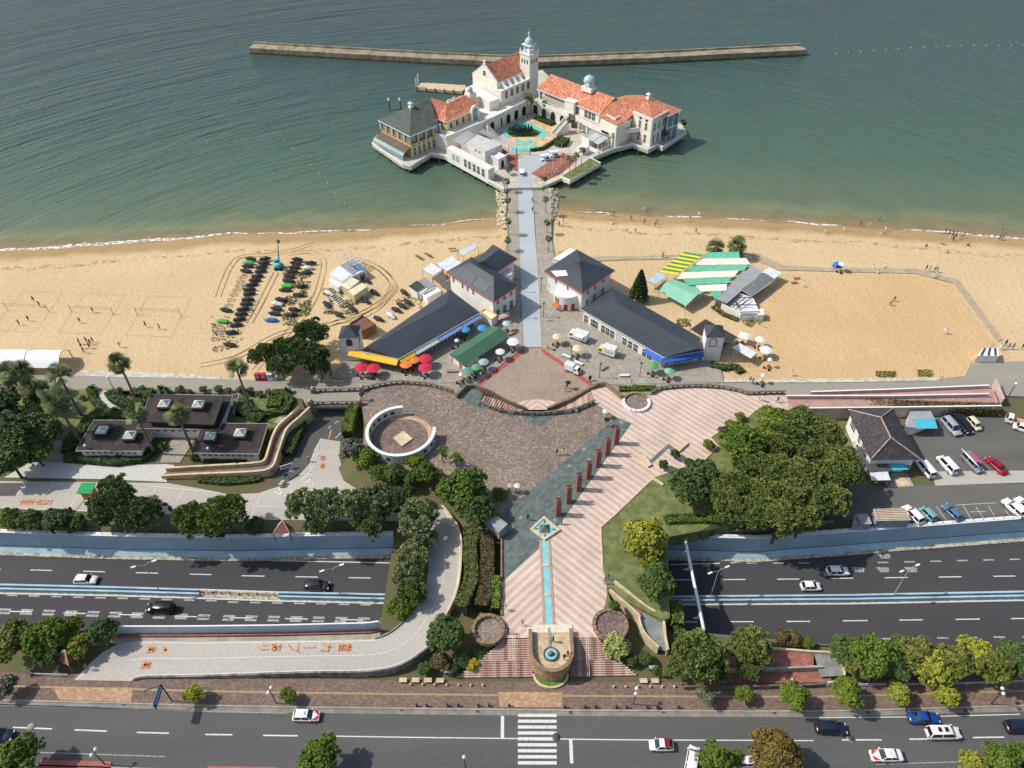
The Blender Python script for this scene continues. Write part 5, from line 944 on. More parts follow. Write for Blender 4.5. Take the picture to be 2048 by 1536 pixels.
dark_r=mat('dark_sheet_roof',S(64,71,79),.55,.06,.25,spec=.4,coord='World');orange_t=mat('orange_trim',S(214,96,56),.7,.08);navy=mat('grey_blue_wall',S(196,206,214),.8,.05,.5,coord='World');brownw=mat('brown_board',S(150,106,76),.85,.12,1.,coord='World')
Z0=TZ
def seams(par,pts,n_,m,name='seam'):
 """standing seams on a quad roof slope given as [ridge0, ridge1, eave1, eave0]"""
 a,b,c,d=pts;k=MB()
 for i in range(1,n_):k.bar(a.lerp(b,i/n_)+Vector((0,0,.015)),d.lerp(c,i/n_)+Vector((0,0,.015)),.04,.03)
 return k.build(name,m,par)
ZL,ZR=3.8,5.7
t=thing('beach_shop','long dark roofed beach shop with yellow and blue awnings left of the causeway','building',Q('e',735,1190,Z0))
fA,fB,bA,bB=Q('e',733,1105,ZL),Q('e',1490,675,ZL),Q('e',372,1032,ZL),Q('e',1210,460,ZL);rA,rB=Q('e',440,1000,ZR-.3),Q('e',1175,600,ZR)
rf=roof(t,[[fA,fB,rB,rA],[fA,rA,bA],[fB,bB,rB],[rA,rB,bB,bA]],dark_r,'roof',[bA,fA,fB],mat('gutter_white',S(214,216,216),.6,.05),.18)
seams(rf,[rA,rB,fB,fA],24,dark_r);cc=(fA+fB+bA+bB)/4
inw=lambda p,d,c=cc:Vector((*(p+(c-p).normalized()*d).xy,0))
wq=[inw(fA,.9),inw(fB,.9),inw(bB,.9),inw(bA,.9)]
MB().prism(wq,Z0-.1,ZL-.15).build('wall',wht,t);MB().wall([inw(bA,.85),inw(fA,.85)],ZL-.2,.12).build('brown_front',brownw,t)
along(t,wq[0],wq[1],[(.1+.052*i)for i in range(17)],Z0+.1,.95,2.2,mp=pane_d,fr=.08)
along(t,wq[3],wq[0],(.3,.55,.8),Z0+.1,1.2,2.0,mp=pane_d)
def awning(par,a,b,dep,z1,z2,m,name='awning'):
 u=(b-a);u.z=0;u.normalize();n_=Vector((u.y,-u.x,0));k=MB();A,B=Vector((*a.xy,z1)),Vector((*b.xy,z1));C,D=Vector((*(b+n_*dep).xy,z2)),Vector((*(a+n_*dep).xy,z2));dz=Vector((0,0,-.22))
 k.add([A,B,C,D,C+dz,D+dz],[(3,2,1,0),(5,4,2,3)]);k.add([A,D,D+dz,A+dz*.1],[(0,1,2,3)]);k.add([B,C,C+dz,B+dz*.1],[(3,2,1,0)]);return k.build(name,m,par)
yel_c=mat('yellow_cloth',S(246,196,60),.8,.06,1.);mint=mat('mint_cloth',S(206,228,216),.8,.05,1.);peri=mat('periwinkle_cloth',S(150,166,214),.8,.06,1.);blu_c=mat('blue_cloth',S(58,110,196),.75,.06,1.)
for f0_,f1_,m_ in((.0,.17,yel_c),(.18,.45,mint),(.46,.75,peri),(.76,.99,peri)):awning(t,fA.lerp(fB,f0_),fA.lerp(fB,f1_),1.0,ZL-.2,ZL-.75,m_)
awning(t,bA.lerp(fA,-.28),bA.lerp(fA,.99),1.3,ZL-.2,ZL-.9,yel_c)
sg_=bA.lerp(fA,.25);MB().box((sg_.x,sg_.y-.15,ZL-.15),(1.9,.1,.35),-.05).build('sign_board',white,t)
def tower(lab,k,pts,zt,apx,za,winside,col=None):
 t=thing('gable_tower',lab,'tower',Q(k,*pts[0],Z0));c=[Q(k,x,y,zt)for x,y in pts];p3=c+[c[0]+(c[2]-c[1])]if len(c)==3 else c
 MB().prism([Vector((*v.xy,0))for v in p3],Z0-.1,zt).build('wall',wht,t);m=sum(p3,Vector())/4;a=Vector((m.x,m.y,za));ov=[m+(v-m)*1.08 for v in p3]
 k_=MB();[k_.add([ov[i],ov[(i+1)%4],a],[(0,1,2)])for i in range(4)];k_.build('roof',dark_r,t);return t,p3
t2,c=tower('white tower with arched red window at the left end of the shops','e',((175,912),(343,908),(372,800)),7.2,None,9.2,0)
along(t2,c[0],c[1],(.52,),4.9,1.1,1.9,True,mp=pane_d,mf=mat('dark_red_trim',S(140,40,44),.7,.08));along(t2,c[1],c[2],(.45,),4.9,.8,1.8,True,mp=pane_d,mf=MT['dark_red_trim'])
t2,c=tower('white tower with a blind red arch at the right end of the shops','f',((1645,905),(1812,905),(1790,800)),7.2,None,9.2,0);c[3]=Q('f',1612,800,7.2)
u=(c[1]-c[0]).normalized();n_=Vector((u.y,-u.x,0));pm=Vector((*(c[0].lerp(c[1],.42)).xy,4.6))
pts=[pm+u*x+Vector((0,0,z))+n_*.05 for x,z in archpoly(1.5,2.2,True)];MB().tube(pts+[pts[0]],.09,5,cap=False).build('arch_trim',MT['dark_red_trim'],t2)
t=thing('beach_shop','long dark roofed beach shop with white windowed front right of the causeway','building',Q('f',470,745,Z0))
fA,fB,bA,bB=Q('f',468,640,ZL),Q('f',1247,1092,ZL),Q('f',765,445,ZL),Q('f',1612,1030,ZL);rA,rB=Q('f',800,580,ZR),Q('f',1560,1010,ZR-.3);bC=Q('f',1580,905,ZL)
rf=roof(t,[[fA,fB,rB,rA],[fB,bB,rB],[fA,rA,bA],[rA,rB,bB,bC,bA]],dark_r,'roof',[fA,fB,bB],MT['gutter_white'],.18);seams(rf,[rA,rB,fB,fA],24,dark_r);cc=(fA+fB+bA+bB)/4
wq=[inw(fA,.9,cc),inw(fB,.9,cc),inw(bB,.9,cc),inw(bA,.9,cc)];MB().prism(wq,Z0-.1,ZL-.15).build('wall',wht,t)
along(t,wq[0],wq[1],(.04,.13,.175,.27,.33,.39,.55,.62,.69,.8,.86),Z0+.2,1.15,2.0,mp=pane_d,fr=.1);along(t,wq[1],wq[2],(.15,.4,.5,.6,.7,.8),Z0+.4,.55,1.5,mp=pane_d,bars=False,fr=.07)
for f in(.44,.46,.48,.50):p=wq[0].lerp(wq[1],f);MB().box((p.x,p.y,1.9),(.25,.25,3.1),.8).build('pilaster',wht,t)
awning(t,fA.lerp(fB,.8),fB,1.0,ZL-.2,ZL-.8,blu_c);awning(t,fB,bB,1.0,ZL-.25,ZL-.85,blu_c)
t=thing('lean_to_roof','brown sheet lean-to roof behind the right shop tower','roof',Q('f',1700,900,0));lq=[Q('f',x,y,z)for x,y,z in((1490,830,2.9),(1635,735,2.9),(1935,905,2.3),(1790,1010,2.3))]
k=MB();k.face(lq[::-1]);k.build('sheet',mat('brown_sheet',S(78,68,66),.6,.1,.8,coord='World'),t);seams(t,[lq[0],lq[3],lq[2],lq[1]],12,MT['brown_sheet'])
for v in lq:MB().box((v.x,v.y,v.z/2),(.12,.12,v.z-.05)).build('post',brownw,t)
def house2(lab,k,L,F,Rr,zt,za,apx,ridge,wallm,front,left):
 t=thing('gatehouse',lab,'building',Q(k,*F,Z0));l,f,r=Q(k,*L,zt),Q(k,*F,zt),Q(k,*Rr,zt);b=l+r-f;c=(l+r)/2
 if ridge:r0,r1=c+(f-l).normalized()*((f-l).length/2-(r-f).length/2),c-(f-l).normalized()*((f-l).length/2-(r-f).length/2);r0.z=r1.z=za;faces=[[l,f,r0,r1],[f,r,r0],[r,b,r1,r0],[b,l,r1]]
 else:r0=Vector((c.x,c.y,za));faces=[[l,f,r0],[f,r,r0],[r,b,r0],[b,l,r0]];r1=r0
 rf=roof(t,faces,dark_r,'roof',[l,f,r],orange_t,.22)
 W=[Vector((*(p+(c-p).normalized()*1.0).xy,0))for p in(l,f,r,b)];MB().prism(W,Z0-.1,zt-.15).build('wall',wallm,t)
 along(t,W[1],W[2],front,zt-2.3,.8,1.7,mp=pane_d);along(t,W[0],W[1],left,zt-2.2,.5,1.7,mp=pane_d,bars=False);along(t,W[1],W[2],front,Z0+.1,1.,2.2,mp=pane_d);return t,W,(l,f,r,b,r0,r1)
t,W,c=house2('white two storey house with dark hipped roof and solar panels left of the causeway','C',(675,468),(1375,905),(1745,660),6.6,9.2,None,True,wht,(.2,.5,.8),(.08,.3,.42,.55))
l,f,r,b,r0,r1=c
for s0_,s1_ in((.28,.5),(.54,.78)):
 A,B=l.lerp(f,s0_),l.lerp(f,s1_);up2=(r0.lerp(r1,.5)-l.lerp(f,.5));P4=[A+up2*.15,B+up2*.15,B+up2*.62,A+up2*.62];P4=[v+Vector((0,0,.12))for v in P4];sp=MB();sp.face(P4);sp=sp.build('solar_panel',mat('solar_blue',S(62,74,84),.25,.06,1.,spec=.6),t)
 for i in range(1,8):MB().bar(P4[0].lerp(P4[1],i/8)+Vector((0,0,.03)),P4[3].lerp(P4[2],i/8)+Vector((0,0,.03)),.05).build('cell_line',MT['dark_metal'],sp)
w2=[Q('C',1040,360,6.3),Q('C',1360,65,6.3),Q('C',1715,272,6.3),Q('C',1430,470,6.3)]
rm=(w2[1]+w2[2])/2;nn=(w2[0]-w2[1]).normalized();e_=rm+nn*3.2;e_.z=8.6;e2_=(w2[0]+w2[3])/2;e2_.z=8.6
roof(t,[[w2[1],w2[2],e_],[w2[2],w2[3],e2_,e_],[w2[3],w2[0],e2_],[w2[0],w2[1],e_,e2_]],dark_r,'rear_roof',[w2[1],w2[2],w2[3]],orange_t,.22)
cc=sum(w2,Vector())/4;MB().prism([Vector((*(v+(cc-v).normalized()*.9).xy,0))for v in w2],Z0-.1,6.1).build('rear_wall',wht,t)
p=Q('C',1540,470,4.6);MB().lathe([(0,4.7),(1.8,4.7),(1.8,0.3)],(p.x,p.y,0),20,sm=False).build('round_bay',wht,t)
k4=[Q('C',x,y,2.9)for x,y in((1185,1045),(1340,1160),(1420,1095),(1240,1000))];MB().prism([Vector((*v.xy,0))for v in k4],Z0,2.6).build('kiosk_wall',wht,t);MB().wall([Vector((*v.xy,2.55))for v in k4],.4,.2,closed=True).build('kiosk_sign_band',yel_c,t)
awning(t,Q('C',1410,1110,2.6),Q('C',1580,1050,2.6),1.0,2.6,2.1,mat('striped_cloth',S(226,190,186),.8,.2,4.),'striped_awning')
t,W,c=house2('white two storey house with steep dark pyramid roof right of the causeway','f',(130,287),(487,496),(790,281),6.6,9.5,None,False,wht,(.2,.45,.75),(.25,.6))
l,f,r,b,r0,r1=c
seams(t,[r0,r0,f,l],16,dark_r);seams(t,[r0,r0,r,f],16,dark_r)
d4=[l.lerp(f,x_).lerp(r0,y_)+Vector((0,0,.06))for x_,y_ in((.08,.12),(.3,.04),(.5,.3),(.3,.42))];k=MB();k.face(d4);k.build('sign_panel',white,t)
rb=[Q('f',x,y,6.2)for x,y in((205,175),(365,70),(435,95),(300,200))];MB().prism([Vector((*v.xy,0))for v in rb],5.2,6.2).build('flat_roof',wht,t);MB().wall([v-Vector((0,0,.12))for v in rb],.14,.2,closed=True).build('trim',orange_t,t)
p=Q('f',345,470,4.3);MB().lathe([(0,4.32),(3.1,4.3),(3.1,4.36),(3.2,4.36),(3.2,Z0)],(p.x,p.y,0),32,sm=False).build('round_bay',wht,t)
for i,a in enumerate((205,215,225)):an=math.radians(a);d=Vector((math.cos(an),math.sin(an),0));opening(t,Vector((p.x,p.y,2.2))+d*3.2,Vector((-d.y,d.x,0)),d,.35,1.5,mp=mat('red_shutter',S(128,50,40),.7,.1),bars=False,fr=.06)
for a in(262,296):an=math.radians(a);d=Vector((math.cos(an),math.sin(an),0));opening(t,Vector((p.x,p.y,Z0))+d*3.2,Vector((-d.y,d.x,0)),d,.8,1.9,name='door',mf=MT['dark_red_trim'],mp=mat('door_red',S(176,62,44),.6,.08),bars=False,fr=.08)
d=Vector((math.cos(math.radians(222)),math.sin(math.radians(222)),0));u=Vector((-d.y,d.x,0));v=Vector((p.x,p.y,0))+d*3.2;awning(t,v-u*.9,v+u*.9,1.0,2.2,1.6,mat('orange_cloth',S(232,108,52),.8,.06,1.),'orange_awning')
t=thing('green_pavilion','green ridge roofed cafe pavilion on the left terrace','building',Q('e',1340,1200,Z0));ge=[Q('e',x,y,2.9)for x,y in((1200,1062),(1345,1180),(1768,892),(1590,800))];g_r=mat('green_sheet',S(78,116,92),.6,.06,.4,coord='World')
gr=[Q('e',1275,1085,4.0),Q('e',1680,815,4.0)];ge[0]=Q('e',1200,1062,3.0)
rf=roof(t,[[ge[1],ge[2],gr[1],gr[0]],[ge[0],gr[0],gr[1],ge[3]],[ge[0],ge[1],gr[0]],[ge[2],ge[3],gr[1]]],g_r,'roof');seams(rf,[gr[0],gr[1],ge[2],ge[1]],14,g_r);seams(rf,[gr[0],gr[1],ge[3],ge[0]],14,g_r)
cc=sum(ge,Vector())/4;gw=[Vector((*(v+(cc-v).normalized()*.8).xy,0))for v in ge];MB().prism([gw[0],gw[1],gw[1].lerp(gw[2],.3),gw[0].lerp(gw[3],.3)],Z0,2.8).build('front_room',wht,t);cols(gw[1],gw[2],5,Z0,2.8,MT['brown_board'],t,'post',.16);cols(gw[0],gw[3],5,Z0,2.8,MT['brown_board'],t,'post',.16);opening(t,gw[0].lerp(gw[1],.6)+Vector((0,0,Z0)),(gw[1]-gw[0]).normalized(),Vector(((gw[1]-gw[0]).normalized().y,-(gw[1]-gw[0]).normalized().x,0)),.9,1.9,name='door',mp=brownw,bars=False)
shed_w=mat('tarp_white',S(226,232,236),.7,.08,.8,coord='World');shed_g=mat('tarp_grey',S(150,156,160),.7,.12,.8,coord='World');shed_d=mat('shed_dark',S(108,100,98),.8,.1,.8,coord='World')
def canopy(lab,k,pts,zs,m,post=MT['dark_metal'],ridge=None,name='canopy'):
 c=[Q(k,x,y,z)for(x,y),z in zip(pts,zs)];t=thing(name,lab,'canopy',Vector((*(sum(c,Vector())/len(c)).xy,.1)));kk=MB();kk.face(c);o=kk.build('roof',m,t)
 if o.data.polygons[0].normal.z<0:o.data.flip_normals()
 kk=MB();[kk.bar(c[i]-Vector((0,0,.05)),c[(i+1)%len(c)]-Vector((0,0,.05)),.08)for i in range(len(c))];kk.build('frame',post,t)
 for v in c:MB().box((v.x,v.y,v.z/2),(.09,.09,v.z-.04)).build('post',post,t)
 return t
canopy('white sloped canopy beside the left gatehouse nearest the sea','C',((845,170),(1090,40),(1140,95),(920,235)),(2.8,2.8,2.3,2.3),shed_w)
canopy('pale grey canopy next to the dark roof of the left gatehouse','C',((530,350),(770,225),(820,290),(625,420)),(2.8,2.8,2.6,2.6),shed_w)
canopy('white canopy strip tucked against the left gatehouse roof','C',((630,420),(820,290),(910,330),(690,455)),(2.6,2.6,2.4,2.4),shed_w)
canopy('pale square canopy above the brown shed left of the gatehouse','C',((325,430),(460,335),(620,430),(480,520)),(2.7,2.9,2.6,2.3),shed_w)
canopy('brown sheet roof of the lean-to at the gatehouse wall','C',((470,560),(620,450),(700,690),(690,715)),(2.4,2.4,2.4,2.2),shed_d)
canopy('crumpled grey tarpaulin roof behind the long left shop','C',((265,600),(370,555),(520,665),(420,730)),(2.2,2.3,2.2,2.0),shed_g)
def shed(lab,k,pts,z,m,mr=None,z0=.1,lip=0,name='shed'):
 c=[Vector((*Q(k,x,y,z).xy,0))for x,y in pts];t=thing(name,lab,'shed',Vector((*(sum(c,Vector())/len(c)).xy,z0)));MB().prism(c,z0,z).build('wall',m,t);cc=sum(c,Vector())/len(c)
 MB().prism([cc+(v-cc)*1.04 for v in c],z,z+.1).build('roof',mr or m,t)
 if lip:MB().wall([Vector((*v.xy,z+.1))for v in c],lip,.12,closed=True).build('parapet',m,t)
 return t,c
t_,c_=shed('dark tented shed with white legs behind the long left shop','C',((130,680),(245,600),(360,690),(245,760)),2.4,white,mat('green_black',S(70,76,68),.8,.1,1.))
t_,c_=shed('small white box shed next to the tented shed','C',((260,745),(355,695),(400,720),(295,790)),2.0,wht)
t_,c_=shed('white open topped pen behind the ridge of the left shop','C',((330,810),(515,710),(600,765),(400,870)),1.6,wht,wht,lip=.5)
t_,c_=shed('brown roofed shed behind the left white tower','e',((275,795),(400,715),(520,795),(390,860)),2.2,brownw,mat('rust_sheet',S(128,92,80),.8,.15,1.),lip=.4)
t_=thing('beach_hut','white beach hut with a half blue half white roof on the left sand','hut',Q('d',1600,560,0));zz=2.6
hutp=[Q('d',x,y,zz)for x,y in((1475,440),(1570,360),(1740,280),(1890,385),(1740,460),(1640,530))]
MB().prism([Vector((*v.xy,0))for v in hutp],0,zz-.1).build('wall',wht,t_)
for pts,m_ in(((1475,440),(1570,358),(1720,455),(1620,530)),shed_w),(((1590,345),(1680,300),(1800,400),(1735,455)),shed_g),(((1670,310),(1745,282),(1885,385),(1800,410)),mat('blue_sheet',S(92,130,170),.6,.1,1.,coord='World')):
 kk=MB();kk.face([Q('d',x,y,zz+.05)for x,y in pts][::-1]);kk.build('roof_sheet',m_,t_)
along(t_,Vector((*hutp[5].xy,0)),Vector((*hutp[3].xy,0)),(.45,.8),.5,1.6,1.3,mp=pane_d)
t_=thing('pergola','white lattice pergola behind the beach hut','pergola',Q('d',1720,260,0));pp=[Q('d',x,y,2.7)for x,y in((1575,250),(1705,180),(1865,290),(1740,350))]
for i in range(9):MB().bar(pp[0].lerp(pp[1],i/8),pp[3].lerp(pp[2],i/8),.1).build('slat',mat('faded_wood',S(206,190,174),.85,.1,1.),t_)
for i in range(5):MB().bar(pp[0].lerp(pp[3],i/4),pp[1].lerp(pp[2],i/4),.12).build('beam',white,t_)
for v in pp:MB().box((v.x,v.y,1.35),(.12,.12,2.7)).build('post',white,t_)
for lab,pts in(('cream storage container behind the pale dinghy',((1605,580),(1725,488),(1810,525),(1690,620))),('cream storage container at the front of the hut yard',((1690,640),(1840,550),(1900,590),(1750,690)))):
 t_,c_=shed(lab,'d',pts,2.3,mat('container_cream',S(236,226,190),.7,.08,.6),name='container')
 for i in range(1,8):p=c_[0].lerp(c_[3],i/8);MB().box((p.x,p.y,1.2),(.06,.06,2.1)).build('rib',MT['container_cream'],t_)
t_,c_=shed('ribbed white shed at the left side of the beach hut','d',((1465,520),(1490,490),(1620,560),(1570,600)),1.9,wht)
t_=thing('metal_rack','white metal trailer rack in front of the beach hut','rack',Q('d',1570,750,0));rk=[Q('d',x,y,.9)for x,y in((1475,700),(1550,660),(1665,745),(1580,800))]
for i in range(6):MB().bar(rk[0].lerp(rk[3],i/5),rk[1].lerp(rk[2],i/5),.1).build('bar',white,t_)
for a,b in((0,3),(1,2)):MB().bar(rk[a],rk[b],.12).build('rail',white,t_)
for v in rk:MB().box((v.x,v.y,.45),(.1,.1,.9)).build('leg',white,t_)
t_=thing('striped_marquee','big marquee of green and cream stripes on the right sand','tent',Q('g',950,400,0));gc,cr=mat('green_canvas',S(112,200,164),.75,.06,.5,coord='World'),mat('cream_canvas',S(250,244,222),.75,.04,.5,coord='World')
rows=[((900,175),(1220,172),(1225,235),(850,238),gc),((850,240),(1290,235),(1335,298),(770,305),cr),((735,312),(1310,300),(1275,358),(680,372),gc),((640,378),(1220,362),(1165,425),(575,450),cr),((640,452),(1150,430),(1095,492),(700,512),gc),((770,515),(1095,500),(1090,570),(830,578),cr),((915,582),(1050,576),(985,655),(975,655),gc)]
for i,(a,b,c,d,m_)in enumerate(rows):
 zt=3.6-.12*i;A,B=Q('g',*a,zt+.25),Q('g',*b,zt+.25);C,D=Q('g',*c,zt-.25),Q('g',*d,zt-.25);kk=MB();n_=10
 for j in range(n_):
  f0_,f1_=j/n_,(j+1)/n_;s0_,s1_=.05*(j%2),.05*((j+1)%2);kk.add([A.lerp(B,f0_)-Vector((0,0,s0_)),A.lerp(B,f1_)-Vector((0,0,s1_)),D.lerp(C,f1_)-Vector((0,0,s1_)),D.lerp(C,f0_)-Vector((0,0,s0_))],[(3,2,1,0)])
 kk.build('canvas_strip',m_,t_)
 for v in(D,C):MB().box((v.x,v.y,v.z/2),(.1,.1,v.z-.05)).build('post',white,t_)
t_=thing('striped_awning','green and yellow striped canvas awning left of the marquee','awning',Q('g',620,300,0));sa,sb,sc_,sd=Q('g',655,170,3.6),Q('g',850,205,3.6),Q('g',590,405,3.1),Q('g',405,375,3.1);grn_c,ylw_c=mat('green_stripe',S(74,148,92),.8,.06),mat('yellow_stripe',S(246,224,62),.8,.06)
for i in range(12):kk=MB();kk.face([sa.lerp(sd,i/12),sb.lerp(sc_,i/12),sb.lerp(sc_,(i+1)/12),sa.lerp(sd,(i+1)/12)][::-1]);kk.build('stripe',grn_c if i%2==0 else ylw_c,t_)
for v in(sa,sb,sc_,sd):MB().box((v.x,v.y,v.z/2),(.1,.1,v.z-.05)).build('post',white,t_)
t_=thing('mint_tent','small mint green ridge tent beside the conifer','tent',Q('g',620,640,0));m0,m1=Q('g',470,480,3.2),Q('g',790,615,3.2);f0,f1=Q('g',400,572,2.3),Q('g',670,728,2.3);mint_t=mat('mint_canvas',S(146,206,178),.7,.06,.5)
b0,b1=m0*2-f0,m1*2-f1;b0.z=b1.z=2.3;rf=roof(t_,[[f0,f1,m1,m0],[m0,m1,b1,b0]],mint_t,'canvas')
for v in(f0,f1,b0,b1):MB().box((v.x,v.y,1.15),(.12,.12,2.25)).build('post',white,t_)
MB().bar(f1+Vector((0,0,-.05)),b1+Vector((0,0,-.05)),.1).build('beam',white,t_)
canopy('pale blue flat sheet roof left of the mint tent','g',((275,470),(385,380),(485,425),(365,505)),(2.5,2.5,2.5,2.5),mat('pale_sheet',S(190,208,220),.6,.08,.6),name='canopy')
t_=thing('grey_roof_hall','grey corrugated roof hall between the marquee and the open sand','building',Q('g',1250,560,0));grs=mat('grey_sheet',S(168,172,172),.55,.08,.6,coord='World')
hp=[Q('g',x,y,z)for x,y,z in((985,655,2.8),(1320,305,2.8),(1470,375,2.6),(1095,700,2.6))];kk=MB();kk.face(hp[::-1]);rf=kk.build('roof',grs,t_);seams(rf,[hp[0],hp[1],hp[2],hp[3]],16,grs);MB().prism([Vector((*v.xy,0))for v in hp],0,2.5).build('wall',shed_d,t_)
canopy('translucent dark sheet canopy of the grey hall','g',((1235,555),(1480,385),(1590,450),(1350,625)),(2.9,2.9,2.5,2.5),mat('smoke_sheet',S(128,132,130),.35,.1,.6),white)
canopy('white sheet canopy at the right corner of the grey hall','g',((1460,380),(1530,330),(1660,390),(1580,445)),(2.8,2.8,2.6,2.6),shed_w,white)
t_=thing('white_yard','white walled yard with rusty roof frames in front of the grey hall','building',Q('g',1240,880,0));yp=[Q('g',x,y,2.1)for x,y in((1045,700),(1240,800),(1430,795),(1360,640),(1200,590))]
MB().wall([Vector((*v.xy,.0))for v in yp],2.1,.15,closed=True).build('wall',wht,t_);cc=sum(yp,Vector())/5;kk=MB();kk.face([Vector((*(cc+(v-cc)*.97).xy,1.5))for v in yp][::-1]);o=kk.build('inner_roof',shed_w,t_)
if o.data.polygons[0].normal.z<0:o.data.flip_normals()
rust=mat('rusty_steel',S(92,58,48),.8,.2,2.)
for(a,b)in(((1105,715),(1400,715)),((1165,645),(1365,640)),((1230,790),(1430,785)),((1165,645),(1210,740)),((1150,740),(1290,640)),((1200,745),(1340,645))):MB().bar(Q('g',*a,2.3),Q('g',*b,2.3),.16).build('beam',rust,t_)
opening(t_,Q('g',1285,880,.05),Vector((1,0,0)),Vector((0,-1,0)),1.9,1.4,name='gate',mf=wfr,mp=wht)
t_,c_=shed('narrow white steel locker at the corner of the yard','g',((1415,820),(1475,820),(1470,760),(1430,755)),2.0,wht)
canopy('white terrace canopy right of the right shop tower','g',((1145,1155),(1225,1105),(1400,1205),(1340,1265)),(2.5,2.5,2.5,2.5),shed_w,MT['dark_metal'])
t_,c_=shed('striped white beach kiosk at the far right by the path','N',((1955,712),(1965,697),(1995,697),(1998,712)),2.0,wht);
for i in range(3):MB().bar(c_[0].lerp(c_[1],.0).lerp(c_[3],(i+.5)/3)+Vector((0,0,2.12)),c_[1].lerp(c_[2],(i+.5)/3)+Vector((0,0,2.12)),.5,.03).build('roof_strip',pane_d,t_)
t_=thing('vaulted_marquee','long white barrel vault marquee at the left edge of the promenade','tent',Q('N',60,740,0));a,b=Q('h',640,95,2.2),Q('h',550,262,2.2);n_=8;dx=Vector((-1,.035,0));seg=8.0
for s_ in range(4):
 kk=MB()
 for i in range(n_):
  w=[a.lerp(b,(i+d)/n_)+Vector((0,0,1.9*math.sin(math.pi*(i+d)/n_)))for d in(0,1)]
  kk.add([w[0]+dx*(seg*s_+.06),w[1]+dx*(seg*s_+.06),w[1]+dx*(seg*(s_+1)),w[0]+dx*(seg*(s_+1))],[(0,1,2,3)],0,True)
 o=kk.build('canvas_bay',mat('bright_canvas',S(252,252,250),.6,.02),t_)
 if o.data.polygons[3].normal.z<0:o.data.flip_normals()
 pts=[a.lerp(b,i/n_)+Vector((0,0,1.92*math.sin(math.pi*i/n_)))+dx*seg*s_ for i in range(n_+1)];MB().tube(pts,.06,5).build('arch_rib',MT['dark_metal'],t_)
 for v in(a,b):q_=v+dx*seg*s_;MB().box((q_.x,q_.y,1.1),(.14,.14,2.2)).build('post',MT['dark_metal'],t_)
brown_r=mat('brown_flat_roof',S(66,58,56),.85,.12,.6,.1,coord='World');mat('brown_dark_wall',S(70,58,54),.9,.1);trimw=mat('grey_trim',S(176,176,170),.7,.08)
def pavilion(lab,low,up_,zl,lights,k='N'):
 c=[Q(k,x,y,zl)for x,y in low];t=thing('pavilion',lab,'building',Vector((*(sum(c,Vector())/4).xy,0)));m=sum(c,Vector())/4
 W=[Vector((*(m+(v-m)*.9).xy,0))for v in c];MB().prism(W,0,zl-.3).build('wall',wht,t);MB().prism([Vector((*v.xy,0))for v in c],zl-.3,zl).build('roof_slab',brown_r,t);MB().wall([v-Vector((0,0,.28))for v in c],.3,.14,closed=True).build('roof_edge',trimw,t)
 i=min(range(4),key=lambda j:(W[j].y+W[(j+1)%4].y));a,b=W[i],W[(i+1)%4]
 if a.x>b.x:a,b=b,a
 along(t,a,b,[.1+.1*j for j in range(9)],zl-1.2,.7,.35,mp=pane_d,bars=False,fr=.05)
 zt=zl
 if up_:
  U2=[Q(k,x,y,zl+1.5)for x,y in up_];mu=sum(U2,Vector())/4;MB().prism([Vector((*(mu+(v-mu)*.88).xy,0))for v in U2],zl,zl+1.2).build('clerestory',mat('brown_dark_wall',S(70,58,54),.9,.1),t);MB().prism([Vector((*v.xy,0))for v in U2],zl+1.2,zl+1.5).build('upper_roof',brown_r,t);zt=zl+1.5
 for x,y in lights:
  p=Q(k,x,y,zt+1.3);kk=MB();s_=2.0
  kk.add([(p.x+a_*s_*1.6,p.y+b_*s_*1.6,zt+.01)for a_,b_ in((-1,-1),(1,-1),(1,1),(-1,1))]+[(p.x+a_*s_*.62,p.y+b_*s_*.62,zt+.5)for a_,b_ in((-1,-1),(1,-1),(1,1),(-1,1))],[(i_,(i_+1)%4,4+(i_+1)%4,4+i_)for i_ in range(4)]);kk.build('roof_skirt',brown_r,t)
  sk_=MB().box((p.x,p.y,zt+.8),(2.3,2.3,.9)).build('lantern',MT['brown_dark_wall'],t);MB().box((p.x,p.y,zt+1.27),(2.9,2.9,.12)).build('lantern_roof',brown_r,sk_)
  kk=MB();b_=[(p.x+a_*1.0,p.y+c_*1.0,zt+1.34)for a_,c_ in((-1,-1),(1,-1),(1,1),(-1,1))];kk.add(b_+[(p.x,p.y,zt+2.15)],[(i_,(i_+1)%4,4)for i_ in range(4)]);kk.build('skylight',mat('skylight_glass',S(196,208,200),.1,.05,spec=.6),sk_)
  kk=MB();[kk.bar(v,(p.x,p.y,zt+2.17),.1)for v in b_];[kk.bar(b_[i_],b_[(i_+1)%4],.1)for i_ in range(4)];kk.build('skylight_bars',wfr,sk_)
pavilion('flat roofed brown pavilion in front with two skylights, next to the white path',[(151.5,901.3),(283.6,902.4),(309,841),(187,840)],None,3.,[(204,860),(259,870)])
pavilion('larger brown pavilion with raised roof and two skylights nearest the promenade',[(274,857),(438,859),(466,791),(300,788)],[(289,843),(428,850),(448,793),(309,788)],3.2,[(328,807),(396,808)])
pavilion('flat roofed brown pavilion at the right with two skylights beside the beige ramp',[(387,906),(517,908),(536,847),(403,846)],None,3.,[(420,872),(480,865)])
t=thing('pavilion_stair','sunken stair with pale frame at the right of the raised pavilion','stair',Q('i',380,380,0));a=[Q('i',x,y,.1)for x,y in((320,300),(415,290),(360,470),(240,520))];MB().prism(a,-.1,.3).build('floor',conc_d,t);MB().wall([Q('i',330,285,.0),Q('i',415,288,.0),Q('i',355,470,.0)],1.2,.15).build('wall',trimw,t)
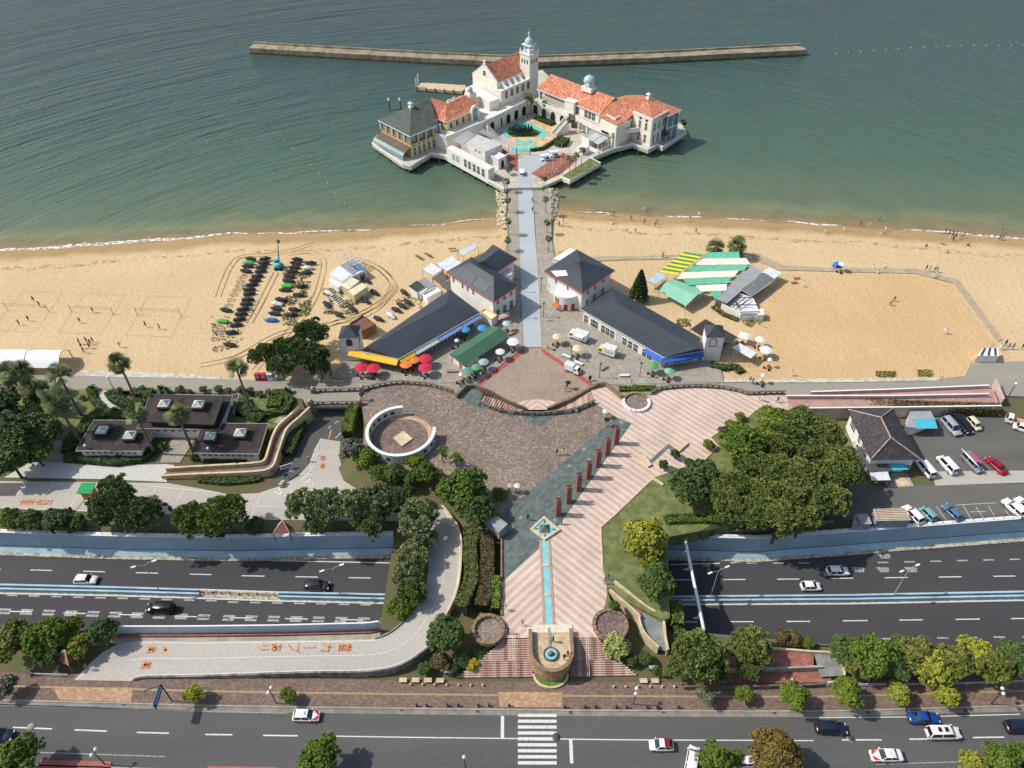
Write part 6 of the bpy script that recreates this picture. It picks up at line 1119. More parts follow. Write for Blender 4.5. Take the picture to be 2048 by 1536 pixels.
sheet('white_path',mat('white_gravel',S(196,194,186),.95,.12,3.,.2,col2=S(222,220,212),coord='World'),[(8,955),(60,925),(130,926),(200,932),(330,928),(350,930),(326,950),(335,964),(200,958)],.04)
sheet('garden_path',MT['white_gravel'],[(198,790),(212,783),(215,800),(235,815),(262,830),(250,836),(230,832),(203,808)],.05)
sheet('paved_court',MT['terrace_paving'],[(310,925),(352,870),(400,862),(360,925)],.05);sheet('paved_court',MT['promenade_concrete'],[(60,925),(70,890),(125,880),(128,926)],.05)
sheet('lawn',grass,[(20,778),(195,780),(190,830),(130,870),(60,860),(30,800)],.03);sheet('lawn',grass,[(225,782),(580,792),(560,850),(545,880),(500,850),(300,780)],.02)
sheet('pale_steps',conc,[(548,845),(562,828),(580,832),(566,850)],.1)
t=thing('ticket_booth','small orange booth with a green roof on the service road','booth',Q('h',800,1450,0));bt=[Q('h',x,y,2.4)for x,y in((710,1430),(760,1330),(893,1330),(850,1432))];MB().prism([Vector((*v.xy,0))for v in bt],2.3,2.45).build('roof',mat('booth_green',S(44,160,98),.7,.06),t);m=sum(bt,Vector())/4;MB().prism([Vector((*(m+(v-m)*.7).xy,0))for v in bt],0,2.3).build('wall',mat('booth_orange',S(222,130,50),.7,.1),t)
t2=thing('barrier_gate','thin lifting barrier arm beside the green roofed booth','barrier',Q('n',620,165,0));a,b=Q('n',620,165,.9),Q('n',690,40,1.2);MB().bar(a,b,.1).build('arm',white,t2);MB().box(Q('n',625,170,.5),(.4,.4,1.)).build('cabinet',rust,t2)
for k_,x,y,w_,h_,m_,lab in(('i',885,985,2.6,1.0,white,'white lettered board on the hedge bank of the service road'),('i',740,1035,2.0,.7,mat('pale_blue_sign',S(120,160,196),.6,.1,2.),'pale blue banner on the beige ramp corner'),('i',880,1075,.9,.7,MT['blue_sign'],'small blue parking sign at the road bend'),('i',935,1045,.9,.7,white,'small white notice at the road bend'),('i',1105,905,.5,1.0,yel_c,'yellow kerb marker on the service road bend')):
 p=Q(k_,x,y,1.1);o=thing('road_sign',lab,'sign',(p.x,p.y,0),math.radians(25));MB().box((0,0,1.1),(w_,.08,h_)).build('panel',m_,o,False);MB().box((0,-.05,1.1),(w_*.7,.02,h_*.3)).build('lettering',MT['dark_metal'],o,False);[MB().box((s_*w_*.4,.06,.5),(.06,.06,1.)).build('leg',MT['dark_metal'],o,False)for s_ in(-1,1)]
for x,y in((830,1180),(850,1155)):
 p=Q('i',x,y,.5);o=tag(MB().box((p.x,p.y,.5),(.7,.4,1.0),.4).build('traffic_board',mat('cream_board',S(226,206,150),.7,.08)),'cream barrier block '+('left' if x<840 else 'right')+' of a pair at the road bend','barrier');MB().box((p.x,p.y-.22,.55),(.5,.03,.2),.4).build('stripe',yel_c,o)
sheet('car_park',MT['lot_asphalt'],[(1800,845),(1830,833),(2300,838),(2300,950),(1870,950),(1845,930)],.03)
sheet('car_park',MT['lot_asphalt'],[(1672,968),(1770,972),(2300,963),(2300,1018),(2048,1040),(1800,1052),(1690,1040)],.035)
sheet('concrete_apron',MT['ramp_concrete'],[(1861,943),(2048,941),(2300,938),(2300,962),(2048,965),(1871,971)],.04)
sheet('lawn',grass,[(1672,835),(1700,830),(1735,960),(1770,975),(1690,1010),(1660,960)],.02)
sheet('yard_slab',conc,[(1760,945),(1813,945),(1828,972),(1775,976)],.05);sheet('yard_slab',cream,[(1788,958),(1808,955),(1822,971),(1790,972)],.07)
marks('bay_line',rp,[('r',1500,40,1590,190),('r',1620,60,1700,180),('r',1730,50,1800,170),('r',1880,90,1940,160),('r',1270,60,1370,200),('r',1440,45,1800,25),('r',1570,105,1710,103),('r',1100,170,1150,230)],.1,.04)
t=thing('tiled_house','white house with a dark tiled hip roof beside the car park','house',Q('m',700,800,0));ze=4.6
e4=[Q('m',x,y,ze)for x,y in((515,895),(1000,890),(730,390),(285,400))];r0,r1=Q('m',612,478,7.2),Q('m',710,680,7.2);tile_d=tile_roof_mat('charcoal_tile',S(84,80,82),S(76,72,76),S(94,90,90),0.)
rf=roof(t,[[e4[0],e4[1],r1],[e4[1],e4[2],r0,r1],[e4[2],e4[3],r0],[e4[3],e4[0],r1,r0]],tile_d,'roof',[e4[3],e4[0],e4[1],e4[2]],MT['dark_metal'],.15)
kk=MB();[kk.tube([a+Vector((0,0,.08)),b+Vector((0,0,.08))],.13,6)for a,b in((e4[0],r1),(e4[1],r1),(e4[2],r0),(e4[3],r0),(r0,r1))];kk.build('ridge_tiles',mat('ridge_mortar',S(190,170,156),.9,.25,3.),rf)
m=sum(e4,Vector())/4;W=[Vector((*(v+(m-v).normalized()*.8).xy,0))for v in e4];MB().prism(W,0,ze-.1).build('wall',wht,t);along(t,W[3],W[0],(.15,.25,.5,.68,.82),2.2,1.1,1.4,mp=pane_d);along(t,W[0],W[1],(.15,.3,.45,.6),.8,1.3,1.8,mp=pane_t);along(t,W[0],W[1],(.92,),.05,.9,2.0,name='door',mp=brownw,bars=False)
for x,y in((345,700),(370,730)):p=Q('m',x,y,2.0);MB().box((p.x,p.y,1.6),(.4,.9,.7)).build('air_conditioner',wht,t)
canopy('cyan tarpaulin awning on the front of the tiled house','m',((690,950),(850,932),(890,1000),(730,1008)),(2.5,2.5,2.1,2.1),mat('cyan_tarp',S(78,196,222),.6,.06,.8))
canopy('striped dark carport roof in front of the tiled house','m',((445,950),(690,945),(720,1018),(500,1025)),(2.5,2.5,2.3,2.3),mat('carport_sheet',S(96,92,90),.5,.2,2.))
canopy('white corrugated carport sheet in front of the tiled house','m',((500,1030),(680,1020),(710,1105),(515,1110)),(2.4,2.4,2.2,2.2),shed_w)
t_,c_=shed('grey roofed storage shed under the red hedge','m',((865,570),(905,420),(1105,418),(1150,500),(950,580)),2.3,wht,grs)
canopy('bright cyan awning of the storage shed in the car park','m',((945,490),(1150,488),(1180,585),(970,588)),(2.9,2.9,2.3,2.3),MT['cyan_tarp'],mat('wood_post',S(196,130,80),.8,.1))
t_,c_=shed('small rusty tin shed at the edge of the sunken highway','r',((525,215),(545,130),(655,125),(690,215)),2.2,shed_g,mat('rusty_tin',S(176,178,176),.7,.2,.8,col2=S(128,92,76)))
t_,c_=shed('old shack with a pale striped corrugated roof by the highway wall','r',((740,185),(710,85),(980,75),(1035,180)),2.6,shed_g,mat('old_sheet',S(214,204,184),.8,.1,1.),name='shack')
for i in range(7):a,b=c_[1].lerp(c_[0],(i+.5)/7),c_[2].lerp(c_[3],(i+.5)/7);MB().bar(a+Vector((0,0,2.74)),b+Vector((0,0,2.74)),.12,.06).build('roof_rib',brownw,t_)
for k_,x,y,w_,h_,m_,lab in(('m',215,1310,1.6,1.2,white,'white notice board under the big pines by the car park road'),('m',245,1400,1.5,1.0,brownw,'brown notice board under the big pines by the car park road')):
 p=Q(k_,x,y,.9);o=thing('notice_board',lab,'sign',(p.x,p.y,0),math.radians(-30));MB().box((0,0,1.2),(w_,.08,h_)).build('panel',m_,o,False);MB().box((0,-.05,1.3),(w_*.6,.02,h_*.25)).build('lettering',MT['dark_metal'],o,False);[MB().box((s_*w_*.4,.06,.6),(.07,.07,1.2)).build('leg',MT['dark_metal'],o,False)for s_ in(-1,1)]
kk=MB();kk.wall([Q('q',430,300,.1),Q('q',950,290,.1),Q('q',1500,260,.1),Q('q',1890,200,.1)],.7,.3);tag(kk.build('low_wall',stain),'low stained concrete wall below the big pines','wall')
t=thing('sign_gantry','white pipe gantry spanning the right carriageways','gantry',Q('q',570,330,0));a,b=Q('q',575,325,1.0),Q('q',745,1145,1.0);MB().tube([a,b],.28,10).build('beam',white,t);MB().box((a.x,a.y,.4),(.8,.8,1.4)).build('footing',white,t);MB().tube([(b.x,b.y,HW),b],.25,10).build('post',white,t)
for f in(.16,.34,.67,.86):p=a.lerp(b,f);MB().bar(p+Vector((-.1,0,-.1)),p+Vector((-.55,.1,-1.2)),.12).build('hanger',white,t);MB().box(p+Vector((-.55,.1,-1.3)),(.9,.12,.3)).build('sign_light',white,t)
t=thing('direction_sign','blue overhead direction sign on a leaning post by the near sidewalk','sign',Q('s',1675,885,.13));b0=Q('s',1675,885,.13);top=Vector((b0.x-.1,b0.y,5.4));MB().tube([b0,top],.11,8).build('post',mat('navy_metal',S(40,62,92),.6,.1),t);e_=Q('s',1500,950,5.1);MB().tube([top,Vector((top.x-2.2,top.y-.9,5.45))],.08,8).build('arm',MT['navy_metal'],t)
pc_=Q('s',1535,840,5.0);an=math.atan2(*(Q('s',1565,740,5.0)-Q('s',1500,950,5.0)).yx);L_=(Q('s',1565,740,5.0)-Q('s',1500,950,5.0)).length;MB().box(pc_,(L_,.14,1.3),an).build('panel',MT['blue_sign'],t)
MB().box(pc_+Vector((.1,-.0,.2)),(L_*.8,.17,.12),an).build('lettering',white,t)
tyre=mat('tyre',(.02,.02,.02),.9,.1);rimm=mat('rim',S(160,162,166),.4,.05,metal=.6);cglass=mat('car_glass',(.012,.015,.018),.05,0,spec=.8);lampw=mat('headlight',S(230,232,230),.15,0,spec=.7);lampr=mat('tail_light',S(150,20,18),.25,0);blackp=mat('black_trim',(.02,.02,.021),.6,.1)
def paint(name,c,rough=.22):return mat(name,c,rough,.02,.5,spec=.6)
STY={'hatch':dict(L=4.1,W=1.72,H=1.5,belt=.92,hood=.86,xw=1.0,xf=.35,xr=-1.45,xb=-1.85,tail=.95),'sedan':dict(L=4.65,W=1.75,H=1.47,belt=.93,hood=.88,xw=1.05,xf=.35,xr=-1.05,xb=-1.6,tail=.95),'suv':dict(L=4.6,W=1.85,H=1.68,belt=1.05,hood=1.0,xw=1.1,xf=.5,xr=-1.75,xb=-2.1,tail=1.05),'van':dict(L=4.8,W=1.8,H=1.92,belt=1.12,hood=1.05,xw=1.75,xf=1.1,xr=-2.2,xb=-2.35,tail=1.1),'kei':dict(L=3.4,W=1.48,H=1.68,belt=1.0,hood=.98,xw=1.15,xf=.75,xr=-1.45,xb=-1.66,tail=1.0),'mini':dict(L=3.6,W=1.64,H=1.48,belt=.9,hood=.86,xw=1.0,xf=.35,xr=-1.15,xb=-1.6,tail=.92),'mpv':dict(L=4.95,W=1.85,H=1.9,belt=1.1,hood=1.05,xw=1.6,xf=.85,xr=-2.15,xb=-2.4,tail=1.1)}
def wheels(t,L,W,r=.32,xf=.31,xb=-.31):
 for x in(xf*L,xb*L):
  for s_ in(-1,1):
   y=s_*(W/2-.11);k=MB();k.tube([(x,y-.11,r),(x,y+.11,r)],r,14);w=k.build('wheel',tyre,t,False);k=MB();k.tube([(x,y+s_*.1,r),(x,y+s_*.125,r)],r*.62,10);k.build('rim',rimm,w,False)
def car(sty,pm,p,head,label,roofm=None,group=None,extra=None,name='car'):
 S_=STY[sty];L,W,H=S_['L'],S_['W'],S_['H'];hw=W/2;t=thing(name,label,'van' if sty in('van','mpv')else('taxi' if name=='taxi' else 'car'),p,head,group)
 xs=[-.5,-.475,-.4,-.2,.1,.33,.44,.485,.5];wf=[.8,.92,.985,1,1,.985,.93,.85,.74];tail,hood,belt=S_['tail'],S_['hood'],S_['belt']
 xw=S_['xw']/L;zd=[tail-.3,tail-.04,tail,belt,belt,hood-.01,hood-.1,hood-.22,hood-.36]
 k=MB();sec=[]
 for x,f,z in zip(xs,wf,zd):
  h=hw*f;zb=.22 if abs(x)<.46 else.3;sec.append([(x*L,y,zz)for y,zz in((-h*.9,zb),(-h,zb+.2),(-h,(zb+z)/2+.1),(-h*.97,z-.08),(-h*.88,z),(0,z+.03),(h*.88,z),(h*.97,z-.08),(h,(zb+z)/2+.1),(h,zb+.2),(h*.9,zb))])
 n_=11;vs=[v for s_ in sec for v in s_]
 k.add(vs,[(i*n_+j,i*n_+(j+1)%n_,(i+1)*n_+(j+1)%n_,(i+1)*n_+j)for i in range(len(sec)-1)for j in range(n_)],0,True);k.add(sec[0],[tuple(range(n_))]);k.add(sec[-1],[tuple(range(n_))[::-1]])
 body=k.build('body',pm,t,False)
 b0,b1,r0,r1=S_['xb'],S_['xw'],S_['xr'],S_['xf'];bw,rw=hw*.92,hw*.76;zb=belt-.02
 B=[(b0,-bw,zb),(b1,-bw,zb),(b1,bw,zb),(b0,bw,zb)];Tt=[(r0,-rw,H-.04),(r1,-rw,H-.04),(r1,rw,H-.04),(r0,rw,H-.04)]
 k=MB();k.add(B+Tt,[(0,1,5,4),(1,2,6,5),(2,3,7,6),(3,0,4,7)]);k.build('cabin',pm,t,False)
 k=MB();c2=[(x*.96 if i_ in(0,3)else x-.06,y*.92,H)for i_,(x,y,z)in enumerate(Tt)];k.add(Tt+c2,[(0,1,5,4),(1,2,6,5),(2,3,7,6),(3,0,4,7),(4,5,6,7)],0,True);k.build('roof',roofm or pm,t,False)
 V=Vector
 def pane(nm,a,b,c,d,ins=.1,off=.015,m=cglass):
  q=[V(a),V(b),V(c),V(d)];ce=sum(q,V())/4;nrm=(q[1]-q[0]).cross(q[3]-q[0]).normalized();
  if nrm.dot(ce-V((0,0,.8)))<0:nrm=-nrm
  q=[v+(ce-v)*ins+nrm*off for v in q];kk=MB();kk.face(q);o=kk.build(nm,m,t,False);return o
 pane('windscreen',B[1],B[2],Tt[2],Tt[1],.07);pane('rear_window',B[3],B[0],Tt[0],Tt[3],.12)
 for s_,(i0,i1)in((-1,(0,1)),(1,(3,2))):
  bm,tm=V(B[i0]).lerp(V(B[i1]),.47),V(Tt[i0]).lerp(V(Tt[i1]),.45);pane('side_window',B[i0],bm,tm,Tt[i0],.13);pane('side_window',bm,B[i1],Tt[i1],tm,.13)
 for s_ in(-1,1):
  MB().box((L/2-.16,s_*hw*.66,hood-.24),(.26,hw*.38,.14)).build('headlight',lampw,t,False);MB().box((-L/2+.06,s_*hw*.72,tail-.18),(.14,hw*.3,.22)).build('tail_light',lampr,t,False);MB().box((b1-.18,s_*(hw+.06),belt+.06),(.14,.18,.12)).build('mirror',pm,t,False)
 MB().box((L/2-.05,0,.42),(.12,W*.55,.16)).build('grille',blackp,t,False);MB().box((-L/2+.02,0,.45),(.08,W*.6,.12)).build('bumper_strip',blackp,t,False)
 wheels(t,L,W,.31 if sty in('kei','mini')else.33);return t
wp,bk,dgr=paint('car_white',S(250,250,248)),paint('car_black',(.012,.012,.016)),paint('car_charcoal',(.03,.036,.045));silver=paint('car_silver',S(170,178,190),.3);redp=paint('car_red',S(170,24,34));bluep=paint('car_blue',S(28,74,150));teal=paint('car_teal',S(128,176,182));slateb=paint('car_slate_blue',S(84,126,150));creamp=paint('car_cream',S(232,226,190));navyp=paint('car_navy',(.014,.018,.04));taxired=paint('taxi_red',S(214,62,44));purp=paint('car_grey_violet',S(140,138,152),.3)
car('hatch',wp,Q('n',775,815,HW),-.02,'white hatchback alone on the left carriageway by the median');car('suv',dgr,Q('o',1045,870,HW),-.03,'charcoal estate car on the far left carriageway');car('mpv',bk,Q('n',1440,1070,HW),math.pi-.03,'black minivan on the near left carriageway')
car('hatch',wp,Q('q',1930,650,HW),.01,'white hatchback ahead in the outer right highway lane');car('mini',wp,Q('q',1690,785,HW),.0,'white compact car next to the median on the right carriageway')
tx=car('hatch',wp,Q('t',1040,1045,.0),-.03,'white and red taxi on the street left of the crosswalk',name='taxi');tx2=car('sedan',wp,Q('w',690,1430,.0),math.pi-.01,'white and red sedan taxi at the bottom right of the street',name='taxi')
for T_,s_ in((tx,STY['hatch']),(tx2,STY['sedan'])):
 L,W,hd=s_['L'],s_['W'],s_['hood']
 for sd in(-1,1):k=MB();y=sd*(W/2+.012);k.add([(-L*.38,y,.34),(L*.44,y*.95,.34),(L*.40,y*.965,hd-.2),(L*.25,y,hd-.06),(-L*.1,y,.66),(-L*.44,y*.97,.66)],[(0,1,2,3,4,5)]);k.build('red_side_flash',taxired,T_,False)
 k=MB();z=hd+.03;
 for sd in(-1,1):k.add([(L*.24,sd*W*.44,hd+.06),(L*.44,sd*.06,hd-.03),(L*.47,sd*.2,hd-.1),(L*.43,sd*W*.44,hd-.04)],[(0,1,2,3)])
 k.build('red_bonnet_flash',taxired,T_,False);MB().box((-.2,0,s_['H']+.07),(.22,.5,.14)).build('roof_lamp',white,T_,False)
fc_=car('mini',wp,Q('v',495,1330,.0),math.pi-.02,'white compact convertible with a dark red soft top');k=MB();k.add([(-1.6,-.62,1.0),(-.35,-.66,1.53),(-.35,.66,1.53),(-1.6,.62,1.0),(-1.15,-.6,1.53),(-1.15,.6,1.53)],[(4,1,2,5),(0,4,5,3)]);k.build('soft_top',mat('dark_red_cloth',S(130,26,40),.85,.08),fc_,False)
car('suv',navyp,Q('w',150,1165,.0),-.07,'very dark navy car on the street left of the blue coupe');car('sedan',bluep,Q('w',1050,1065,.0),-.02,'bright blue car at the kerb on the street');mp=car('mpv',wp,Q('w',1240,1215,.0),.0,'white minivan with two roof hatches on the street');[MB().box((x,0,1.915),(.55,.7,.03)).build('roof_hatch',blackp,mp,False)for x in(-.9,.1)]
car('suv',navyp,Q('w',1990,1150,.0),.02,'dark car cut off by the right edge of the street');car('suv',navyp,Q('s',0,1235,.0),-.04,'dark car cut off by the left edge of the street')
car('van',wp,Q('v',790,1500,.0),math.radians(70),'white van seen from above at the bottom edge, turned towards the street');car('kei',wp,Q('v',1285,1500,.0),math.pi,'white kei car parked between two trees at the bottom edge')
hd=math.radians(-78)
car('mpv',silver,Q('m',1305,590,.03),hd,'silver minivan at the left of the upper car park row');car('mpv',bk,Q('m',1420,575,.03),hd,'black minivan between the silver and the cream car');car('kei',creamp,Q('m',1535,565,.03),hd,'cream boxy kei car under the red hedge')
car('van',wp,Q('m',1045,1010,.03),math.radians(103),'white estate car parked close to the tiled house');car('van',wp,Q('m',1265,975,.03),math.radians(105),'long white van alone in the middle of the car park');sv=car('mpv',purp,Q('m',1515,955,.03),math.radians(-75),'grey van with a pink board and a long white board on its roof')
MB().box((.1,.35,2.0),(2.6,.55,.1)).build('pink_board',mat('pink_board',S(222,70,140),.5,.05),sv,False);k=MB();k.lathe([(0,-.04),(.32,0),(0,.05)],(0,0,0),16,sy=1.);k.v=[(x*8.8-.3,y*.95-.75,z+2.1)for x,y,z in k.v];k.build('white_board',white,sv,False)
car('sedan',redp,Q('m',1755,975,.03),math.radians(110),'red car at the right of the car park');car('kei',wp,Q('m',2015,605,.03),math.radians(150),'small white kei car at the right edge of the car park')
car('suv',wp,Q('r',1050,150,.04),math.radians(112),'white car parked beside the old shack');car('kei',teal,Q('r',1180,145,.04),math.radians(112),'pale teal boxy car by the highway wall');car('hatch',slateb,Q('r',1400,130,.04),math.radians(112),'slate blue car by the highway wall');car('suv',wp,Q('r',1945,90,.04),math.radians(112),'white car by the highway wall near the right edge');car('suv',wp,Q('r',2055,75,.04),math.radians(112),'white car cut off by the right edge above the highway')
def truck(p,head,label,boxh,bed=None,L=4.4,W=1.7,cabc=wp,glazed=False):
 t=thing('truck',label,'truck',p,head);k=MB();x1=L/2;pr=[(x1,.35),(x1,.95),(x1-.35,1.75),(x1-1.25,1.8),(x1-1.25,.35)]
 k.add([(x,s_*W/2*(.9 if z>1.2 else 1),z)for s_ in(-1,1)for x,z in pr],[(0,1,2,3,4),(9,8,7,6,5)]+[(i,5+i,5+(i+1)%5,(i+1)%5)for i in range(5)]);k.build('cab',cabc,t,False)
 k=MB();k.face([(x1+.0,-W*.4,1.02),(x1+.0,W*.4,1.02),(x1-.3,W*.38,1.68),(x1-.3,-W*.38,1.68)]);k.v=[(a+.02,b,c+.01)for a,b,c in k.v];k.build('windscreen',cglass,t,False)
 for s_ in(-1,1):k=MB();y=s_*(W/2*.96);k.face([(x1-.25,y*1.02,1.05),(x1-1.1,y*1.02,1.05),(x1-1.1,y*.96,1.65),(x1-.5,y*.96,1.65)]);k.build('side_window',cglass,t,False);MB().box((x1-.02,s_*W*.36,.72),(.06,.3,.18)).build('headlight',lampw,t,False)
 MB().box((-.6,0,.5),(L-1.3,W*.94,.14)).build('chassis',blackp,t,False)
 if boxh:MB().box((-.68,0,.57+boxh/2),(L-1.4,W,boxh)).build('cargo_box',white,t,False);MB().box((-.68,0,.59+boxh),(L-1.5,W*.94,.05)).build('box_roof',mat('cargo_roof',S(226,228,228),.6,.05),t,False)
 else:
  MB().box((-.68,0,.62),(L-1.4,W*.96,.08)).build('bed',bed or blackp,t,False);[MB().box((-.68,s_*W*.48,.8),(L-1.4,.05,.35)).build('bed_side',cabc,t,False)for s_ in(-1,1)]
 wheels(t,L,W,.28,.33,-.3);return t
truck(Q('m',1965,540,.03),math.radians(150),'white kei truck with an orange load at the right edge of the car park',0,mat('orange_load',S(232,130,50),.7,.1))
truck(Q('f',395,1225,.2),math.radians(-32),'white box kei truck parked on the red border line',1.55,L=3.6,W=1.5)
ft=truck(Q('f',450,920,TZ),math.radians(148),'white food truck with open side hatch on the right terrace',1.8,L=4.8,W=1.9);k=MB();k.add([(-1.9,.95,2.3),(.4,.95,2.3),(.4,1.8,2.05),(-1.9,1.8,2.05)],[(0,1,2,3)]);k.build('side_hatch',white,ft,False);MB().box((-.7,.96,1.6),(2.2,.05,.9)).build('counter_opening',pane_d,ft,False)
ft=truck(Q('f',715,1060,TZ),math.radians(150),'white food trailer with yellow front on the right terrace',1.9,L=4.4,W=1.9,cabc=mat('pale_yellow_paint',S(232,210,140),.6,.05));MB().box((-.7,.96,1.6),(1.9,.05,.9)).build('window',mat('pale_panel',S(206,210,204),.5,.05),ft,False)
def cart(p,head,label):
 t=thing('golf_cart',label,'cart',p,head);MB().box((0,0,.45),(3.0,1.25,.4)).build('body',white,t,False);MB().box((0,0,1.95),(3.0,1.35,.1)).build('roof',white,t,False)
 for x in(-1.3,0,1.3):
  for s_ in(-.58,.58):MB().box((x,s_,1.25),(.06,.06,1.35)).build('post',blackp,t,False)
 for x in(-.8,.2):MB().box((x,0,.8),(.5,1.1,.35)).build('seat',blackp,t,False)
 wheels(t,3.0,1.25,.22)
cart(Q('c',1310,800,PZ+.06),math.radians(195),'white golf cart left of the pair on the marina apron');cart(Q('c',1410,760,PZ+.06),math.radians(195),'white golf cart right of the pair on the marina apron');cart(Q('c',1045,985,TZ+.1),math.radians(-88),'white shuttle cart driving at the head of the causeway')
import numpy as np
def leaf_mat(name,cols,g=1.):
 cols=[tuple(min(.6,v*g)for v in c)for c in cols]
 m,n,l,b=nodes(name);a=n.new('ShaderNodeAttribute');a.attribute_name='tint'
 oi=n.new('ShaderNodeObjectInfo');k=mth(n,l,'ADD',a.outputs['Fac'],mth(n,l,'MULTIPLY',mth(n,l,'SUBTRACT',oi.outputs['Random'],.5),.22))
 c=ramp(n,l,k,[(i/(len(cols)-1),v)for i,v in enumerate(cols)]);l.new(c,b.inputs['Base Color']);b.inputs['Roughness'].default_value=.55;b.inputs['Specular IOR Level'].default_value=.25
 return m
LM={'pine':leaf_mat('pine_needles',[S(58,72,44),S(80,94,54),S(106,118,66)],1.7),'pine2':leaf_mat('pine_needles_olive',[S(60,74,40),S(88,100,52),S(126,132,68)],1.8),'pine3':leaf_mat('pine_needles_pale',[S(76,86,60),S(104,114,74),S(138,142,96)],1.7),'broad':leaf_mat('broad_leaves',[S(58,84,30),S(94,122,40),S(140,152,60)],.95),'dark':leaf_mat('dark_leaves',[S(44,62,34),S(68,88,44),S(96,112,54)],1.5),'bright':leaf_mat('bright_leaves',[S(72,96,30),S(108,130,42),S(152,164,66)]),'yellow':leaf_mat('yellow_leaves',[S(88,102,34),S(140,148,50),S(206,198,84)]),'olive':leaf_mat('olive_leaves',[S(80,92,42),S(118,124,56),S(164,162,82)],.95),'hedge':leaf_mat('hedge_leaves',[S(70,78,40),S(98,106,54),S(126,132,70)],1.1),'red':leaf_mat('reddish_leaves',[S(70,64,40),S(100,88,54),S(128,120,68)],1.25),'rust':leaf_mat('russet_leaves',[S(70,64,34),S(104,90,44),S(136,116,56)],1.4),'gold':leaf_mat('gold_leaves',[S(160,140,30),S(206,180,50),S(232,210,80)]),'grey':leaf_mat('grey_leaves',[S(86,92,76),S(112,116,94),S(140,142,118)]),'lime':leaf_mat('pale_lime_leaves',[S(120,136,70),S(164,176,98),S(206,210,142)]),'conifer':leaf_mat('conifer_leaves',[S(46,62,40),S(70,86,50),S(92,104,60)],1.5),'palm':leaf_mat('palm_leaves',[S(54,66,40),S(84,96,56),S(122,130,82)],1.3),'grassy':leaf_mat('weed_leaves',[S(96,104,52),S(128,132,66),S(160,156,88)])}
bark=mat('bark',S(104,86,68),.95,.25,3.,.4);palm_bark=mat('palm_bark',S(128,112,92),.95,.2,3.,.3)
def quads_mesh(name,C,A,B,tint,m):
 """leaf quads: centre C, half axes A,B (n,3); tint per quad"""
 n=len(C);v=np.stack([C-A-B,C+A-B,C+A+B,C-A+B],1).reshape(-1,3).astype(np.float32);me=bpy.data.meshes.new(name)
 me.vertices.add(4*n);me.vertices.foreach_set('co',v.ravel());me.loops.add(4*n);me.loops.foreach_set('vertex_index',np.arange(4*n,dtype=np.int32));me.polygons.add(n);me.polygons.foreach_set('loop_start',np.arange(0,4*n,4,dtype=np.int32));me.polygons.foreach_set('loop_total',np.full(n,4,np.int32))
 me.update(calc_edges=True);at=me.attributes.new('tint','FLOAT','POINT');at.data.foreach_set('value',np.repeat(tint,4).astype(np.float32));me.materials.append(m);return me
def unit(v):return v/(np.linalg.norm(v,axis=-1,keepdims=True)+1e-9)
def rnd_dirs(rg,n):return unit(rg.normal(size=(n,3)))
def crown_mesh(kind,seed,m,lobes=16,tufts=26,leaves=22,size=.11,flat=.8,aspect=1.6,lr=(.26,.42),core=True):
 """unit crown (radius ~1, centre at origin, base about z=-.7)"""
 rg=np.random.default_rng(seed);Cs,As,Bs,Ts=[],[],[],[]
 L=[]
 for i in range(lobes):
  d=unit(rg.normal(size=3));d[2]=abs(d[2])*1.1-.25;d=unit(d);r=rg.uniform(.52,.80)*(rg.uniform(.7,1.1));L.append((d*r*np.array([1,1,flat]),rg.uniform(*lr)))
 if core:L.append((np.array([0,0,.05]),.62));L.append((np.array([0,0,(.35 if core else.1)*flat]),.5 if core else.42))
 for c,r in L:
  nt_=int(tufts*(r/.34)**1.6);d=rnd_dirs(rg,nt_);d[:,2]=np.where(d[:,2]<-.35,-d[:,2],d[:,2]);tc=c+d*r*rg.uniform(.82,1.06,(nt_,1))*np.array([1,1,.85]);tn=unit(d+np.array([0,0,.45]));tv=rg.uniform(0,1,nt_)
  n=nt_*leaves;ti=np.repeat(np.arange(nt_),leaves)
  if kind=='pine':off=unit(tn[ti]*.9+rnd_dirs(rg,n)*.9);ln=size*1.25;C=tc[ti]+off*ln*.8;A=off*ln*.75;side=unit(np.cross(off,rnd_dirs(rg,n)));B=side*size*.24
  else:
   off=rnd_dirs(rg,n)*rg.uniform(.2,1.,(n,1))**.5;C=tc[ti]+(off*np.array([1,1,.8]))*size*1.35;nn=unit(tn[ti]*.8+rnd_dirs(rg,n)*.75);A=unit(np.cross(nn,rnd_dirs(rg,n)));B=np.cross(nn,A)*size*.38;A=A*size*.38*aspect
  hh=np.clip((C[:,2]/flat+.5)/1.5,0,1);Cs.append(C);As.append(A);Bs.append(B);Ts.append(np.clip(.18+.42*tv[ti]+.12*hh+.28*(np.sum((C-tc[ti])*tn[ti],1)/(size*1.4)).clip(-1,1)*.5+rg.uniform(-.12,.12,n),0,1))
 return quads_mesh('crown',np.concatenate(Cs),np.concatenate(As),np.concatenate(Bs),np.concatenate(Ts),m)
PM={}
def protos(kind,mk,n,**kw):
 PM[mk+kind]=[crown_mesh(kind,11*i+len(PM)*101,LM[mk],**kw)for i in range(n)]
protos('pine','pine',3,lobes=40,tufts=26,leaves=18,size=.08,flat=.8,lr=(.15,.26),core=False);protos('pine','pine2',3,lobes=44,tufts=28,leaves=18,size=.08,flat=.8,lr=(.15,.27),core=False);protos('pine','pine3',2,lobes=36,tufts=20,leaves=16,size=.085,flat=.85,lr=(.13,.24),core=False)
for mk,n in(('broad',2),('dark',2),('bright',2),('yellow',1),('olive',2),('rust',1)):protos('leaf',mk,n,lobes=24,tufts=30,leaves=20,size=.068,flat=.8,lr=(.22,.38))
for mk in('lime','gold','grey','red'):protos('leaf',mk,1,lobes=14,tufts=16,leaves=14,size=.12,flat=.8)
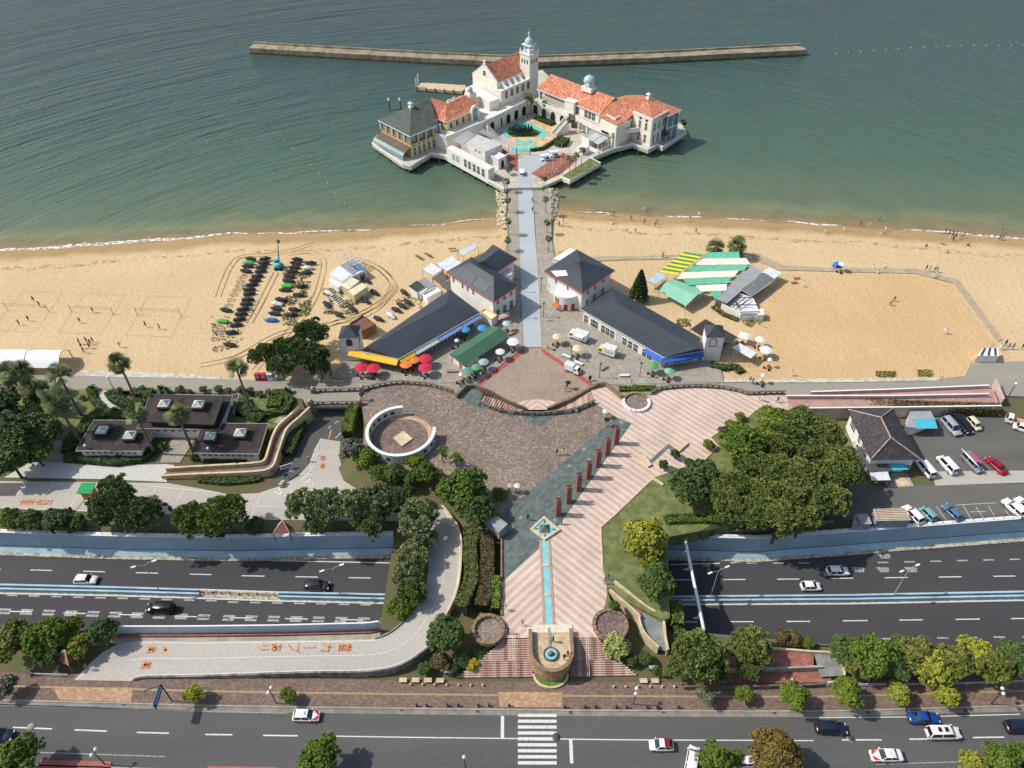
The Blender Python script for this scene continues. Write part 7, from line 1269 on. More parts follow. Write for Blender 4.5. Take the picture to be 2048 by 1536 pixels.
PM['sparse']=[crown_mesh('leaf',77,LM['bright'],lobes=9,tufts=7,leaves=9,size=.10,flat=1.)]
TK={}
def trunk_mesh(seed,h,limbs):
 rg=random.Random(seed);k=MB();k.tube([(0,0,-.1),(rg.uniform(-.1,.1),rg.uniform(-.1,.1),h*.5),(0,0,h)],[.09,.06,.045],7)
 for i in range(limbs):a=rg.uniform(0,6.3);r=rg.uniform(.35,.6);z0=h*rg.uniform(.45,.8);k.tube([(0,0,z0),(r*.5*math.cos(a),r*.5*math.sin(a),z0+.22),(r*math.cos(a),r*math.sin(a),z0+.35+rg.uniform(0,.2))],[.035,.026,.012],5)
 return k.mesh('trunk',bark)
for i in range(4):TK[i]=trunk_mesh(i,1.3,6)
def depth(p):return p.y*math.cos(PITCH)+(CAM_H-p.z)*math.sin(PITCH)
tcount=[0]
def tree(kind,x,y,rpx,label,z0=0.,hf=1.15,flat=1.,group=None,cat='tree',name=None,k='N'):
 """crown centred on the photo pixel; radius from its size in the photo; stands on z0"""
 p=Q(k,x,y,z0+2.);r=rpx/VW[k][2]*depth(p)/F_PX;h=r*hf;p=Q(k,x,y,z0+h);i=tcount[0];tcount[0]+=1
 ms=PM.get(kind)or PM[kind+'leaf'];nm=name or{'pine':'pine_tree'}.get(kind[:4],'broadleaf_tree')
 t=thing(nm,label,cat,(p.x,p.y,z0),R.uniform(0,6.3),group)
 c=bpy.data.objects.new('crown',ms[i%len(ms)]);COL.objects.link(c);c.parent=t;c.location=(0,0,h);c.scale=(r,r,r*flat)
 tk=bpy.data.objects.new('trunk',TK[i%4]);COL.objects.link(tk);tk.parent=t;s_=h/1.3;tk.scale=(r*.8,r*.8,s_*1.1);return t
P_,L_='pinepine','leaf'
g1='pines between the service road and the sunken highway'
for x,y,r,kd,lab in((232,1000,50,'pinepine','broad dark pine overlapping the green roofed booth'),(282,1030,48,'pinepine','dark pine just right of the booth pine above the blue wall'),(205,1030,30,'pinepine','small dark pine below the booth pine'),(385,1038,42,'pine2pine','dense olive pine left of the pair in mid service road'),(452,1030,50,'pine2pine','dense olive pine right of the pair in mid service road'),(430,1052,34,'pinepine','low dark pine under the mid service road pair'),(608,1010,44,'pine3pine','airy pine right of the red pyramid roof'),(655,1015,46,'pine3pine','second airy pine right of the red pyramid roof'),(705,1012,46,'pine3pine','third airy pine right of the red pyramid roof'),(752,1005,42,'pine3pine','fourth airy pine right of the red pyramid roof'),(795,1000,38,'pinepine','darker pine where the ramp starts to curve'),(835,1040,46,'pine3pine','airy pine leaning over the curve of the ramp'),(640,1045,32,'pinepine','low pine against the blue wall right of the red roof'),(745,1048,34,'pinepine','low pine against the blue wall near its right end'),(845,1082,34,'pine3pine','airy pine on the bank inside the ramp, topmost'),(825,1115,36,'pine3pine','airy pine on the bank inside the ramp, second down'),(815,1150,36,'pine3pine','airy pine on the bank inside the ramp, third down'),(822,1185,34,'pine2pine','olive pine on the bank inside the ramp, lowest')):
 tree(kd,x,y,r,lab,group=g1)
tree('bright',800,1218,26,'bright green shrub at the foot of the bank inside the ramp',cat='shrub',name='shrub',hf=.8)
for x,y,r,kd,lab in((512,1052,22,'dark','dark green shrub left of the red pyramid roof'),(20,1040,26,'broad','green shrub above the blue wall at the left edge'),(62,1045,28,'dark','dark shrub second from the left edge above the blue wall'),(115,1045,32,'dark','dark shrub third from the left edge above the blue wall'),(155,1048,22,'dark','dark shrub left of the booth pine above the blue wall')):tree(kd,x,y,r,lab,hf=.75,cat='shrub',name='shrub')
for x,y,r,kd,lab in((-10,830,60,'dark','dark tree at the left edge under the palms'),(35,870,52,'dark','dark tree left of the flat roofed pavilions'),(85,865,42,'dark','dark tree nearest the front pavilion'),(20,920,46,'dark','dark tree above the white path at the left edge'),(70,905,34,'broad','smaller green tree above the white path'),(12,800,30,'grey','greyish tree below the vaulted marquee'),(70,800,24,'dark','small dark tree on the lawn under the palms')):tree(kd,x,y,r,lab)
for x,y,r,kd,lab in((28,1280,42,'olive','pale flowering tree at the left edge below the highway'),(92,1275,42,'bright','bright green tree second from the left edge below the highway'),(138,1258,28,'bright','small bright tree behind the brown pyramid roof'),(155,1290,28,'yellow','yellow green tree beside the brown pyramid roof'),(205,1268,32,'dark','dark tree at the end of the panel screen'),(100,1310,28,'dark','dark low tree left of the brown pyramid roof'),(15,1375,24,'grey','greyish street tree at the left edge of the sidewalk')):tree(kd,x,y,r,lab)
for x,y,r,lab in((622,668,36,'tall pine at the back of the clump left of the shops'),(575,700,34,'pine in the middle of the clump left of the shops'),(615,710,42,'wide pine at the front of the clump left of the shops'),(528,712,30,'leftmost pine of the clump by the promenade'),(560,735,30,'lowest pine of the clump by the promenade'),(640,735,26,'pine of the clump nearest the left white tower')):tree('pinepine',x,y,r,lab,group='pine clump on the beach')
for x,y,r,kd,lab in((702,900,28,'grey','greyish bare looking tree on the bank left of the ring wall'),(735,915,26,'bright','bright shrub tree below the ring wall, left one'),(828,922,20,'bright','bright small tree touching the ring wall front'),(853,948,28,'broad','dark green round tree below the ring wall, right one'),(928,985,52,'broad','big dome shaped camphor tree on the plaza edge'),(945,1020,42,'dark','dark lower crown under the big camphor tree'),(1000,988,17,'broad','small green tree right of the big camphor'),(790,950,26,'dark','dark shrub on the bank below the ring wall middle'),(760,945,22,'broad','green shrub on the bank below the ring wall'),(820,960,20,'dark','dark shrub right part of the bank below the ring wall')):tree(kd,x,y,r,lab,z0=1.5)
tree('sparse',885,905,18,'thin young tree on the stone plaza right of the ring wall, left one',z0=DK,hf=1.6);tree('sparse',911,918,18,'thin young tree on the stone plaza right of the ring wall, right one',z0=DK,hf=1.6)
tree('dark',892,1268,42,'large round dark tree left of the round planter',z0=.5,hf=1.)
for x,y,r,kd,lab in((922,1318,20,'dark','dark shrub left of the steps, upper'),(880,1325,22,'red','brownish shrub above the sidewalk left of the steps'),(850,1338,16,'dark','small dark shrub at the end of the ramp wall'),(943,1330,14,'gold','golden yellow bush left of the steps'),(960,1305,16,'dark','dark shrub below the left round planter'),(905,1340,14,'dark','low dark shrub beside the sidewalk left of the steps')):tree(kd,x,y,r,lab,z0=.2,hf=.8,cat='shrub',name='shrub')
tree('yellow',1288,1075,44,'yellow flowering tree right of the pyramid pool',z0=DK,hf=1.0);tree('yellow',1300,1105,34,'lower yellow flowering crown beside the gantry',z0=DK,hf=.8);tree('dark',1312,1165,40,'blue green tree on the lawn beside the gantry',z0=DK,hf=.9)
tree('broad',1488,885,46,'bright feathery tree at the plaza side of the big pines',z0=2);tree('bright',1555,850,44,'bright feathery tree at the back of the big pines',z0=2);tree('bright',1530,880,30,'lower bright crown between the feathery trees',z0=2);tree('dark',1372,975,44,'dark glossy tree at the left of the big pines',z0=DK,hf=.9);tree('dark',1405,950,36,'dark glossy tree tucked behind the left one of the big pines',z0=DK,hf=.9);tree('broad',1420,1000,26,'small green tree under the left big pines',z0=2)
g2='big pines right of the plaza';BP=[(1600,850),(1645,870),(1560,895),(1610,905),(1660,915),(1500,935),(1550,945),(1600,955),(1650,960),(1470,975),(1520,990),(1575,1000),(1625,1005),(1665,1000),(1460,1015),(1510,1030),(1560,1040),(1605,1035),(1440,985),(1680,940),(1575,870)]
wd2=['far','middle','near']
for i,(x,y)in enumerate(BP):
 row='back' if y<910 else('middle' if y<985 else 'front');nth=sorted([q for q in BP if('back' if q[1]<910 else('middle' if q[1]<985 else 'front'))==row]).index((x,y));od_=['first','second','third','fourth','fifth','sixth','seventh','eighth','ninth'][nth]
 tree('pine2pine',x,y,R.uniform(38,46),f'{od_} pine from the left in the {row} of the big pine group',z0=.3,group=g2,hf=1.5)
for x,y,r,kd,lab in((1395,1308,52,'pine2pine','large dense pine left of the red brick ramp'),(1360,1330,30,'pine2pine','smaller pine at the left foot of the large dense pine'),(1425,1335,34,'pine2pine','smaller pine at the right foot of the large dense pine'),(1497,1295,42,'pine2pine','olive pine over the middle of the red brick ramp'),(1500,1335,28,'pine2pine','low pine at the red brick ramp wall'),(1688,1300,28,'dark','dark tree at the rounded end of the red brick ramp'),(1715,1325,26,'olive','olive tree at the rounded end of the red brick ramp'),(1750,1318,40,'broad','drooping green tree second in the near right row'),(1785,1330,30,'dark','dark gap filling tree in the near right row'),(1830,1310,36,'olive','olive flowering tree in the near right row, left'),(1860,1335,34,'yellow','yellow olive tree in the near right row, middle'),(1905,1322,34,'olive','greyer olive tree in the near right row'),(1950,1310,32,'yellow','brightest yellow tree in the near right row'),(1985,1335,36,'olive','olive tree near the right end of the near row'),(2035,1318,34,'dark','dark tree at the right edge of the near row'),(1800,1292,22,'dark','dark shrub above the near right row')):tree(kd,x,y,r*(1.22 if x>1600 else 1.05),lab)
g3='clipped street trees on the near sidewalk'
for x,y,r,kd,lab in((1410,1392,20,'grey','sparse greyish street tree beside the cyclist'),(1487,1388,19,'bright','small bright street tree, first in the right sidewalk row'),(1590,1392,30,'bright','round bright street tree, second in the right sidewalk row'),(1692,1388,33,'bright','largest bright street tree, third in the right sidewalk row'),(1797,1385,24,'yellow','yellowish street tree, fourth in the right sidewalk row'),(1892,1391,26,'yellow','round yellowish street tree, fifth in the right sidewalk row'),(388,1388,20,'yellow','small yellowish street tree beside the blue overhead sign'),(577,1390,17,'bright','small bright street tree behind the taxi')):tree(kd,x,y,r,lab,z0=.13,hf=1.25,flat=.9,group=g3)
for x,y,r,kd,lab in((35,1512,44,'broad','round tree at the bottom left corner'),(643,1518,44,'broad','round green tree at the bottom edge left of the crosswalk'),(1432,1520,36,'broad','green tree at the bottom edge left of the russet tree'),(1470,1518,18,'bright','small green tree beside the white kei car'),(1548,1512,54,'rust','large russet tree at the bottom edge'),(1945,1532,30,'yellow','yellow green tree at the bottom right edge'),(2005,1525,38,'broad','green tree at the bottom right edge'),(2045,1518,30,'broad','green tree cut off by the bottom right corner')):tree(kd,x,y,r,lab,z0=.13,hf=1.2)
g4='round clipped shrubs'
for x,y,r,kd,lab,z in((1232,1290,28,'lime','pale lime round shrub below the right cobbled circle',.8),(1290,1318,16,'dark','clipped dark ball shrub right of the steps',.4),(1264,1320,14,'dark','darker ball shrub between the lime shrub and the clipped ball',.4),(1228,1212,12,'dark','small dark shrub beside the red brick ramp top',DK),(1480,834,11,'olive','small olive shrub at the far plaza edge',DK),(1417,890,14,'olive','small yellow green shrub at the plaza edge by the lawn',DK),(1447,862,13,'grey','thin greyish shrub between two olive ones at the plaza edge',DK),(1458,848,11,'olive','upper olive shrub at the plaza edge',DK),(1310,1340,12,'broad','low green shrub beside the steps foot',.2),(1330,1345,10,'olive','tiny yellow shrub beside the notice box',.2),(1615,1285,14,'bright','bright shrub in the brown hedge above the red ramp',0),(1565,1275,20,'red','brown flowering shrub above the red ramp, left',0),(1590,1278,18,'red','brown flowering shrub above the red ramp, right',0),(1350,1232,12,'bright','bright hedge block beside the highway mouth',.5),(1352,1250,12,'broad','hedge block end beside the highway mouth',.4),(1420,1063,12,'dark','tuft hanging over the blue wall, left',.3),(1555,1068,14,'dark','tuft hanging over the blue wall, right',.3)):tree(kd,x,y,r,lab,z0=z,hf=.75,cat='shrub',name='shrub',group=g4)
for x,y,lab in((1326,930,'clipped teardrop shrub on the pink paving, left'),(1349,909,'clipped teardrop shrub on the pink paving, right'),(1377,926,'clipped teardrop shrub half hidden by the dark tree')):tree('dark',x,y,11,lab,z0=DK,hf=1.0,flat=1.25,cat='shrub',name='clipped_shrub')
g5='round bushes along the promenade'
for i,(k_,x,y,r)in enumerate((('h',1110,480,45),('h',1320,455,38),('h',1680,462,45),('h',1760,482,30),('h',1890,462,42),('h',2025,458,40),('i',190,200,48),('i',285,215,44),('i',410,205,48),('i',515,215,44),('i',605,245,42),('i',700,225,36),('h',770,540,30))):
 tree('grey' if i%2 else 'olive',x,y,r,f'{["first", "second", "third", "fourth", "fifth", "sixth", "seventh", "eighth", "ninth", "tenth", "eleventh", "twelfth", "thirteenth"][i]} pale bush from the left along the promenade behind the pavilions' if i<12 else 'small dark bush on the lawn beside the curved white path',hf=.8,cat='shrub',name='bush',group=g5,k=k_)
rg=np.random.default_rng(5);n=9000;h=rg.uniform(0,1,n)**.8;a=rg.uniform(0,6.283,n);rr_=(1-h)**.85*(.75+.25*np.sin(h*60))*rg.uniform(.75,1.05,n)*2.6+.12;C=np.stack([rr_*np.cos(a),rr_*np.sin(a),.6+h*8.4],1);dd=unit(np.stack([np.cos(a),np.sin(a),np.full(n,.25)],1)+rg.normal(size=(n,3))*.3);A=dd*.22;B=unit(np.cross(dd,rnd_dirs(rg,n)))*.09
p=Q('g',185,665,0);t=thing('conifer_tree','dark conical conifer behind the right long shop','tree',p);o=bpy.data.objects.new('crown',quads_mesh('crown',C,A,B,rg.uniform(.1,.9,n),LM['conifer']));COL.objects.link(o);o.parent=t;MB().tube([(0,0,0),(0,0,8.5)],[.2,.04],7).build('trunk',bark,t,False)
def hedge(label,pts,w,h,mk,dens=46,size=.13,name='hedge',kind=None,bulge=.12):
 rg=np.random.default_rng(len(label)*7+int(abs(pts[0].x)*10));Cs,As,Bs,Ts=[],[],[],[]
 for a,b in zip(pts,pts[1:]):
  L=(b-a).length
  if L<.05:continue
  u=np.array(((b-a).x/L,(b-a).y/L,0));s=np.array((-u[1],u[0],0));nt_=int(dens*L*(w+2*h));q=rg.uniform(0,w+2*h,nt_);al=rg.uniform(-.1,L+.1,nt_);top=(q>h)&(q<h+w)
  lat=np.where(q<=h,-w/2,np.where(top,q-h-w/2,w/2));zz=np.where(q<=h,q,np.where(top,h,w+2*h-q));nn=np.where(top[:,None],np.array([0,0,1.]),np.sign(lat)[:,None]*s)
  base=np.array((a.x,a.y));gz=a.z+(b.z-a.z)*np.clip(al/L,0,1);bump=np.array([noise.noise((float(x)*.5+a.x,float(y)*.9,float(z)))for x,y,z in zip(al,lat,zz)])*bulge*2
  C=np.stack([a.x+u[0]*al+s[0]*lat,a.y+u[1]*al+s[1]*lat,gz+zz],1)+nn*(rg.uniform(-.08,.08,(nt_,1))+bump[:,None]);nv=unit(nn+rg.normal(size=(nt_,3))*.55);A=unit(np.cross(nv,rnd_dirs(rg,nt_)));B=np.cross(nv,A)*size*.6;A=A*size
  Cs.append(C);As.append(A);Bs.append(B);Ts.append(np.clip(rg.uniform(.1,.75,nt_)+bump*.8,0,1))
 o=bpy.data.objects.new(name,quads_mesh(name,np.concatenate(Cs),np.concatenate(As),np.concatenate(Bs),np.concatenate(Ts),LM[mk]));COL.objects.link(o);tag(o,label,'hedge')
 k=MB();k.wall([Vector(p_)for p_ in pts],h-.12,max(.1,w-.2));k.build('inner_twigs',mat('twig_dark',S(50,52,34),1.,.2,2.),o,False);return o
HP=lambda k,z,pts:[Q(k,x,y,z)for x,y in pts]
hedge('long tall clipped hedge right of the curving ramp',HP('p',1.6,((535,250),(540,330),(535,450),(545,560),(540,660),(500,760),(455,850))),2.3,2.2,'hedge');hedge('brownish lower hedge between the tall hedge and the plaza wall',HP('p',2.2,((650,270),(665,400),(660,560),(650,700),(620,820))),2.4,1.2,'red');hedge('narrow green hedge beside the low brown wall',HP('p',DK-.2,((728,600),(728,720),(722,840))),1.3,1.0,'bright')
hedge('red tipped hedge between the long ramp and the car park',HP('m',0,((230,400),(700,405),(1200,425),(1780,440))),2.0,2.3,'red',dens=30);hedge('green hedge beside the service road under the footbridge',HP('i',1.2,((1590,430),(1555,520),(1530,620),(1520,700))),2.2,2.4,'bright');hedge('dark clipped hedge on the bank right of the beige ramp',HP('i',.2,((1040,500),(990,620),(930,760),(870,880))),3.4,1.4,'dark')
hedge('dark hedge in front of the front left pavilion',HP('h',0,((630,1100),(850,1120),(1100,1150),(1330,1110),(1440,1040))),2.0,1.1,'dark');hedge('dark hedge left of the front left pavilion',HP('h',0,((640,1050),(660,940),(760,860),(850,740),(1000,690),(1180,720))),2.2,1.0,'dark');hedge('dark hedge below the curved white path',HP('h',0,((850,470),(870,560),(960,650),(900,700),(800,790))),1.5,.9,'dark');hedge('dark hedge right of the curved white path',HP('h',0,((1030,500),(1080,560),(1200,620),(1330,600),(1400,520))),2.2,1.0,'dark');hedge('hedge behind the raised pavilion',HP('h',0,((1240,500),(1420,500))),2.,.9,'dark')
hedge('dark hedge in front of the right flat pavilion',HP('i',0,((-60,905),(200,925),(450,930),(640,880),(690,760),(730,620))),1.4,.9,'dark');hedge('dark round hedge mass right of the raised pavilion',HP('i',0,((420,330),(470,420),(560,480),(650,520))),3.2,1.2,'dark');hedge('clipped oval lawn hedge near the footbridge',HP('i',0,((700,335),(840,330))),3.4,.8,'broad');hedge('dark clipped hedge by the promenade near the footbridge',HP('i',0,((750,250),(870,250),(930,330),(880,430),(700,470))),1.5,.9,'dark')
hedge('low planting strip along the retaining kerb of the service road',HP('i',0,((0,1120),(250,1145),(500,1130),(620,1105))),1.8,.6,'dark');hedge('clipped hedge block below the dark tree by the highway',HP('q',DK-.4,((400,200),(450,190),(600,185),(800,185),(920,190))),1.8,1.0,'broad');hedge('tall bright hedge at the right mouth of the plaza tunnel',HP('q',.0,((480,960),(490,1060),(500,1160))),1.9,2.6,'bright');hedge('green strip on the near edge below the far balustrade',HP('f',.1,((830,1395),(1170,1385))),1.2,.5,'broad');hedge('green courtyard hedge along the marina gate',HP('c',PZ,((1150,700),(1280,680),(1420,590),(1500,540))),.9,.9,'broad');hedge('shrub bed in front of the right arcade of the courtyard',HP('c',PZ,((1200,320),(1300,360),(1400,400))),2.6,.9,'dark');hedge('dark planting below the right courtyard stair',HP('c',PZ,((1440,620),(1500,640),(1540,580))),3.,1.4,'dark');hedge('green island planting in the courtyard pool',HP('c',PZ+.1,((900,500),(1050,520),(1220,500))),1.4,.5,'dark')
hedge('weedy green strip against the white walled yard',HP('g',.1,((950,740),(1060,820),(1200,880))),1.2,.6,'grassy',dens=24);hedge('garden green around the right white tower',HP('g',.1,((920,1340),(1060,1370),(1180,1360),(1240,1420))),1.8,.8,'dark',dens=26)
rg=np.random.default_rng(3);Cs=[]
for k_,x0,x1,y0,y1,n in(('d',940,1260,420,1030,1500),('d',1400,1800,600,900,900),('d',130,480,920,1330,200),('g',1150,1500,870,950,160),('m',560,760,15,75,260),('m',980,1240,0,70,300),('e',700,950,520,640,160),('g',580,720,860,940,120),('d',480,620,400,900,260)):
 for _ in range(n):q=Q(k_,rg.uniform(x0,x1),rg.uniform(y0,y1),.12);Cs.append((q.x,q.y,.14+rg.uniform(0,.12)))if noise.noise((q.x*.3,q.y*.3,7))>-.12 else None
C=np.array(Cs);n=len(C);nv=unit(rg.normal(size=(n,3))*.8+np.array([0,0,.7]));A=unit(np.cross(nv,rnd_dirs(rg,n)))*.2;B=np.cross(nv,A)*.7
o=bpy.data.objects.new('beach_weeds',quads_mesh('beach_weeds',C,A,B,rg.uniform(0,1,n),LM['grassy']));COL.objects.link(o);tag(o,'thin green weeds scattered over the sand between the jet ski rows','weeds',kind='stuff')
def palm_crown(seed,nf=26,size=1.35,fan=True,m=None):
 rg=np.random.default_rng(seed);Cs,As,Bs,Ts=[],[],[],[]
 for i in range(nf):
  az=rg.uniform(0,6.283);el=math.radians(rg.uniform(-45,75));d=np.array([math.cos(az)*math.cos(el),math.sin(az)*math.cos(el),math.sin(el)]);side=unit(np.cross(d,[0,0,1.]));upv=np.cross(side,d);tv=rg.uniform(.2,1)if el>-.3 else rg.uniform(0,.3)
  if fan:
   hub=d*size*.45
   for j in range(15):
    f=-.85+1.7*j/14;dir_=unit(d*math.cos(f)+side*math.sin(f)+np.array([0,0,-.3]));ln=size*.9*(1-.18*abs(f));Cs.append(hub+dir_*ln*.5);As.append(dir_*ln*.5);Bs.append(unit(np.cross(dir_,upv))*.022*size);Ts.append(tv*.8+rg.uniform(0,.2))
   Cs.append(hub*.5);As.append(hub*.5);Bs.append(side*.03);Ts.append(tv)
  else:
   for j in range(10):
    f=(j+1)/10;ctr=d*size*f+np.array([0,0,-.35*size*f*f])
    for s_ in(-1,1):dir_=unit(side*s_+d*.6);ln=size*.32*(1-.5*f);Cs.append(ctr+dir_*ln*.5);As.append(dir_*ln*.5);Bs.append(unit(np.cross(dir_,upv))*.05);Ts.append(tv*.7+rg.uniform(0,.2))
 return quads_mesh('fronds',np.array(Cs),np.array(As),np.array(Bs),np.clip(np.array(Ts),0,1),m or LM['palm'])
PC=[palm_crown(i,42)for i in range(3)];PS=[palm_crown(20+i,34,1.0)for i in range(2)];CY=[palm_crown(40+i,26,1.1,False,LM['dark'])for i in range(2)];PTK=MB().tube([(0,0,0),(.02,0,.5),(0,.01,1)],[.24,.17,.14],8).mesh('trunk',palm_bark)
pn_=[0]
def palm(k,bx,by,z0,cx,cy,label,s=1.,small=False,group=None):
 b=Q(k,bx,by,z0)
 h=min(((Vector(pix((b.x,b.y,z0+hh/4)))-Vector((VW[k][0]+cx/VW[k][2],VW[k][1]+cy/VW[k][2]))).length,hh/4)for hh in range(2,64))[1];h=max(h,1.2)
 t=thing('palm_tree',label,'palm',b,R.uniform(0,6),group);i=pn_[0];pn_[0]+=1
 o=bpy.data.objects.new('trunk',PTK);COL.objects.link(o);o.parent=t;o.scale=(s if not small else.5,s if not small else.5,h)
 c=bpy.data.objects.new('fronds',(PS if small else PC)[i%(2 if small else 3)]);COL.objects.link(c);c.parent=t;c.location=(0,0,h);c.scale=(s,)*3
gp_='tall palms around the pavilions'
for i,(bx,by,cx,cy,s,lab)in enumerate(((1270,560,1100,225,1.45,'tall palm beside the round lamp, in front of the sand'),(230,540,110,275,1.5,'tall palm at the left, second from the edge below the marquee'),(330,500,200,290,1.5,'tall palm right under the middle of the marquee'),(410,640,330,400,1.5,'palm leaning on the lawn centre'),(755,700,540,330,1.55,'tall palm with long trunk over the lawn right of the marquee'),(600,720,490,450,1.4,'palm with shorter trunk between two tall ones on the lawn'),(735,940,530,570,1.6,'tall palm rising left of the front pavilion'),(1440,1060,1245,700,1.4,'tall palm crossing the front pavilion roof'),(1800,1040,1625,700,1.5,'tall palm in front of the raised pavilion'),(100,470,30,385,1.3,'palm cut by the left edge of the lawn'))):palm('h',bx,by,0,cx,cy,lab,s,group=gp_)
palm('i',535,460,0,410,-30,'tall palm behind the pavilions standing against the beach',1.4,group=gp_)
for i,(k_,x,y,lab)in enumerate((('h',850,440,'cycad at the head of the curved white path'),('h',1490,445,'left cycad of the pair behind the raised pavilion'),('h',1550,460,'right cycad of the pair behind the raised pavilion'),('h',1060,650,'small cycad beside the curved white path'),('h',1510,975,'cycad in the court between the pavilions'),('h',1110,1080,'cycad in the front pavilion hedge'),('i',890,200,'cycad near the footbridge at the promenade'),('i',500,215,'cycad among the promenade bushes'),('i',570,500,'cycad below the raised pavilion at the right'))):
 p=Q(k_,x,y,1.2);t=thing('cycad',lab,'cycad',(p.x,p.y,0),R.uniform(0,6),'cycads in the pavilion garden');c=bpy.data.objects.new('fronds',CY[i%2]);COL.objects.link(c);c.parent=t;c.location=(0,0,.9);MB().tube([(0,0,0),(0,0,.95)],[.25,.2],8).build('trunk',palm_bark,t,False)
g6='palms of the marina courtyard'
for bx,by,cx,cy,s,lab in((1110,330,1110,65,1.45,'tallest palm in the corner of the marina courtyard'),(1150,285,1155,130,1.2,'second palm in the corner of the marina courtyard'),(1215,250,1215,150,.9,'small palm by the right arcade, first'),(1305,300,1312,150,1.,'small palm by the right arcade, second'),(1345,300,1348,225,.9,'small palm by the right arcade, third'),(1405,330,1410,220,.9,'small palm by the right arcade, fourth'),(1590,575,1600,325,1.3,'palm beside the right courtyard stair'),(1585,970,1595,780,.95,'left palm of the three on the planter deck'),(1655,920,1665,745,.95,'middle palm of the three on the planter deck'),(1720,880,1730,685,.95,'right palm of the three on the planter deck'),(895,960,895,905,.8,'small palm at the white wing doorway')):palm('c',bx,by,PZ+.2,cx,cy,lab,s,True,g6)
palm('b',1850,770,PZ+.2,1860,650,'palm on the right end terrace of the seaside hall',1.,True,g6);palm('b',1640,860,PZ+.2,1650,770,'low palm on the dark terrace of the seaside hall',1.,True,g6)
g7='small palms along the causeway';sdl=[]
for sd,L_ in(('left',(('c',880,1165,880,1035),('c',885,1390,890,1250),('N',1017,470,1017,442),('N',1016,502,1016,480))),('right',(('c',1295,1160,1298,1010),('c',1315,1390,1318,1245),('N',1094,465,1094,445),('N',1097,503,1098,476)))):
 for i,(k_,bx,by,cx,cy)in enumerate(L_):palm(k_,bx,by,TZ,cx,cy,f'{["first", "second", "third", "fourth"][i]} small palm from the sea on the {sd} side of the causeway',.85,True,g7)
palm('g',955,230,.1,955,125,'left one of the two palms behind the marquee',1.5);palm('g',1180,225,.1,1178,110,'right one of the two palms behind the marquee',1.6)
OR_=['first','second','third','fourth','fifth','sixth','seventh','eighth','ninth','tenth','eleventh','twelfth','thirteenth','fourteenth','fifteenth','sixteenth','seventeenth']
def skin_mesh(name,V,E,rad):
 me=bpy.data.meshes.new(name);me.from_pydata(V,E,[]);o=bpy.data.objects.new(name,me);COL.objects.link(o);o.modifiers.new('s','SKIN');sd=me.skin_vertices[0].data
 for i,r in enumerate(rad):sd[i].radius=(r,r*.85)
 sd[0].use_root=True;s=o.modifiers.new('u','SUBSURF');s.levels=1
 dg=bpy.context.evaluated_depsgraph_get();m=bpy.data.meshes.new_from_object(o.evaluated_get(dg));bpy.data.objects.remove(o);return m
skinm=mat('skin',S(214,166,134),.7,.05);hairm=mat('hair',S(44,36,32),.7,.1)
cloth={n:mat('cloth_'+n,c,.9,.1,2.)for n,c in dict(white=S(236,236,232),black=(.02,.02,.022),navy=S(40,48,72),grey=S(130,130,130),blue=S(92,132,186),red=S(176,60,58),beige=S(200,180,148),green=S(92,110,80),tan=S(150,116,90)).items()}
def body(pose):
 if pose=='sit':J=[(0,0,.18),(0,-.03,.45),(0,0,.66),(0,0,.78),(0,.03,.95),(.1,.02,.15),(.12,.42,.42),(.12,.5,.06),(.12,.62,.04),(-.1,.02,.15),(-.12,.42,.42),(-.12,.5,.06),(-.12,.62,.04),(.2,0,.62),(.26,.12,.4),(.2,.34,.3),(-.2,0,.62),(-.26,.12,.4),(-.2,.34,.3)]
 else:
  st=.22 if pose=='walk' else.03;J=[(0,0,.92),(0,0,1.18),(0,.01,1.4),(0,.01,1.5),(0,.03,1.63),(.1,0,.88),(.11,st*.8,.48),(.11,st*.9,.09),(.11,st+.16,.04),(-.1,0,.88),(-.11,-st*.3,.48),(-.11,-st*1.1,.12),(-.11,-st+.08,.04),(.2,0,1.38),(.26,-st*.5,1.1),(.26,.1+st*.2,.88),(-.2,0,1.38),(-.26,st*.4,1.1),(-.26,.1+st,.92)]
 E=[(0,1),(1,2),(2,3),(3,4),(0,5),(5,6),(6,7),(7,8),(0,9),(9,10),(10,11),(11,12),(2,13),(13,14),(14,15),(2,16),(16,17),(17,18)];rad=[.14,.15,.14,.06,.105,.1,.065,.045,.045,.1,.065,.045,.045,.06,.045,.035,.06,.045,.035]
 m=skin_mesh('body',J,E,rad);bm=bmesh.new();bm.from_mesh(m)
 for hnd in(15,18):
  h=Vector(J[hnd])
  for f in range(5):
   a=(f-2)*.022;ln=(.05,.085,.095,.088,.07)[f];d=Vector((a*2+(.05 if f==0 else 0),.35,-.9)).normalized();v=[bm.verts.new(h+Vector((a+dx,dy,-.02))+d*t)for t in(0,ln)for dx,dy in((-.008,-.008),(.008,-.008),(.008,.008),(-.008,.008))]
   for q in((4,5,6,7),(0,1,5,4),(1,2,6,5),(2,3,7,6),(3,0,4,7)):bm.faces.new([v[i]for i in q])
 n=Vector(J[4])+Vector((0,.105,-.01));v=[bm.verts.new(n+Vector(c))for c in((-.015,0,-.02),(.015,0,-.02),(0,0,.03),(0,.03,-.02))];[bm.faces.new([v[i]for i in q])for q in((0,1,3),(1,2,3),(2,0,3))]
 bm.to_mesh(m);bm.free();zh=J[3][2]+.01;hip=J[0][2]+.04
 for p in m.polygons:
  c=p.center;low=c.y>.2 or c.z<.3 if pose=='sit' else c.z<hip;arm=abs(c.x)>.19;p.use_smooth=True
  p.material_index=2 if c.z>zh or(arm and c.z<(.5 if pose=='sit' else 1.1))or(not low and arm and pose=='sit' and c.y>.15)else(1 if low and not arm else 0)
 m.materials.clear();[m.materials.append(x)for x in(cloth['white'],cloth['black'],skinm)];return m,J[4]
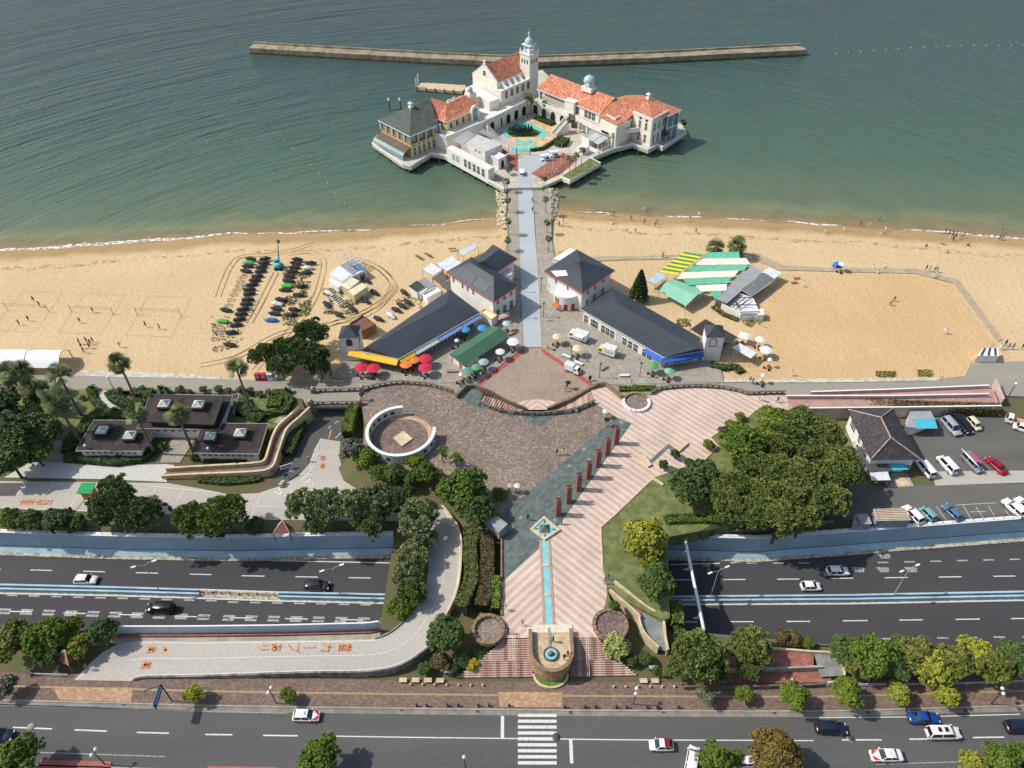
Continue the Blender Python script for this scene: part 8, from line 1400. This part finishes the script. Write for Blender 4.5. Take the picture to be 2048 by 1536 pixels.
BD={p:body(p)for p in('stand','walk','sit')}
HR=MB().lathe([(0,.135),(.07,.12),(.118,.05),(.122,-.02),(.1,-.07)],(0,-.02,0),10).mesh('hair',hairm)
def parasol_mesh(r,h=.45):k=MB();k.lathe([(.02,h),(r*.55,h*.55),(r,0),(r,-.1),(r*.98,-.1),(.02,h-.04)],(0,0,0),8,sm=False);return k
UM={}
def person(p,head,pose,top,bot,label,group,umb=None,lie=False):
 m,hd=BD[pose];o=bpy.data.objects.new('person',m);COL.objects.link(o);o.location=p;o.rotation_euler=(math.radians(-85)if lie else 0,0,head);tag(o,label,'person',group)
 for i,c in enumerate((top,bot)):o.material_slots[i].link='OBJECT';o.material_slots[i].material=cloth[c]
 h=bpy.data.objects.new('hair',HR);COL.objects.link(h);h.parent=o;h.location=(hd[0],hd[1],hd[2]+.02)
 if umb:
  if umb not in UM:k=parasol_mesh(.62,.25);k.tube([(0,0,-.75),(0,0,.24)],.012,5);UM[umb]=k.mesh('hand_umbrella',cloth[umb])
  u=bpy.data.objects.new('hand_umbrella',UM[umb]);COL.objects.link(u);u.location=Vector(p)+Vector((.18,0,1.95));tag(u,f'open {umb} umbrella held over the '+label,'umbrella')
TC=['white','black','white','grey','navy','beige','blue','white','green','red'];BC=['black','navy','black','beige','white','grey']
def folk(k,z,pts,label,group,pose=None,**kw):
 for i,q in enumerate(pts):
  if z!='b':p=Q(k,q[0],q[1],z)
  else:p=Q(k,q[0],q[1],-.2);z_=max(zb(p.x,p.y),SEA-.5);p=Q(k,q[0],q[1],z_);p.z=max(zb(p.x,p.y),SEA-.9)+.02
  person(p,R.uniform(0,6.3),pose or('walk' if R.random()<.5 else 'stand'),kw.get('top')or R.choice(TC),kw.get('bot')or R.choice(BC),label if len(pts)==1 else label+f', {OR_[sorted(pts).index(q)]} of {len(pts)} from the left',group,kw.get('umb'),kw.get('lie',False))
folk('x',.05,((320,760),(375,810),(185,978),(272,940)),'beach volleyball player at the leftmost net','players at the left net',top='black',bot='tan');folk('x',.05,((870,862),(750,958)),'beach volleyball player at the middle net','players at the middle net',top='tan',bot='black');folk('x',.05,((1360,995),(1490,1018)),'volleyball player at the right net','players at the right net',top='black',bot='tan');folk('x',.05,((745,1155),(810,1140),(845,1160),(870,1140),(765,1195),(840,1195),(785,1240)),'person in the huddle above the marquee','huddle on the sand',top='black',bot='tan');folk('x',.05,((1120,1185),),'person running alone right of the huddle',None,'walk')
folk('A','b',((45,335),(230,310),(600,365),(630,350),(615,330),(650,310)),'wader above the blue beach tent','waders above the tent');folk('A','b',((1255,330),(1290,345),(1300,385),(1330,410),(1360,365),(1380,395),(1330,355),(1430,380)),'person in the right water edge crowd','crowd at the water edge');folk('A','b',((1795,400),(1820,405),(1820,335)),'wader near the right border','waders near the right border');folk('A','b',((1065,470),(1490,460),(1280,530)),'person sitting below the water edge crowd','sitters on the right sand','sit');folk('A',.1,((530,680),(645,670),(580,740)),'person sitting beside the beach path','sitters by the path','sit');folk('A',.18,((1060,705),(1095,715),(1145,720),(1170,725),(1125,780),(1160,770)),'person walking at the beach path bend','walkers on the path');folk('A',.15,((740,1020),(705,1060)),'child playing on the sand court','children on the court','walk');folk('A',.15,((1240,1340),(1262,1350)),'person in white on the sand court','pair on the court',top='white');folk('A',.15,((1800,1500),(1830,1490),(1855,1460),(1885,1495),(1930,1495),(2025,1495)),'person in the queue at the beach kiosk','queue at the kiosk');folk('A','b',((1275,455),),'person lying on a white towel on the right sand',None,'stand',lie=True);folk('A','b',((590,215),(500,258),(405,262)),'swimmer above the blue tent','swimmers')
folk('B','b',((300,290),(245,335)),'person by the rocks right of the causeway','pair by the rocks',top='green');folk('B','b',((1160,265),(1335,310),(1470,345),(1495,305),(1910,265),(2030,205),(945,208)),'person strolling the shore right of the causeway','strollers on the right shore');folk('B','b',((900,195),(915,305),(945,305)),'person in white sitting right of the causeway','white sitters','sit',top='white',bot='white');folk('B',.0,((1110,405),(1220,402),(2000,405)),'sunbather in the middle of the right beach','sunbathers','sit',top='tan',bot='black');folk('B',.18,((1553,735),(1576,735)),'person on the path left of the striped awning','pair on the path');folk('B','b',((1330,138),),'swimmer off the right beach',None)
folk('c',TZ+.06,((1165,1280),(1165,1390)),'person walking on the causeway below the marina','causeway walkers','walk');folk('f',TZ+.02,((150,750),),'person in white beside the round bay of the right gatehouse',None,top='white');folk('f',.15,((940,1350),),'person in black and white on the promenade below the right terrace',None,'walk',top='white',bot='black');folk('f',.2,((345,1385),),'person with a black umbrella on the lower plaza',None,'walk',top='black',umb='black');folk('f',.2,((322,1408),),'person in light clothes beside the black umbrella',None,'walk',top='beige');folk('f',.2,((550,1318),(562,1312)),'person at the end of the red border line','pair at the red line',top='black')
folk('k',DK+.02,((685,872),),'person in black in the middle of the stone plaza',None,'walk',top='black');folk('k',DK+.02,((745,865),),'person in white in the middle of the stone plaza',None,'walk',top='white');folk('k',DK+.02,((1165,490),),'person with a white umbrella near the farthest pylon',None,'walk',top='white',umb='white');folk('k',DK+.02,((1180,575),),'person with a black umbrella near the farthest pylon',None,'walk',top='beige',umb='black');folk('k',DK+.02,((200,1250),),'person with a beige umbrella left of the slate paving',None,top='black',umb='beige');folk('k',DK+.02,((268,1252),),'person with a pale umbrella at the slate paving edge',None,top='navy',umb='white');folk('k',DK+.02,((885,435),(910,405),(960,390)),'person sitting against the bow balustrade','balustrade sitters','sit',top='white');folk('j',DK+.02,((225,310),),'person with a navy umbrella at the footbridge end',None,top='black',umb='navy')
folk('p',DK+.02,((970,152),),'person in black on the slate paving above the pyramid pool',None,top='black');folk('p',DK+.02,((1180,182),),'person in white right of the pyramid pool',None,top='white',bot='white');folk('p',DK+.02,((1225,184),),'person in blue right of the pyramid pool',None,top='blue',bot='white');folk('p',DK+.02,((1550,635),(1575,605)),'person at the top of the red brick ramp','pair at the ramp');folk('p',DK+.02,((805,838),),'person in white on the pink paving left of the canal',None,'walk',top='white',bot='navy');folk('p',DK+.02,((928,955),),'person left of the white bastion slab',None,'walk',top='beige',bot='navy');folk('p',DK+.02,((822,1012),),'person with dark bag near the left stair top',None,'walk',top='black');folk('p',DK+.08,((1162,1078),),'person in a black suit on the bastion',None,top='black',bot='black');folk('p',DK+.08,((1272,1185),(1245,1212)),'person leaning on the right bastion parapet','pair on the bastion',top='navy')
folk('l',DK+.02,((1110,212),(1152,222)),'person in white walking by the wavy balustrade','pair by the balustrade','walk',top='white');folk('l',DK+.02,((1305,228),),'person in dark clothes near the long ramp start',None,'walk',top='black');folk('l',.15,((1020,25),(1045,40)),'person on the promenade beside the sand court','pair on the promenade','walk');folk('v',.16,((985,880),),'cyclist in dark clothes on the near sidewalk',None,'walk',top='navy');folk('g',.16,((1755,1440),),'person in white running on the lower sand court',None,'walk',top='white');folk('g',.16,((1865,530),),'person in white standing right of the grey hall',None,top='white',bot='white');folk('s',.4,((855,575),),'attendant in grey at the ramp entrance',None,top='grey',bot='grey');folk('i',.5,((395,1000),),'person walking down the beige ramp',None,'walk',top='black',bot='white')
for i in range(64):a=i*2.4;r=math.sqrt(i/64);p=Q('c',1040+135*r*math.cos(a),478+50*r*math.sin(a),PZ+.15);person(p,math.pi+R.uniform(-.4,.4),'stand',R.choice(['black','black','navy']),'black','guest in dark clothes in the wedding group on the pool island','wedding group')
folk('c',PZ+.08,((1415,955),(1440,940)),'person by the railing of the brick apron','pair at the apron',top='white');folk('c',PZ+.08,((870,940),(930,945)),'person outside the white wing doorway','pair at the doorway')
def loft(sec,m_n=8):
 k=MB();n=len(sec[0]);k.add([v for s in sec for v in s],[(i*n+j,i*n+(j+1)%n,(i+1)*n+(j+1)%n,(i+1)*n+j)for i in range(len(sec)-1)for j in range(n)],0,True);k.add(sec[0],[tuple(range(n))[::-1]]);k.add(sec[-1],[tuple(range(n))]);return k
prof=[(-1.55,.45,.75),(-1.35,.55,.85),(-.6,.58,1.02),(-.1,.58,.98),(.25,.55,1.22),(.5,.52,1.05),(1.0,.42,.85),(1.45,.2,.72),(1.6,.06,.66)]
CV=loft([[(x,y*w,.3+(h-.3)*z)for y,z in((-1,0),(-1,.4),(-.6,.8),(-.2,1),(.2,1),(.6,.8),(1,.4),(1,0))]for x,w,h in prof]).mesh('cover',mat('tarp_black',S(58,60,64),.8,.2,3.,.3))
k=MB();[k.bar((-1.2,s,.22),(1.1,s,.22),.08)for s in(-.42,.42)];[k.bar((x,-.5,.22),(x,.5,.22),.08)for x in(-1.,.6)];[k.tube([(-.3,s-.08,.16),(-.3,s+.08,.16)],.16,10)for s in(-.6,.6)];TR=k.mesh('trolley',mat('trolley_steel',S(150,152,150),.6,.1))
tarps={'green':mat('tarp_green',S(84,196,84),.7,.1,2.),'blue':mat('tarp_blue',S(44,122,206),.7,.1,2.),'white':mat('tarp_pale',S(216,222,226),.7,.1,2.)}
JR={'leftmost row':[(580,268),(552,312,'green'),(545,350),(522,405),(295,850),(260,975,'green'),(340,1245)],'second row':[(747,268),(735,315),(705,360),(695,408),(660,465),(630,510),(600,560),(570,615),(567,665),(550,730),(535,780),(495,840),(475,895),(455,955),(420,1020),(370,1105)],'third row':[(1110,275),(1090,315),(1075,365),(1045,410),(1020,462),(1005,515),(985,575,'green'),(970,622),(920,730),(880,780,'white'),(870,835),(850,890),(810,965,'blue')],'right hand row':[(1265,315),(1240,372,'white'),(1220,425),(1165,580),(1130,680),(1080,845),(1050,905)],'yard around the beach hut':[(1475,660,'white'),(1450,790),(1585,905),(1735,830),(1890,745),(1900,515),(1990,650)]}
def jetski(p,a,lab,c=None,grp='covered jet skis on the left sand'):
 t=thing('jet_ski',lab,'jet ski',p,a,grp);o=bpy.data.objects.new('cover',CV);COL.objects.link(o);o.parent=t;q=bpy.data.objects.new('trolley',TR);COL.objects.link(q);q.parent=t
 if c:o.material_slots[0].link='OBJECT';o.material_slots[0].material=tarps[c]
for rn,L_ in JR.items():
 for i,q in enumerate(L_):c=q[2]if len(q)>2 else None;jetski(Q('d',q[0],q[1]+18,.06),(R.uniform(-.9,-.6)if 'yard' in rn else R.uniform(-.28,.02))+(math.pi if rn in('leftmost row','third row')else math.pi*.08*('second' in rn)),f'{OR_[i]} jet ski from the sea end, {c + " covered" if c else "black covered"}, in the {rn}',c)
for i,(x,y)in enumerate(((790,490),(825,580),(765,612),(718,652),(665,705),(550,735))):jetski(Q('e',x,y+12,.06),R.uniform(-.9,-.6),f'{OR_[i]} jet ski from the sea end parked along the back of the left shop','white' if i==4 else None,'jet skis behind the shop')
for i,(x,y)in enumerate(((495,480),(465,530),(445,580),(420,632),(388,685),(360,745),(330,805),(220,1055),(205,1110),(175,1190),(1095,760),(1040,975),(1640,880),(1475,855),(1940,720))):
 p=Q('d',x,y,.06);o=bpy.data.objects.new('empty_trolley',TR);COL.objects.link(o);o.location=p;o.rotation_euler=(0,0,R.uniform(-.2,.2));tag(o,(f'{OR_[i]} empty trolley from the sea end left of the jet ski rows' if i<10 else f'{OR_[i - 10]} empty trolley right of the jet ski rows, counted from the left'),'trolley','empty jet ski trolleys')
tl_=mat('excavator_teal',S(84,186,190),.5,.08);p=Q('d',900,375,.05);t=thing('excavator','teal excavator with raised boom between the jet ski rows','excavator',p,math.radians(90))
for s in(-.75,.75):MB().box((0,s,.35),(2.6,.45,.6)).build('track',blackp,t,False)
MB().lathe([(0,1.75),(.9,1.72),(1.15,1.4),(1.15,.75),(0,.7)],(-.2,0,0),14).build('body',tl_,t,False);cb=MB().box((.55,.5,1.6),(1.1,.8,1.3)).build('cab',pane_d,t,False);MB().box((.55,.5,2.28),(1.15,.85,.08)).build('cab_roof',tl_,cb,False);MB().tube([(.6,-.2,1.3),(1.5,-.2,3.6),(2.6,-.2,5.2)],[.2,.24,.16],6).build('boom',tl_,t,False);MB().tube([(2.6,-.2,5.2),(3.6,-.2,6.2)],[.15,.12],6).build('stick',tl_,t,False);MB().box((3.75,-.2,5.9),(.6,.7,.7)).build('bucket',blackp,t,False)
PU={n:mat('parasol_'+n,c,.8,.06)for n,c in dict(red=S(206,50,74),orange=S(246,140,66),blue=S(66,160,216),pale=S(190,216,228),white=S(246,246,242),grey=S(170,186,190),green=S(104,166,112),teal=S(100,150,136),beige=S(232,212,172),mint=S(128,196,156)).items()}
def parasol(k,x,y,c,lab,r=1.5,z0=TZ,sq=False):
 p=Q(k,x,y,z0+2.35);t=thing('parasol',lab,'parasol',(p.x,p.y,z0),.3,'parasols of the beach cafes');kk=parasol_mesh(r)if not sq else MB().lathe([(.02,.35),(r*1.25,0),(r*1.25,-.1)],(0,0,0),4,sm=False);kk.v=[(a,b,d+2.3)for a,b,d in kk.v];kk.build('canopy',PU[c],t,False);MB().tube([(0,0,0),(0,0,2.6)],.04,6).build('pole',MT['dark_metal'],t,False);MB().lathe([(.35,0),(.35,.12),(.05,.16)],(0,0,0),8).build('base',conc,t,False)
 tb=thing('table_set','table with seats under the '+lab,'table',(p.x-.3,p.y-.5,z0),.4);MB().lathe([(0,.74),(.42,.74),(.42,.7),(0,.7)],(0,0,0),12).build('top',brownw,tb,False);MB().tube([(0,0,0),(0,0,.7)],.05,6).build('leg',MT['dark_metal'],tb,False);[MB().box((.75*math.cos(a),.75*math.sin(a),.24),(.4,.4,.46),a).build('stool',blackp,tb,False)for a in(.5,2.6,4.4)]
for k_,x,y,c,lab,r in(('e',385,1185,'red','leftmost red parasol by the yellow awning',1.6),('e',495,1190,'red','second red parasol by the yellow awning',1.6),('e',980,1100,'red','upper red parasol right of the orange ones',1.6),('e',978,1185,'red','lower red parasol right of the orange ones',1.6),('e',800,1152,'orange','left one of the two orange parasols',1.5),('e',870,1112,'orange','right one of the two orange parasols',1.4),('e',1350,830,'blue','blue parasol under the periwinkle awning',1.2),('e',1510,815,'blue','blue parasol beside the green pavilion',1.2),('e',1735,775,'pale','pale blue parasol near the causeway',1.0),('e',1275,932,'white','small white round parasol left of the green pavilion',.6),('e',1797,945,'white','large white parasol right of the green pavilion',1.5),('e',1677,1037,'white','white parasol in front of the green pavilion',1.1),('e',1523,1132,'grey','grey blue parasol in front of the green pavilion',1.2),('e',1455,1182,'green','green parasol at the near end of the green pavilion',1.2),('e',1380,1215,'teal','teal parasol at the near corner of the green pavilion',1.3),('e',1315,1250,'white','tiny white and red parasol below the green pavilion',.6),('f',255,897,'beige','beige parasol left of the food truck',1.2),('f',445,1005,'beige','cream parasol between the food trucks',1.3),('f',1150,1165,'green','green parasol by the blue awning corner',1.3),('f',1295,1217,'mint','mint parasol in front of the blue awning',1.1)):parasol(k_,x,y,c,lab,r)
for x,y,lab,r,sq in((1270,1027,'square white parasol on the sand right of the tower',1.3,True),(1440,1067,'upper round white parasol on the sand',1.2,False),(1495,1172,'larger round white parasol on the sand',1.5,False),(1540,1273,'small white parasol at the terrace canopy',.6,False),(1472,1435,'small white parasol near the promenade',.6,False)):parasol('g',x,y,'white',lab,r,.12,sq)
woodm=mat('bench_wood',S(190,148,110),.85,.12,1.5)
def bench(k,x,y,a,lab,m=woodm,L=2.,z0=TZ,w=.7):
 p=Q(k,x,y,z0);t=thing('bench',lab,'bench',p,a,None);[MB().box((0,(i-1)*w*.34,.45),(L,w*.3,.06)).build('slat',m,t,False)for i in range(3)];[MB().box((s*L*.38,0,.21),(.12,w*.8,.42)).build('leg',conc_d,t,False)for s in(-1,1)]
for k_,x,y,a,lab,m,L in(('f',320,975,.7,'wooden bench beside the beige parasol',woodm,2.),('f',685,1200,.7,'wooden bench next to the green lamp post',woodm,2.),('f',340,1090,-.6,'white bench left of the box truck',white,2.2),('f',450,1155,-.6,'white bench right of the box truck',white,2.2),('f',190,1012,-.6,'bench at the red border line start',woodm,2.),('f',877,1270,0,'white bench at the right terrace edge',white,2.2),('e',447,1275,0,'white bench below the red parasols',white,2.2),('e',1225,1228,0,'wooden bench at the front of the left terrace',woodm,2.4),('e',1780,880,.6,'wooden bench behind the large white parasol',woodm,2.),('C',765,145,.1,'brown picnic bench on the sand by the canopies',brownw,2.),('C',280,265,-.7,'dark board bench on the sand, left one',brownw,2.4),('C',415,230,-.7,'dark board bench on the sand, right one',brownw,2.4),('g',1805,450,.2,'upper sun lounger right of the grey hall',woodm,1.6),('g',1780,495,.2,'lower sun lounger right of the grey hall',woodm,1.6)):bench(k_,x,y,a,lab,m,L,.1 if k_ in 'Cg' else TZ)
for i,(x,y)in enumerate(((25,1375),(120,1375),(213,1376),(305,1378),(1845,1380),(1932,1380))):bench('p',x,y,0,f'{OR_[i] if i < 4 else OR_[i - 4]} stone seat from the left on the paving {"left" if i < 4 else "right"} of the steps',cream,1.2,.14,.75)
bp_=MB().lathe([(0,.5),(.12,.47),(.18,.36),(.12,.24),(.16,.2),(.16,0)],(0,0,0),10).mesh('stone_bollard',cream);db=MB().lathe([(0,.85),(.1,.82),(.14,.72),(.1,.62),(.15,.58),(.18,0)],(0,0,0),10).mesh('bollard',MT['navy_metal'])
for me,nm,L_,lab in((bp_,'stone_bollard',[('p',80+91.5*i,1403+i)for i in range(7)],'small stone ball bollard left of the pond'),(bp_,'stone_bollard',[('u',1980,748)]+[('v',35+118*i,750)for i in range(6)],'small stone ball bollard right of the pond'),(db,'bollard',[('u',x,935)for x in(65,165,367,470,665,768,963)],'dark bollard along the kerb left of the crosswalk'),(db,'bollard',[('u',x,950)for x in(1505,1700,1805,2005)]+[('v',x,952)for x in(160,360,460,662)],'dark bollard along the kerb right of the crosswalk')):
 for i,(k_,x,y)in enumerate(L_):o=bpy.data.objects.new(nm,me);COL.objects.link(o);o.location=Q(k_,x,y,.14);tag(o,f'{OR_[i]} from left: '+lab,'bollard',lab.split(' bollard')[0]+'s '+lab.split(' ')[-3])
def lamp(k,x,y,z0,h,lab,kind,a=0.):
 t=thing('street_lamp',lab,'lamp',Q(k,x,y,z0),a);pm={'twin':MT['dark_metal'],'high':trimw,'green':mat('lamp_green',S(52,110,78),.6,.08),'globe':MT['dark_metal']}[kind];MB().tube([(0,0,0),(0,0,h)],[.09,.06],8).build('post',pm,t,False)
 if kind=='high':[(MB().tube([(0,0,h-.2),(s*.5,.2*s,h+.3),(s*1.3,.5*s,h+.35)],.05,6).build('arm',pm,t,False),MB().box((s*1.6,.6*s,h+.35),(.8,.3,.14),.36).build('lamp_head',white,t,False))for s in(-1,1)]
 else:
  for s in((-.4,.4)if kind=='twin' else(0,)):MB().lathe([(0,.3),(.2,.22),(.3,0),(.2,-.2),(0,-.26)],(s*.3,s,h+.15),10).build('globe' if kind!='green' else 'shade',white if kind!='green' else pm,t,False)
  if kind=='twin':MB().bar((-.12,-.4,h),(.12,.4,h),.06).build('arm',pm,t,False)
for k_,x,y,lab in(('n',1420,900,'twin headed highway lamp at the end of the left parapet'),('o',1245,935,'twin headed highway lamp beside the charcoal car'),('q',805,865,'twin headed highway lamp just right of the white gantry'),('r',885,850,'curved twin highway lamp in the middle of the right median')):lamp(k_,x,y,HW+.4,8.2,lab,'high')
for k_,x,y,lab in(('t',740,905,'twin globe lamp on the sidewalk behind the taxi'),('w',1720,915,'twin globe lamp on the sidewalk near the right edge'),('s',1020,1500,'twin globe lamp at the bottom left kerb'),('v',228,915,'twin globe lamp on the sidewalk right of the pond')):lamp(k_,x,y,.14,4.2,lab,'twin')
for k_,x,y,z,lab in(('h',860,1105,0,'globe lamp in front of the front pavilion'),('h',1065,470,0,'globe lamp on the promenade by the white path'),('h',1985,1130,0,'globe lamp in front of the right pavilion'),('m',1890,270,.1,'globe lamp at the end of the long ramp'),('u',540,1536,.1,'single globe lamp at the bottom edge left of the crosswalk')):lamp(k_,x,y,z,3.8,lab,'globe')
for k_,x,y,lab in(('f',105,482,'upper green lamp on the right causeway pavement'),('f',125,716,'lower green lamp on the right causeway pavement'),('f',380,1122,'slim green lamp beside the white benches'),('f',645,1282,'green lamp at the right terrace corner'),('f',1020,1275,'slim green lamp below the green parasol'),('C',1745,762,'upper green lamp on the left causeway pavement'),('C',1760,1140,'lower green lamp on the left causeway pavement')):lamp(k_,x,y,TZ,4.,lab,'green')
for i,(a,b)in enumerate((((70,840),(455,855)),((670,860),(1055,878)),((1280,885),(1690,900)))):
 A,B=Q('x',*a,.05),Q('x',*b,.05);t=thing('volleyball_net',f'{["leftmost", "middle", "rightmost"][i]} beach volleyball net','net',A)
 for v in(A,B):MB().tube([v,v+Vector((0,0,2.4))],.07,6).build('post',woodm,t)
 kk=MB();[kk.bar(A+Vector((0,0,z)),B+Vector((0,0,z)),.03)for z in(1.4,1.65,1.9,2.15,2.35)];kk.build('net',mat('net_cord',S(214,200,176),.9,.1),t)
 mb=MB();d=Vector((0,8,0));line(mb,[A+d+Vector((0,0,.1)),B+d+Vector((0,0,.1)),B-d+Vector((0,0,.1)),A-d+Vector((0,0,.1)),A+d+Vector((0,0,.1))],.05);mb.build('court_line',mat('court_tape',S(150,122,90),.9,.1),t)
for i,(x,m,lab)in enumerate(((600,PU['red'],'red vending machine at the left of the beach row'),(660,PU['red'],'red vending machine second in the beach row'),(727,shed_w,'pale vending machine third in the beach row'),(778,trimw,'small grey machine at the right of the beach row'))):
 p=Q('i',x,100,.1);t=thing('vending_machine',lab,'machine',p);hh=1.9 if i<3 else 1.2;MB().box((0,0,hh/2),(1.1,.8,hh)).build('cabinet',m,t,False);MB().box((0,-.41,hh*.68),(.9,.02,hh*.4)).build('display',pane_t,t,False)
def gazebo(k,pts,apex,z,za,lab,m):
 c=[Q(k,x,y,z)for x,y in pts];t=thing('gazebo',lab,'gazebo',Vector((*(sum(c,Vector())/4).xy,0)));a=Q(k,*apex,za);o=MB();[o.add([c[i],c[(i+1)%4],a],[(0,1,2)])for i in range(4)];o=o.build('roof',m,t);kk=MB();[kk.bar(v+Vector((0,0,.04)),a+Vector((0,0,.04)),.12)for v in c];kk.build('ridge',cream,o);[MB().box((v.x,v.y,z/2),(.15,.15,z)).build('post',brownw,t)for v in c]
rbr=mat('red_brown_tile',S(140,90,84),.85,.12,1.5);gazebo('o',((650,385),(800,388),(820,330),(690,320)),(735,270),2.4,4.0,'red brown pyramid roofed shelter above the blue wall',rbr);gazebo('s',((515,480),(665,540),(720,450),(560,400)),(630,390),2.4,3.6,'brown pyramid roofed shelter at the near left lawn',rbr)
t=thing('sloping_hut','grey corrugated lean-to hut between the camphor tree and the slate paving','hut',Q('p',740,200,DK));c=[Q('p',x,y,DK+2.2)for x,y in((640,130),(690,90),(818,180),(750,245))];kk=MB();kk.face(c);o=kk.build('roof',grs,t);MB().prism([Vector((*v.xy,0))for v in c],DK,DK+2.05).build('wall',shed_g,t);seams(t,[c[0],c[3],c[2],c[1]],9,grs)
for k_,x,y,lab in(('p',370,1330,'small blue topped notice box left of the steps'),('p',1915,1300,'small blue notice box right of the steps')):p=Q(k_,x,y,.13);t=thing('notice_box',lab,'sign',p);MB().box((0,0,.9),(1.2,.3,.9)).build('panel',MT['blue_sign'],t,False);MB().box((0,0,1.38),(1.4,.5,.1)).build('roof',trimw,t,False);[MB().box((s*.5,.1,.45),(.1,.1,.9)).build('leg',MT['dark_metal'],t,False)for s in(-1,1)]
for lab,k_,pts in(('pale green rail fence behind the near right street trees','w',((110,745),(700,742),(1300,735),(2042,710))),('white rail fence around the near left lawn','s',((235,590),(340,640),(670,650)))):
 P3=[Q(k_,x,y,.1)for x,y in pts];t=thing('rail_fence',lab,'fence',P3[0])
 for a,b in zip(P3,P3[1:]):
  [MB().bar(a+Vector((0,0,z)),b+Vector((0,0,z)),.07).build('rail',shed_w,t)for z in(.45,.85)];n=max(1,int((b-a).length/2.6));[MB().box(a.lerp(b,i/n)+Vector((0,0,.45)),(.1,.1,.9)).build('post',shed_w,t)for i in range(n+1)]
t=thing('beach_tent','blue dome beach tent beside the path','tent',Q('A',165,665,.1));MB().lathe([(0,1.3),(.6,1.15),(1.1,.6),(1.25,0)],(0,0,0),6,sm=False).build('canopy',MT['tarp_blue'],t,False);MB().box((0,-1.,.35),(.8,.06,.7)).build('doorway',blackp,t,False);parasol('A',225,640,'white','white parasol beside the blue beach tent',1.0,.1)
mb=MB();rg=random.Random(4)
for s,x0,w in(('l',1008,9),('r',1093,12)):
 for i in range(210):
  y=rg.uniform(378,455 if s=='l' else 440);x=(1013-rg.random()**1.3*20)if s=='l' else(1100+rg.random()**1.3*16);z=TZ-.1-abs(x-(1013 if s=='l' else 1098))*.09;p=Q('N',x,y,z);r=rg.uniform(.3,.7);mb.lathe([(.02,r*.8),(r*.7,r*.5),(r,0),(r*.6,-r*.7)],p,rg.choice((5,6)),sm=False,a0=rg.random()*3,sy=rg.uniform(.7,1.))
tag(mb.build('rock_armour',mat('pale_rock',S(206,194,168),.95,.2,1.5,.3)),'pale armour rocks piled along both sides of the causeway','rocks',kind='stuff')
by=MB().lathe([(0,.3),(.25,.2),(.3,0),(0,-.2)],(0,0,0),8).mesh('buoy',yel_c)
for lab,a,b,n in(('buoy on the line right of the breakwater',(1672,108),(2048,92),16),('buoy on the line left of the marina',(570,282),(690,408),8)):
 for i in range(n):o=bpy.data.objects.new('buoy',by);COL.objects.link(o);f=i/(n-1);o.location=Q('N',a[0]+(b[0]-a[0])*f,a[1]+(b[1]-a[1])*f-6*math.sin(f*3),SEA);tag(o,f'{OR_[i]} from the left, '+lab,'buoy','buoys'+lab[4:])
trk=mat('rut_sand',S(208,178,132),.95,.15,1.2,.5,coord='World')
for pts in([('d',620,1536),('d',1000,1100),('d',1180,900),('d',1330,640),('d',1400,300),('d',1250,170),('d',1000,200)],[('d',0,1480),('d',420,1380),('d',900,1120),('d',1500,1000),('d',1900,900),('e',640,520),('e',690,420),('e',560,270),('e',400,190)],[('d',560,1000),('d',720,700),('d',860,420)],[('d',200,700),('d',350,330),('d',500,220),('d',900,190),('d',1300,60)],[('e',40,800),('e',380,680),('e',620,520),('e',660,380),('e',480,220),('e',200,130)]):
 L_=smooth([Q(k_,x,y,.12)for k_,x,y in pts],8);mb=MB()
 for o in(-.7,.7):
  for a,b in zip(L_,L_[1:]):
   d=(b-a).normalized();s=Vector((-d.y,d.x,0));w=.14+.08*noise.noise((a.x*.4,a.y*.4,o));za=lambda v:Vector((v.x,v.y,zb(v.x,v.y)+.13));mb.face([za(a+s*(o-w)),za(a+s*(o+w)),za(b+s*(o+w)),za(b+s*(o-w))])
 struct(mb.build('tyre_track',trk))
